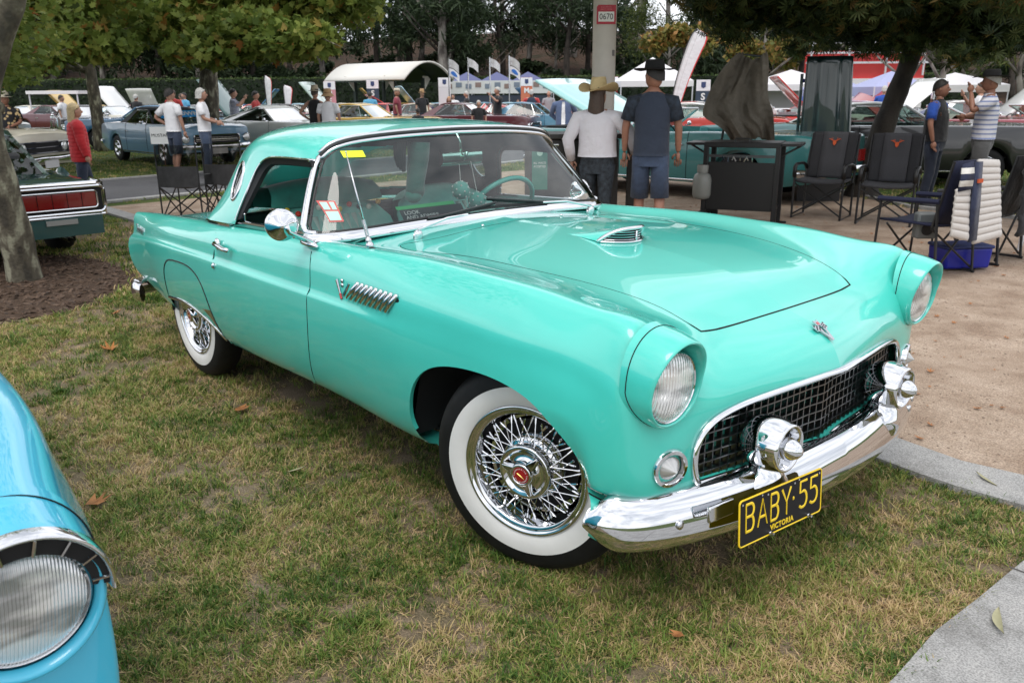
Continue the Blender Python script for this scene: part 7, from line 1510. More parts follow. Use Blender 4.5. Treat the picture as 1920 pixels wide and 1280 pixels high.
# ================================================================ boards, banners, flags, shelter, tents
p = F(-7.15, 17.4); bd = empty('name_board', (p.x, p.y, p.z), FANG+math.radians(6), 'white board lettered MUSTANG on a thin stake in the grass', 'sign'); b = MB(); b.tube([(0, 0, 0), (0, 0, .6)], .008, 6); b.build('stake', mat('rust_wire', (.12, .05, .03), .8), bd); b = MB(); b.box((0, 0, .78), (.46, .012, .34)); b.build('board', WHT, bd); text('board_text', 'MUSTANG', TR(0, -.009, .78) @ RX(PI/2), .088, DARK, bd, .001)
def pole_flag(a, d, h, label, kind, z=0):
    p = F(a, d, z); t = empty('flag', (p.x, p.y, p.z), FANG, label, 'flag'); b = MB(); b.tube([(0, 0, 0), (0, 0, h)], .03, 6); b.build('pole', CHROME2, t)
    W_, H_ = .58, .36
    def cloth_(nm, u0, u1, v0, v1, m, off=0): b = MB(); b.grid([[(W_*u*.82, .10*math.sin(u*6)+off, h-.05-H_*(1-v)-.50*u*u*W_) for u in np.linspace(u0, u1, 9)] for v in np.linspace(v0, v1, 4)]); return b.build(nm, m, t, smooth='all')
    if kind == 'us':
        for i in range(7): cloth_('stripe', 0, 1, i/7, (i+.55)/7, mat('flag_red', (.55, .04, .05), .7))
        for i in range(7): cloth_('stripe', 0, 1, (i+.55)/7, (i+1)/7, WHITE_T)
        cloth_('canton', 0, .42, .46, 1, mat('flag_navy', (.01, .015, .12), .7), -.02)
    else:
        cloth_('blue_field', 0, 1, 0, 1, mat('flag_navy')); cloth_('canton', 0, .40, .5, 1, mat('flag_red'), -.02); cloth_('star', .15, .24, .18, .34, WHITE_T, -.02)
        for u in (.62, .72, .82): cloth_('star', u, u+.05, .3+.4*(u-.62)*3*(1 if u < .8 else .2), .38+.4*(u-.62)*3*(1 if u < .8 else .2), WHITE_T, -.02)
        b = MB(); b.grid([[(W_*u*.85, .08*math.sin(u*6), h-.05-H_-.04-.34*(1-v)-.30*u*u) for u in np.linspace(0, 1, 9)] for v in np.linspace(0, 1, 4)]); b.build('lower_flag', WHITE_T, t, smooth='all')
        b = MB(); b.grid([[(.10+.30*u, .08*math.sin((.2+u*.6)*6)-.025, h-.05-H_-.12-.20*(.5+(v-.5)*math.sin(PI*(.1+.8*u)))-.30*(.2+u*.6)**2) for u in np.linspace(0, 1, 9)] for v in (0, 1)]); b.build('oval_emblem', mat('emblem_blue', (.03, .15, .5), .6), t)
    return t
pole_flag(-2.85, 40, 3.30, 'small flag pair at the left end of the flag row, half furled', 'au'); pole_flag(-1.95, 40, 3.32, 'stars and stripes flag left of its twin', 'us'); pole_flag(-.95, 40, 3.32, 'stars and stripes flag nearer the pillar', 'us'); pole_flag(-.05, 39.5, 3.36, 'blue starred flag above a white flag with a blue oval', 'au')
def banner(a, d, h, w, label, cols_, txt, z=0):
    p = F(a, d); t = empty('pull_up_banner', (p.x, p.y, p.z), FANG, label, 'banner'); b = MB(); b.box((0, 0, h/2), (w, .04, h)); b.build('banner_face', mat('banner_'+cols_[0], cols_[1], .7), t); b = MB(); b.box((0, -.025, h-.22), (w, .01, .42)); hp = b.build('header', WHITE_T, t); b = MB(); b.prism([(-.09, -.1), (0, -.15), (.09, -.1), (.09, .09), (-.09, .09)], 0, .01, AX((0, -.035, h-.18), (0, -1, 0))); b.build('shield', mat('shield_navy', (.03, .05, .14), .6), hp)
    for i, ch in enumerate(txt): text('banner_letter', ch, TR(0, -.04, h-.66-i*.36) @ RX(PI/2), .36, WHT, t, .002, bold=.01)
banner(-9.65, 46, 2.45, .62, 'small white and pink banner left of the shelter', ('pink', (.55, .25, .28)), 'ME'); banner(-6.87, 43, 2.45, .60, 'white and navy banner lettered ST beside the shelter', ('navy', (.03, .05, .08)), 'STANG'[:2]); banner(.84, 45, 2.55, .60, 'white and orange banner below the trees left of the pillar', ('orange', (.55, .16, .08)), 'M')
banner(-3.25, 42.5, 2.5, .60, 'tall plain white banner at the left end of the stall row', ('white', (.62, .62, .64)), ''); banner(5.3, 45, 2.55, .60, 'small white banner just right of the pillar', ('red', (.5, .06, .06)), 'M'); banner(7.6, 34, 2.15, .55, 'navy ST banner right of the feather banner', ('navy', (.03, .05, .08)), 'ST')
def feather(a, d, h, w, label, sc_=1, lean=.35, m2=None):
    p = F(a, d); t = empty('feather_banner', (p.x, p.y, p.z), FANG, label, 'banner'); G = []
    for i in range(22):
        f = i/21; ww = w*(.22+.78*f)*(1 if f < .85 else math.sqrt(max(.0, 1-((f-.85)/.15)**2))*.95+.05); G.append([(lean*h*f*f*.55+ww*(q-.15), .03*math.sin(f*5+q*2), .35+(h-.35)*f) for q in (0, .12, .14, .35, .37, .9, .92, 1)])
    ms = [mat('flag_navy'), WHITE_T, mat('flag_red'), mat('banner_red')]
    for nm, j0, j1, m in (('edge_band', 0, 1, ms[0]), ('face', 1, 3, WHITE_T), ('blue_line', 3, 4, ms[0]), ('face', 4, 6, WHITE_T), ('red_band', 6, 7, ms[3])):
        b = MB(); b.grid([g[j0:j1+1] for g in G]); b.build(nm, m, t, smooth='all')
    b = MB(); b.tube([G[i][0] for i in range(22)], .015, 6); b.build('pole', FR, t)
feather(4.86, 26, 3.42, .62, 'tall white feather banner with navy and red edges right of the black hat man'); feather(-8.5, 30, 2.3, .28, 'narrow white feather banner with black zigzag left of the raised hoods', lean=0); feather(-11.0, 42, 2.2, .5, 'white feather banner standing behind the pale raised hood', lean=.0)
# curved-roof shelter
p = F(-6.9, 49, -.35); st2 = empty('picnic_shelter', (p.x, p.y, p.z), FANG+math.radians(-38), 'open shelter with a white curved roof on dark green posts before the hedge', 'shelter')
RG = mat('white_roof_sheet', (.62, .60, .55), .5); GP = mat('dark_green_post', (.008, .02, .014), .6)
arc_ = [(x, 2.9+.95*(1-(x/2.0)**2)) for x in np.linspace(-2.0, 2.0, 17)]
b = MB(); b.grid([[(y, x, z) for x, z in arc_] for y in (-3.2, -1, 1, 3.2)]); o = b.build('roof', RG, st2, smooth='all'); o.modifiers.new('s', 'SOLIDIFY').thickness = .08
b = MB(); b.grid([[(y, x*.98, z-.12) for x, z in arc_] for y in (-3.1, 0, 3.1)]); b.build('roof_underside', GP, st2, smooth='all')
for y in (-1.6, 1.6):
    for x in (-1.1, 1.1):
        b = MB(); b.box((y, x, 1.5), (.16, .16, 3.0)); b.build('post', GP, st2)
        b = MB(); b.prism([(0, 0), (.75, .9), (0, .9)], -.02, .02, Matrix(((0, 0, 1, y), (1 if x > 0 else -1, 0, 0, x), (0, 1, 0, 2.2), (0, 0, 0, 1)))); b.build('gusset', RG, st2)
    b = MB(); b.tube([(y, x, z-.15) for x, z in arc_], .06, 6); b.build('rafter', GP, st2)
def marquee(a, d, w, dp, h0, h1, label, m, z=0, phi=0, posts=True, wall=None):
    p = F(a, d); t = empty('marquee_tent', (p.x, p.y, p.z), FANG+math.radians(phi), label, 'tent'); x, y = w/2, dp/2
    b = MB(); b.v = [(-x, -y, h0), (x, -y, h0), (x, y, h0), (-x, y, h0), (0, 0, h1)]; b.f = [(0, 1, 4), (1, 2, 4), (2, 3, 4), (3, 0, 4)]; b.m = [0]*4; b.build('canopy', m, t, smooth=False)
    b = MB(); b.grid([[(-x, -y, z_), (x, -y, z_), (x, y, z_), (-x, y, z_)] for z_ in (h0, h0-.28)], closed_v=True); b.build('valance', m, t, smooth=False)
    for sx in (-1, 1):
        for sy in (-1, 1): b = MB(); b.tube([(sx*x*.98, sy*y*.98, 0), (sx*x*.98, sy*y*.98, h0)], .03, 6); b.build('post', mat('white_metal'), t)
    if wall: b = MB(); b.box((0, y*.95, h0/2), (w*.96, .02, h0)); b.build('back_wall', wall, t)
NVT = mat('blue_tent_cloth', (.10, .11, .22), .8); WT = mat('white_tent_cloth', (.72, .70, .72), .8)
for i, a in enumerate((-2.35, 0.0-.55, 1.3)): marquee(a-.25, 52, 3.0, 3.0, 2.25, 3.05, ['blue-grey tent peak at the left end of the stall row', 'blue-grey tent peak in the middle of the stall row', 'blue-grey tent peak at the right end of the stall row'][i], NVT)
p = F(-.75, 50.0); sb = empty('stall_banner', (p.x, p.y, p.z), FANG, 'long pale printed banner across the stall front beneath the flags', 'banner'); b = MB(); b.box((0, 0, 2.15), (6.4, .03, .72)); b.build('banner_face', mat('pale_print', (.55, .57, .56), .7), sb)
for i in range(11): b = MB(); b.box((-2.8+i*.56, -.03, 2.2+.08*(i % 2)), (.34, .02, .26)); b.build('printed_mark', mat('print_blue_grey', (.16, .2, .25), .7) if i % 3 else mat('print_brown', (.22, .16, .14), .7), sb)
b = MB(); b.box((0, .2, .9), (6.2, .3, 1.6)); b.build('stall_counter', mat('stall_dark', (.03, .04, .06), .8), sb)
marquee(7.2, 44, 3.6, 3.2, 2.3, 3.45, 'white tent left of the feather banner foot', WT); marquee(13.6, 42, 3.6, 4, 2.05, 2.75, 'large white tent between the khaki cover and the standing hood', WT, wall=WT); marquee(13.2, 30, 2.0, 2.2, 1.78, 2.3, 'pale blue tent peak left of the tree trunk', mat('pale_blue_tent', (.34, .36, .55), .8)); marquee(12.3, 33, 1.8, 2, 1.75, 2.3, 'second pale blue tent partly behind the dark green hood', mat('pale_blue_tent'))
marquee(18.5, 36, 3, 3, 1.9, 2.4, 'white tent at the far right behind the leaves', WT)
p = F(-22.9, 44); lc = empty('long_canopy', (p.x, p.y, p.z), FANG, 'long flat white canopy over the far-left crowd', 'canopy'); b = MB(); b.box((0, 0, 1.95), (2.6, 2, .16)); b.build('roof', WT, lc)
for x in (-1.2, 1.2): b = MB(); b.tube([(x, -.9, 0), (x, -.9, 1.9)], .04, 6); b.build('post', mat('white_metal'), lc)
p = F(18.9, 46); rr_ = empty('stage_rail', (p.x, p.y, p.z), FANG, 'white railings with a red band above the blue tent at right', 'railing'); 
for z_ in (3.2, 3.7, 4.2): b = MB(); b.box((0, 0, z_), (6.5, .08, .10)); b.build('rail', mat('white_metal'), rr_)
for x in (-3, -1, 1, 3): b = MB(); b.box((x, 0, 3.4), (.08, .08, 1.7)); b.build('rail_post', mat('white_metal'), rr_)
b = MB(); b.box((0, .3, 3.0), (6.4, .1, 1.6)); b.build('red_panel', mat('banner_red'), rr_); b = MB(); b.box((0, .3, 1.2), (6.4, .3, 2.4)); b.build('base_wall', WT, rr_)
# ================================================================ hedge, trees, shrubs
def leaf_mat(name, cols, trans=.25, rough=.6):
    m = bpy.data.materials.new(name); m.use_nodes = True; n = m.node_tree; P = n.nodes['Principled BSDF']; P.inputs['Roughness'].default_value = rough; P.inputs['Specular IOR Level'].default_value = .25
    at = n.nodes.new('ShaderNodeAttribute'); at.attribute_name = 'tone'; r = n.nodes.new('ShaderNodeValToRGB'); r.color_ramp.elements[0].color = cols[0]+(1,); r.color_ramp.elements[1].color = cols[-1]+(1,)
    for i, c in enumerate(cols[1:-1]): e = r.color_ramp.elements.new((i+1)/(len(cols)-1)); e.color = c+(1,)
    n.links.new(at.outputs['Fac'], r.inputs[0]); n.links.new(r.outputs[0], P.inputs['Base Color'])
    t = n.nodes.new('ShaderNodeBsdfTranslucent'); n.links.new(r.outputs[0], t.inputs[0]); x = n.nodes.new('ShaderNodeMixShader'); x.inputs[0].default_value = trans; n.links.new(P.outputs[0], x.inputs[1]); n.links.new(t.outputs[0], x.inputs[2]); n.links.new(x.outputs[0], n.nodes['Material Output'].inputs[0]); _m[name] = m; return m
PLANE_L = leaf_mat('plane_leaves', [(.045, .075, .018), (.10, .15, .030), (.17, .235, .048), (.25, .29, .065), (.32, .22, .055), (.28, .11, .03)], .4)
DARK_L = leaf_mat('dark_oak_leaves', [(.012, .022, .010), (.024, .040, .013), (.045, .070, .020), (.085, .10, .028), (.20, .12, .035)])
GUM_L = leaf_mat('gum_leaves', [(.014, .026, .014), (.026, .044, .020), (.045, .070, .030), (.075, .10, .045)])
YEL_L = leaf_mat('autumn_leaves', [(.06, .08, .02), (.13, .14, .03), (.26, .20, .05), (.32, .15, .05)])
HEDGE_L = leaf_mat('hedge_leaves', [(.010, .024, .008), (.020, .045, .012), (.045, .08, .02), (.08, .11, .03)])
def leafshape(kind):
    if kind == 'maple':
        P = [(-.35, 0), (-.1, -.38), (.12, -.62), (.20, -.30), (.55, -.50), (.48, -.18), (1, 0), (.48, .18), (.55, .50), (.20, .30), (.12, .62), (-.1, .38)]; return np.array([(x, y, .12*abs(y)) for x, y in P]), [tuple(range(12))]
    if kind == 'long': return np.array([(-.1, 0, 0), (.5, -.10, .04), (1.1, 0, -.08), (.5, .10, .04)]), [(0, 1, 2, 3)]
    if kind == 'spray':   # narrow leaflets fanned round a stalk
        v = []; f = []
        for k in range(5):
            a = (k-2)*.5; c, s = math.cos(a), math.sin(a); i = len(v); v += [(0, 0, 0), (.55*c+.09*s, .55*s-.09*c, .03), (1.05*c, 1.05*s, -.12), (.55*c-.09*s, .55*s+.09*c, .03)]; f.append((i, i+1, i+2, i+3))
        return np.array(v), f
    return np.array([(-.5, 0, 0), (0, -.45, .1), (.6, 0, 0), (0, .45, .1)]), [(0, 1, 2, 3)]
def leaves(name, C, size, m, parent, kind='quad', tones=None, flat=.7):
    """many separate leaves at centres C as one crown mesh"""
    C = np.asarray(C, float); n = len(C); L, f = leafshape(kind); k = len(L)
    th = rng.uniform(0, 2*PI, n); ti = rng.normal(0, flat, n); tj = rng.normal(0, flat, n); s = size*rng.uniform(.6, 1.3, n)
    ct, st_ = np.cos(th), np.sin(th); V0 = np.repeat(L[None], n, 0)*s[:, None, None]
    y1 = V0[:, :, 1]*np.cos(ti)[:, None]-V0[:, :, 2]*np.sin(ti)[:, None]; z1 = V0[:, :, 1]*np.sin(ti)[:, None]+V0[:, :, 2]*np.cos(ti)[:, None]; x1 = V0[:, :, 0]
    x2 = x1*np.cos(tj)[:, None]+z1*np.sin(tj)[:, None]; z2 = -x1*np.sin(tj)[:, None]+z1*np.cos(tj)[:, None]
    X = x2*ct[:, None]-y1*st_[:, None]; Y = x2*st_[:, None]+y1*ct[:, None]; V = np.stack([X, Y, z2], 2)+C[:, None]; V = V.reshape(-1, 3)
    me = bpy.data.meshes.new(name); nf = len(f); fl = len(f[0]); me.vertices.add(len(V)); me.vertices.foreach_set('co', V.ravel()); me.loops.add(n*nf*fl); me.polygons.add(n*nf)
    idx = (np.arange(n)[:, None, None]*k+np.array(f)[None]).reshape(-1); me.loops.foreach_set('vertex_index', idx); me.polygons.foreach_set('loop_start', np.arange(n*nf)*fl); me.polygons.foreach_set('loop_total', np.full(n*nf, fl))
    me.update(calc_edges=True); t = tones if tones is not None else np.clip(rng.normal(.4, .2, n), 0, 1); at = me.attributes.new('tone', 'FLOAT', 'POINT'); at.data.foreach_set('value', np.repeat(t, k)); return link(name, me, parent, m)
def clump_pts(cen, rad, n, shell=.55):
    """points in an uneven ellipsoid, denser to the outside"""
    u = rng.normal(size=(n, 3)); u /= np.linalg.norm(u, axis=1)[:, None]; r = (shell+(1-shell)*rng.random(n))**.7; r[rng.random(n) < .25] *= .6
    return np.asarray(cen)+u*r[:, None]*np.asarray(rad)
def limb(b, pts, r0, r1, seg=8):
    P = spl(pts, max(6, len(pts)*4)); b.tube(P, list(np.linspace(r0, r1, len(P))*(1+.06*np.sin(np.arange(len(P))*1.7))), seg)
def bark(name, cols, s=3.0, bump=.5):
    if name in _m: return _m[name]
    m = mat(name, cols[0], .9); n = m.node_tree; t = n.nodes.new('ShaderNodeTexCoord'); mp_ = n.nodes.new('ShaderNodeMapping'); mp_.inputs['Scale'].default_value = (1, 1, .45); v = n.nodes.new('ShaderNodeTexNoise'); v.inputs['Scale'].default_value = s; v.inputs['Detail'].default_value = 3
    r = n.nodes.new('ShaderNodeValToRGB'); r.color_ramp.elements[0].position = .40; r.color_ramp.elements[0].color = cols[0]+(1,); r.color_ramp.elements[1].position = .64; r.color_ramp.elements[1].color = cols[-1]+(1,)
    for i, c in enumerate(cols[1:-1]): e = r.color_ramp.elements.new(.47+.08*i); e.color = c+(1,)
    r.color_ramp.interpolation = 'LINEAR' ; f = n.nodes.new('ShaderNodeTexNoise'); f.inputs['Scale'].default_value = 40; bu = n.nodes.new('ShaderNodeBump'); bu.inputs['Strength'].default_value = bump; bu.inputs['Distance'].default_value = .02
    n.links.new(t.outputs['Object'], mp_.inputs[0]); n.links.new(mp_.outputs[0], v.inputs[0]); n.links.new(v.outputs[0], r.inputs[0]); n.links.new(r.outputs[0], n.nodes['Principled BSDF'].inputs['Base Color']); n.links.new(t.outputs['Object'], f.inputs[0]); n.links.new(f.outputs[0], bu.inputs['Height']); n.links.new(bu.outputs[0], n.nodes['Principled BSDF'].inputs['Normal']); return m
PB = bark('plane_bark', [(.055, .048, .036), (.085, .073, .052), (.12, .105, .075), (.30, .29, .21)], 8.5)
GB_ = bark('gum_bark', [(.07, .06, .052), (.15, .13, .115), (.30, .28, .25)], 2.5); DB = bark('dark_bark', [(.02, .016, .013), (.035, .028, .022), (.05, .04, .032)], 4)
def tones(C, base=.38, sd=.13, autumn=.03, zspan=None):
    from mathutils import noise
    t = rng.normal(base, sd, len(C))+.22*np.array([noise.noise(Vector(c)*.9) for c in C]); k = rng.random(len(C)) < autumn; t[k] = rng.uniform(.72, 1, k.sum()); return np.clip(t, 0, 1)
# ---- near plane tree at the left edge
T0 = empty('plane_tree', (0, 0, 0), 0, 'mottled sycamore with a leaning trunk in the mulch bed at the left edge', 'tree')
b = MB(); B0 = Vector((-6.05, -1.0, -.06))
def wp(px_a, d, z): q = F(px_a, d); return (q.x, q.y, z)
limb(b, [wp(-4.12, 6.85, -.2), wp(-4.10, 6.8, .15), wp(-4.06, 6.65, .8), wp(-4.04, 6.58, 1.35), wp(-3.86, 6.55, 1.8), wp(-3.66, 6.5, 2.1), wp(-3.50, 6.45, 2.6), wp(-3.40, 6.3, 3.6)], .14, .055, 14)
b.build('trunk', PB, T0, smooth='all')
b = MB(); limb(b, [wp(-3.95, 6.56, 1.35), wp(-4.4, 6.7, 1.75), wp(-5.2, 7.0, 2.7)], .09, .05); limb(b, [wp(-3.42, 6.4, 2.6), wp(-3.2, 6.8, 3.2), wp(-3.0, 7.5, 3.6)], .06, .03); limb(b, [wp(-3.4, 6.3, 3.0), wp(-3.9, 5.4, 3.5), wp(-4.2, 4.8, 3.8)], .06, .03); b.build('limbs', PB, T0, smooth='all')
P = np.vstack([clump_pts(F(a, d, z), r, n) for a, d, z, r, n in [(-5.6, 9.0, 3.2, (1.2, 1.2, .8), 1600), (-6.2, 10.0, 2.7, (1.5, 1.5, .9), 2400), (-6.9, 11.0, 2.1, (1.2, 1.2, .6), 1500), (-3.6, 6.8, 4.5, (2.2, 2.2, .9), 1500), (-5.4, 8.4, 4.6, (2.2, 2.2, 1.0), 2400), (-4.6, 5, 4.6, (2, 2, .8), 1500)]])
leaves('crown', P, .085, PLANE_L, T0, 'maple', tones(P))
# ---- plane trees whose crowns hang across the upper left
def plane_tree(label, a, d, clumps, trunk_r=.2, size=.10, th=5.5, lean=0, tn=.40):
    p = F(a, d); t = empty('plane_tree', (p.x, p.y, p.z), FANG, label, 'tree')
    b = MB(); limb(b, [(0, 0, -.1), (.02, 0, 1), (lean*.4, .05, 2.4), (lean, .1, th)], trunk_r, trunk_r*.5, 12); b.build('trunk', PB, t, smooth='all')
    b = MB(); C = []
    for ca, cd_, cz, r, n in clumps:
        c = np.array([ca-a, cd_-d, cz]); limb(b, [(lean*.5, .05, 2.3), tuple(c*[.5, .5, 1]*[1, 1, .8]+[0, 0, .4]), tuple(c)], trunk_r*.35, .02, 6); C.append(clump_pts(c, r, n, .35))
        for q in range(3): e = c+rng.normal(size=3)*np.array(r)*.6; b.tube([tuple(c), tuple((c+e)/2+[0, 0, .1]), tuple(e)], [.02, .014, .006], 5)
    b.build('limbs', PB, t, smooth='all'); C = np.vstack(C); leaves('crown', C, size, PLANE_L, t, 'maple', tones(C, tn)); return t
plane_tree('broad plane tree hanging across the upper left, trunk behind the grey-haired woman', -8.3, 23.5, [(-8.5, 22, 4.2, (2.6, 2.4, 1.2), 5200), (-6.3, 21, 4.0, (2.2, 2.2, 1.3), 5200), (-4.6, 20, 4.1, (1.9, 2.0, 1.1), 4600), (-3.6, 19, 3.9, (1.1, 1.6, 1.0), 2600), (-10.6, 22, 3.7, (2.0, 2.2, 1.2), 4600), (-7.4, 20, 3.1, (1.6, 1.5, .6), 2400), (-5.4, 19, 2.85, (1.4, 1.3, .6), 2300), (-4.3, 18, 2.7, (.9, 1.0, .45), 1100), (-6.4, 18.5, 2.5, (1.0, 1.0, .4), 900), (-7.6, 23, 5.6, (3.2, 3, 1.3), 900)], .30, .155, lean=.3, tn=.46)
plane_tree('plane tree left of centre with a trunk hidden by the dark teal car', -12.2, 19.0, [(-11.4, 18.5, 3.5, (1.9, 1.9, 1.2), 4200), (-9.3, 17.5, 3.9, (1.9, 2.0, 1.2), 4000), (-9.6, 17.3, 2.6, (1.2, 1.2, .6), 2000), (-8.1, 17.0, 2.55, (.9, .9, .4), 900), (-12.8, 18, 2.9, (1.5, 1.5, .9), 2600), (-7.2, 16.5, 4.3, (1.8, 1.8, 1.0), 1800), (-10.4, 18, 5.2, (2.6, 2.6, 1.2), 700)], .22, .145, tn=.48)
plane_tree('young plane tree with yellow-green leaves at the far left edge', -12.6, 26.0, [(-15.2, 25, 3.2, (2.3, 2, 1.5), 3600), (-17.5, 26, 3.0, (2.2, 2, 1.6), 3000), (-12.8, 25, 4.6, (2.4, 2.4, 1.4), 1500)], .2, .14, tn=.46)
# ---- right: dark tree over the chairs
TR_ = empty('oak_tree', F(5.72, 12.6), FANG, 'dark-leaved tree whose slanting trunk stands behind the camp chairs at right', 'tree')
b = MB(); limb(b, [(-.42, 0, -.1), (-.36, 0, .35), (-.20, 0, 1.0), (.0, 0, 1.7), (.12, 0, 2.2), (.2, 0, 3.0)], .19, .10, 12); b.lathe([(.30, -.05), (.20, .18)], TR(-.41, 0, 0), 12, cap=False); b.build('trunk', DB, TR_, smooth='all')
b = MB(); limb(b, [(.10, 0, 2.0), (-.5, -.1, 2.5), (-1.6, -.3, 2.8)], .08, .03); limb(b, [(.12, 0, 2.2), (.9, -.2, 2.6), (2.0, -.4, 2.7)], .08, .03); limb(b, [(.1, 0, 2.1), (.2, -.9, 2.6), (.4, -2, 2.9)], .07, .03); b.build('limbs', DB, TR_, smooth='all')
C = np.vstack([clump_pts((a-5.96, d-12.6, z), r, n, .35) for a, d, z, r, n in [(3.6, 12.2, 2.80, (1.1, 1.0, .42), 3600), (4.6, 12, 2.68, (1.2, 1.1, .5), 4400), (5.9, 12, 2.80, (1.3, 1.2, .5), 4200), (6.9, 12.0, 2.62, (1.2, 1.1, .5), 4000), (3.0, 11.6, 3.1, (.9, 1.0, .6), 2800), (4.4, 11.6, 3.5, (1.6, 1.3, .8), 3200), (6.0, 11.5, 3.7, (1.8, 1.4, .8), 3200), (7.6, 12, 3.3, (1.6, 1.4, .9), 3000), (5.4, 12.2, 2.2, (.8, .7, .28), 700), (6.6, 11.7, 2.15, (.7, .6, .25), 550), (3.3, 11.9, 2.35, (.5, .5, .22), 260), (4.2, 11.6, 2.1, (.4, .4, .16), 160), (7.4, 11.5, 2.1, (.5, .4, .2), 260), (6.0, 11.2, 1.95, (.3, .3, .14), 90)]])
leaves('crown', C, .118, DARK_L, TR_, 'spray', tones(C, .42, .17, .09))
T3 = empty('oak_tree', F(7.6, 8.4), FANG, 'second dark tree leaning in from the right edge with greener leaves in the top corner', 'tree')
b = MB(); limb(b, [(0, 0, 0), (-.1, 0, 1.4), (-.6, -.2, 2.4), (-1.6, -.4, 2.9)], .14, .05); b.build('trunk', DB, T3, smooth='all')
C = np.vstack([clump_pts((a-7.6, d-8.4, z), r, n, .35) for a, d, z, r, n in [(5.2, 8.4, 2.45, (.7, .7, .32), 1100), (4.7, 8.6, 2.75, (.9, .8, .35), 1200), (5.9, 8.8, 2.35, (.8, .8, .4), 1100), (4.1, 8.8, 2.85, (.7, .7, .3), 700)]])
leaves('crown', C, .115, leaf_mat('mid_oak_leaves', [(.020, .035, .014), (.04, .06, .02), (.065, .095, .028), (.10, .12, .035), (.22, .10, .03)]), T3, 'spray', tones(C, .5, .16, .10))
# ---- hedge
p = F(-1.5, 57); hg = empty('hedge', (p.x, p.y, p.z), FANG, 'long clipped dark green hedge at the foot of the hillside', 'hedge')
b = MB(); b.box((0, 0, 1.42), (64, 1.5, 2.85)); b.build('core', mat('hedge_core', (.008, .015, .006), .9), hg)
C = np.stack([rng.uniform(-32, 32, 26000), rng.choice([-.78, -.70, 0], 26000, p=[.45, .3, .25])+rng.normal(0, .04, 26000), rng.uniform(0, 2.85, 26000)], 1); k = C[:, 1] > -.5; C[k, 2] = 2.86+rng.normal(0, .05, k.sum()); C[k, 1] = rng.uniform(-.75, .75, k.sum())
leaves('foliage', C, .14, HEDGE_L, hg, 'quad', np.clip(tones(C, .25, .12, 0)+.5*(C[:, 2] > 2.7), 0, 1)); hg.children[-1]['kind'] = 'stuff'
# ---- gums and shrubs on the slope
def hz(d): return gzd(61)-.05+max(0, min(1, (d-61)/40))**1.15*8.6
def gum(label, a, d, h, crown, cz, r=.25, kind='gum', size=.42, n=1400, lean=0, m=None, branch=True, group=None, bm_=None, ground=None, fork=0):
    z0 = ground if ground is not None else (hz(d) if d > 61 else gzd(d)); p = C0+a*RH+d*FH; t = empty({'gum': 'gum_tree', 'cypress': 'cypress', 'shrub': 'shrub', 'autumn': 'autumn_tree'}[kind], (p[0], p[1], z0), FANG, label, 'shrub' if kind == 'shrub' else 'tree', group)
    b = MB(); wob = random.uniform(-.3, .3); limb(b, [(0, 0, -.2), (lean*.3+wob, 0, h*.3), (lean*.6-wob*.5, 0, h*.6), (lean, 0, h)], r, r*.35, 8)
    C = []
    if fork or branch:
        for k in range(5 if kind != 'shrub' else 2):
            f = random.uniform(.4, .85); s = random.choice((-1, 1)); b.tube([(lean*f, 0, h*f), (lean*f+s*crown*.35, random.uniform(-1, 1), h*f+crown*.35), (lean*f+s*crown*.7, random.uniform(-1, 1), h*f+crown*.75)], [r*.45, r*.3, r*.12], 6)
    b.build('trunk', bm_ or (GB_ if kind == 'gum' else DB), t, smooth='all')
    if kind == 'cypress': 
        u = rng.uniform(0, 2*PI, n); zz = rng.random(n); rr = crown*np.sin(np.clip(zz*1.05+.08, 0, 1)*PI)**.6*rng.uniform(.75, 1, n); C = np.stack([rr*np.cos(u), rr*np.sin(u), zz*cz], 1)
    else:
        nc = 7 if kind == 'gum' else 5
        for k in range(nc):
            c = (lean+random.uniform(-1, 1)*crown*.75, random.uniform(-1, 1)*crown*.5, cz+random.uniform(-.8, 1)*crown*(.55 if kind != 'shrub' else .2)); C.append(clump_pts(c, (crown*random.uniform(.35, .6), crown*random.uniform(.35, .6), crown*random.uniform(.22, .42)), n//nc, .3))
        C = np.vstack(C)
    leaves('crown', C, size, m or GUM_L, t, 'long' if kind == 'gum' else 'quad', tones(C, .42, .16, .0 if kind != 'autumn' else .2)); return t
G1 = 'gum trees on the slope'
gum('gum tree with a pale thin trunk left of the sky gap above the shelter', -12.6, 84, 14, 4.2, 11, .35, size=.55, n=1700, group=G1)
gum('near-black straight tree trunk above the shelter roof', -9.4, 80, 15, 3.6, 14, .45, size=.5, n=1300, bm_=DB, group=G1)
gum('gum tree with a tall white-grey trunk leaning left beside the shelter', -4.6, 66, 13, 4.0, 13.5, .42, lean=-.9, size=.5, n=1500, group=G1)
gum('dark narrow cypress right of the white-grey gum trunk', -3.9, 76, 5.0, .9, 5.6, .2, 'cypress', .32, 1300)
gum('darker slim cypress close against the white-grey gum trunk', -5.3, 78, 4.8, .6, 5.4, .15, 'cypress', .32, 900)
gum('forked gum tree with pale limbs against the sky left of the pillar', 6.2, 86, 15, 4.0, 15, .36, fork=1, size=.5, n=1200, group=G1)
gum('gum tree with a slim pale trunk right of the pillar', 11.9, 80, 15, 4.4, 11.5, .34, size=.5, n=1900, group=G1)
gum('gum tree high at the right of the black hat', 14.6, 82, 13, 4.6, 10.5, .3, size=.5, n=1900, group=G1)
gum('rounded olive-green tree below the sky gap, left one', .4, 79, 4.5, 3.2, 4.4, .2, size=.45, n=2000)
gum('bushy gum on the slope above the flags', -1.5, 72, 3.0, 2.4, 3.2, .18, size=.4, n=1300)
gum('bushy tree on the slope above the orange banner', 4.0, 76, 4.5, 3.0, 4.6, .18, size=.4, n=1700)
rs = random.Random(5)
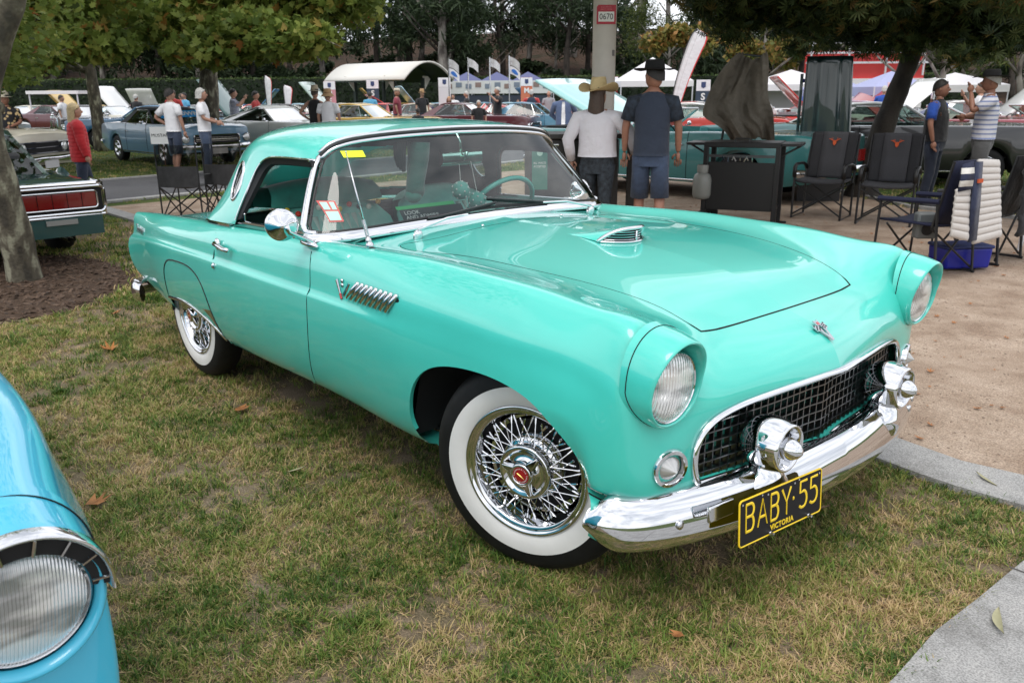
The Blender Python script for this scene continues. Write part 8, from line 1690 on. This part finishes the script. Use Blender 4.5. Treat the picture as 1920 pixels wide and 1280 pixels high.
LMK = [(-99, 'left of the far-left canopy'), (-.34, 'above the long white canopy'), (-.24, 'above the raised hoods left of centre'), (-.15, 'above the curved-roof shelter'), (-.08, 'above the flag row'), (.0, 'above the powder-blue notchback'), (.06, 'above the straw cowboy hat'), (.13, 'above the black wide-brim hat'), (.20, 'behind the feather banner'), (.27, 'above the khaki cover'), (.36, 'above the large white tent'), (.45, 'above the two camp chairs'), (.55, 'beyond the far right tents')]
PEND = []
def finish_labels():
    by = {}
    for t, ratio, stem in PEND:
        k = max(i for i, l in enumerate(LMK) if ratio >= l[0] or i == 0); by.setdefault((stem, LMK[k][1]), []).append((ratio, t))
    for (stem, lm), L in by.items():
        L.sort(key=lambda q: q[0]); n = len(L); od = ['leftmost', 'second from left', 'third from left', 'fourth from left', 'fifth from left', 'sixth from left', 'seventh from left', 'eighth from left', 'ninth from left', 'tenth from left', 'eleventh from left', 'twelfth from left', 'thirteenth from left', 'fourteenth from left', 'fifteenth from left', 'sixteenth from left']
        for i, (r_, t) in enumerate(L): t['label'] = (stem+' '+lm) if n == 1 else (od[min(i, 15)]+' '+stem+' '+lm) if i < n-1 else 'rightmost '+stem+' '+lm
for k in range(30):
    a = -62+k*4.1+rs.uniform(-1.5, 1.5); d = 86+rs.uniform(-6, 20); t = gum('tall gum', a, d, 12+rs.uniform(-2, 3), 4.6, 8.5+rs.uniform(-1, 3), .3, size=.72, n=2600, lean=rs.uniform(-1, 1), group='gum trees along the hilltop'); PEND.append((t, a/d, 'hilltop gum tree'))
for k in range(38):
    a = -56+k*2.75+rs.uniform(-1, 1); d = 70+rs.uniform(-5, 8); t = gum('shaded gum', a, d, 9+rs.uniform(-2, 2), 4.2, 5.6+rs.uniform(-2, 2.5), .28, size=.62, n=2000, lean=rs.uniform(-1, 1), bm_=DB if k % 3 else None, group='gum trees on the shaded slope'); PEND.append((t, a/d, 'shaded mid-slope gum tree'))
for k in range(70):
    a = -45+k*1.3+rs.uniform(-.9, .9); d = 63+rs.uniform(0, 22); s = rs.uniform(1.2, 2.6); t = gum('low dark shrub', a, d, .8, s, s*.7, .06, 'shrub', .34, 600, branch=False, group='shrubs on the hillside'); PEND.append((t, a/d, 'low hillside shrub'))
gum('autumn tree with yellow-orange leaves behind the feather banner', 7.1, 36, 3.6, 1.7, 3.7, .10, 'autumn', .22, 1700, m=YEL_L, branch=False)
gum('small autumn tree right of the khaki cover', 12.2, 44, 3.4, 1.8, 3.9, .1, 'autumn', .24, 1500, m=YEL_L, branch=False)
gum('orange-tinged tree above the large white tent', 15.8, 52, 4.5, 2.4, 4.6, .12, 'autumn', .28, 1600, m=YEL_L, branch=False)
for k, (a, d, cz, cr_) in enumerate([(17.5, 38, 4.6, 3.0), (21, 40, 4.4, 3.2), (15.5, 31, 4.0, 2.1), (19.5, 33, 3.6, 2.4), (13.5, 46, 5.6, 3), (24, 48, 5.5, 3.6), (20, 55, 6, 4), (10.5, 58, 5.5, 3)]):
    gum(['green leafy tree right of the trunk above the red cars', 'green tree at the far right horizon', 'light green tree behind the polo shirt man', 'green tree behind the striped-shirt man', 'olive tree above the blue tent', 'broad tree beyond the far right tents', 'tall green tree closing the far right', 'green tree behind the white tent'][k], a, d, cz, cr_, cz, .16, 'gum', .26, 2200, m=leaf_mat('park_leaves', [(.03, .05, .012), (.06, .085, .02), (.10, .12, .03), (.16, .16, .045)]) if k == 0 else _m['park_leaves'])
# trunks among the shaded slope trees, fence on the hilltop
p = C0+(-7.5)*RH+103*FH; fn = empty('hilltop_fence', (p[0], p[1], hz(103)), FANG, 'dark rail fence along the top of the slope above the shelter', 'fence')
for x in np.arange(-13, 13.1, .65): b = MB(); b.box((x, 0, .75), (.07, .07, 1.5)); b.build('fence_bar', DARK, fn)
b = MB(); b.box((0, 0, 1.45), (26, .06, .08)); b.build('top_rail', DARK, fn); b = MB(); b.box((0, 0, .2), (26, .06, .08)); b.build('bottom_rail', DARK, fn)
p = C0+(-11)*RH+112*FH; b = MB(); b.box((0, 0, 1.6), (9, .4, 3.0)); o = b.build('pale_wall', mat('pale_wall', (.6, .62, .64), .8)); o.location = (p[0], p[1], hz(101)); o.rotation_euler.z = FANG; tag(o, 'pale wall glimpsed behind the hilltop fence', 'wall')
for k, (a, d) in enumerate([(-3.0, 59.3), (-1.4, 59.3), (3.2, 59.4)]): gum(['low bush behind the left end of the flag row', 'low bush behind the left starry flag', 'low bush behind the orange banner'][k], a, d+1, .6, 1.1, 1.2, .05, 'shrub', .25, 500, branch=False, group='bushes behind the flags')
finish_labels()
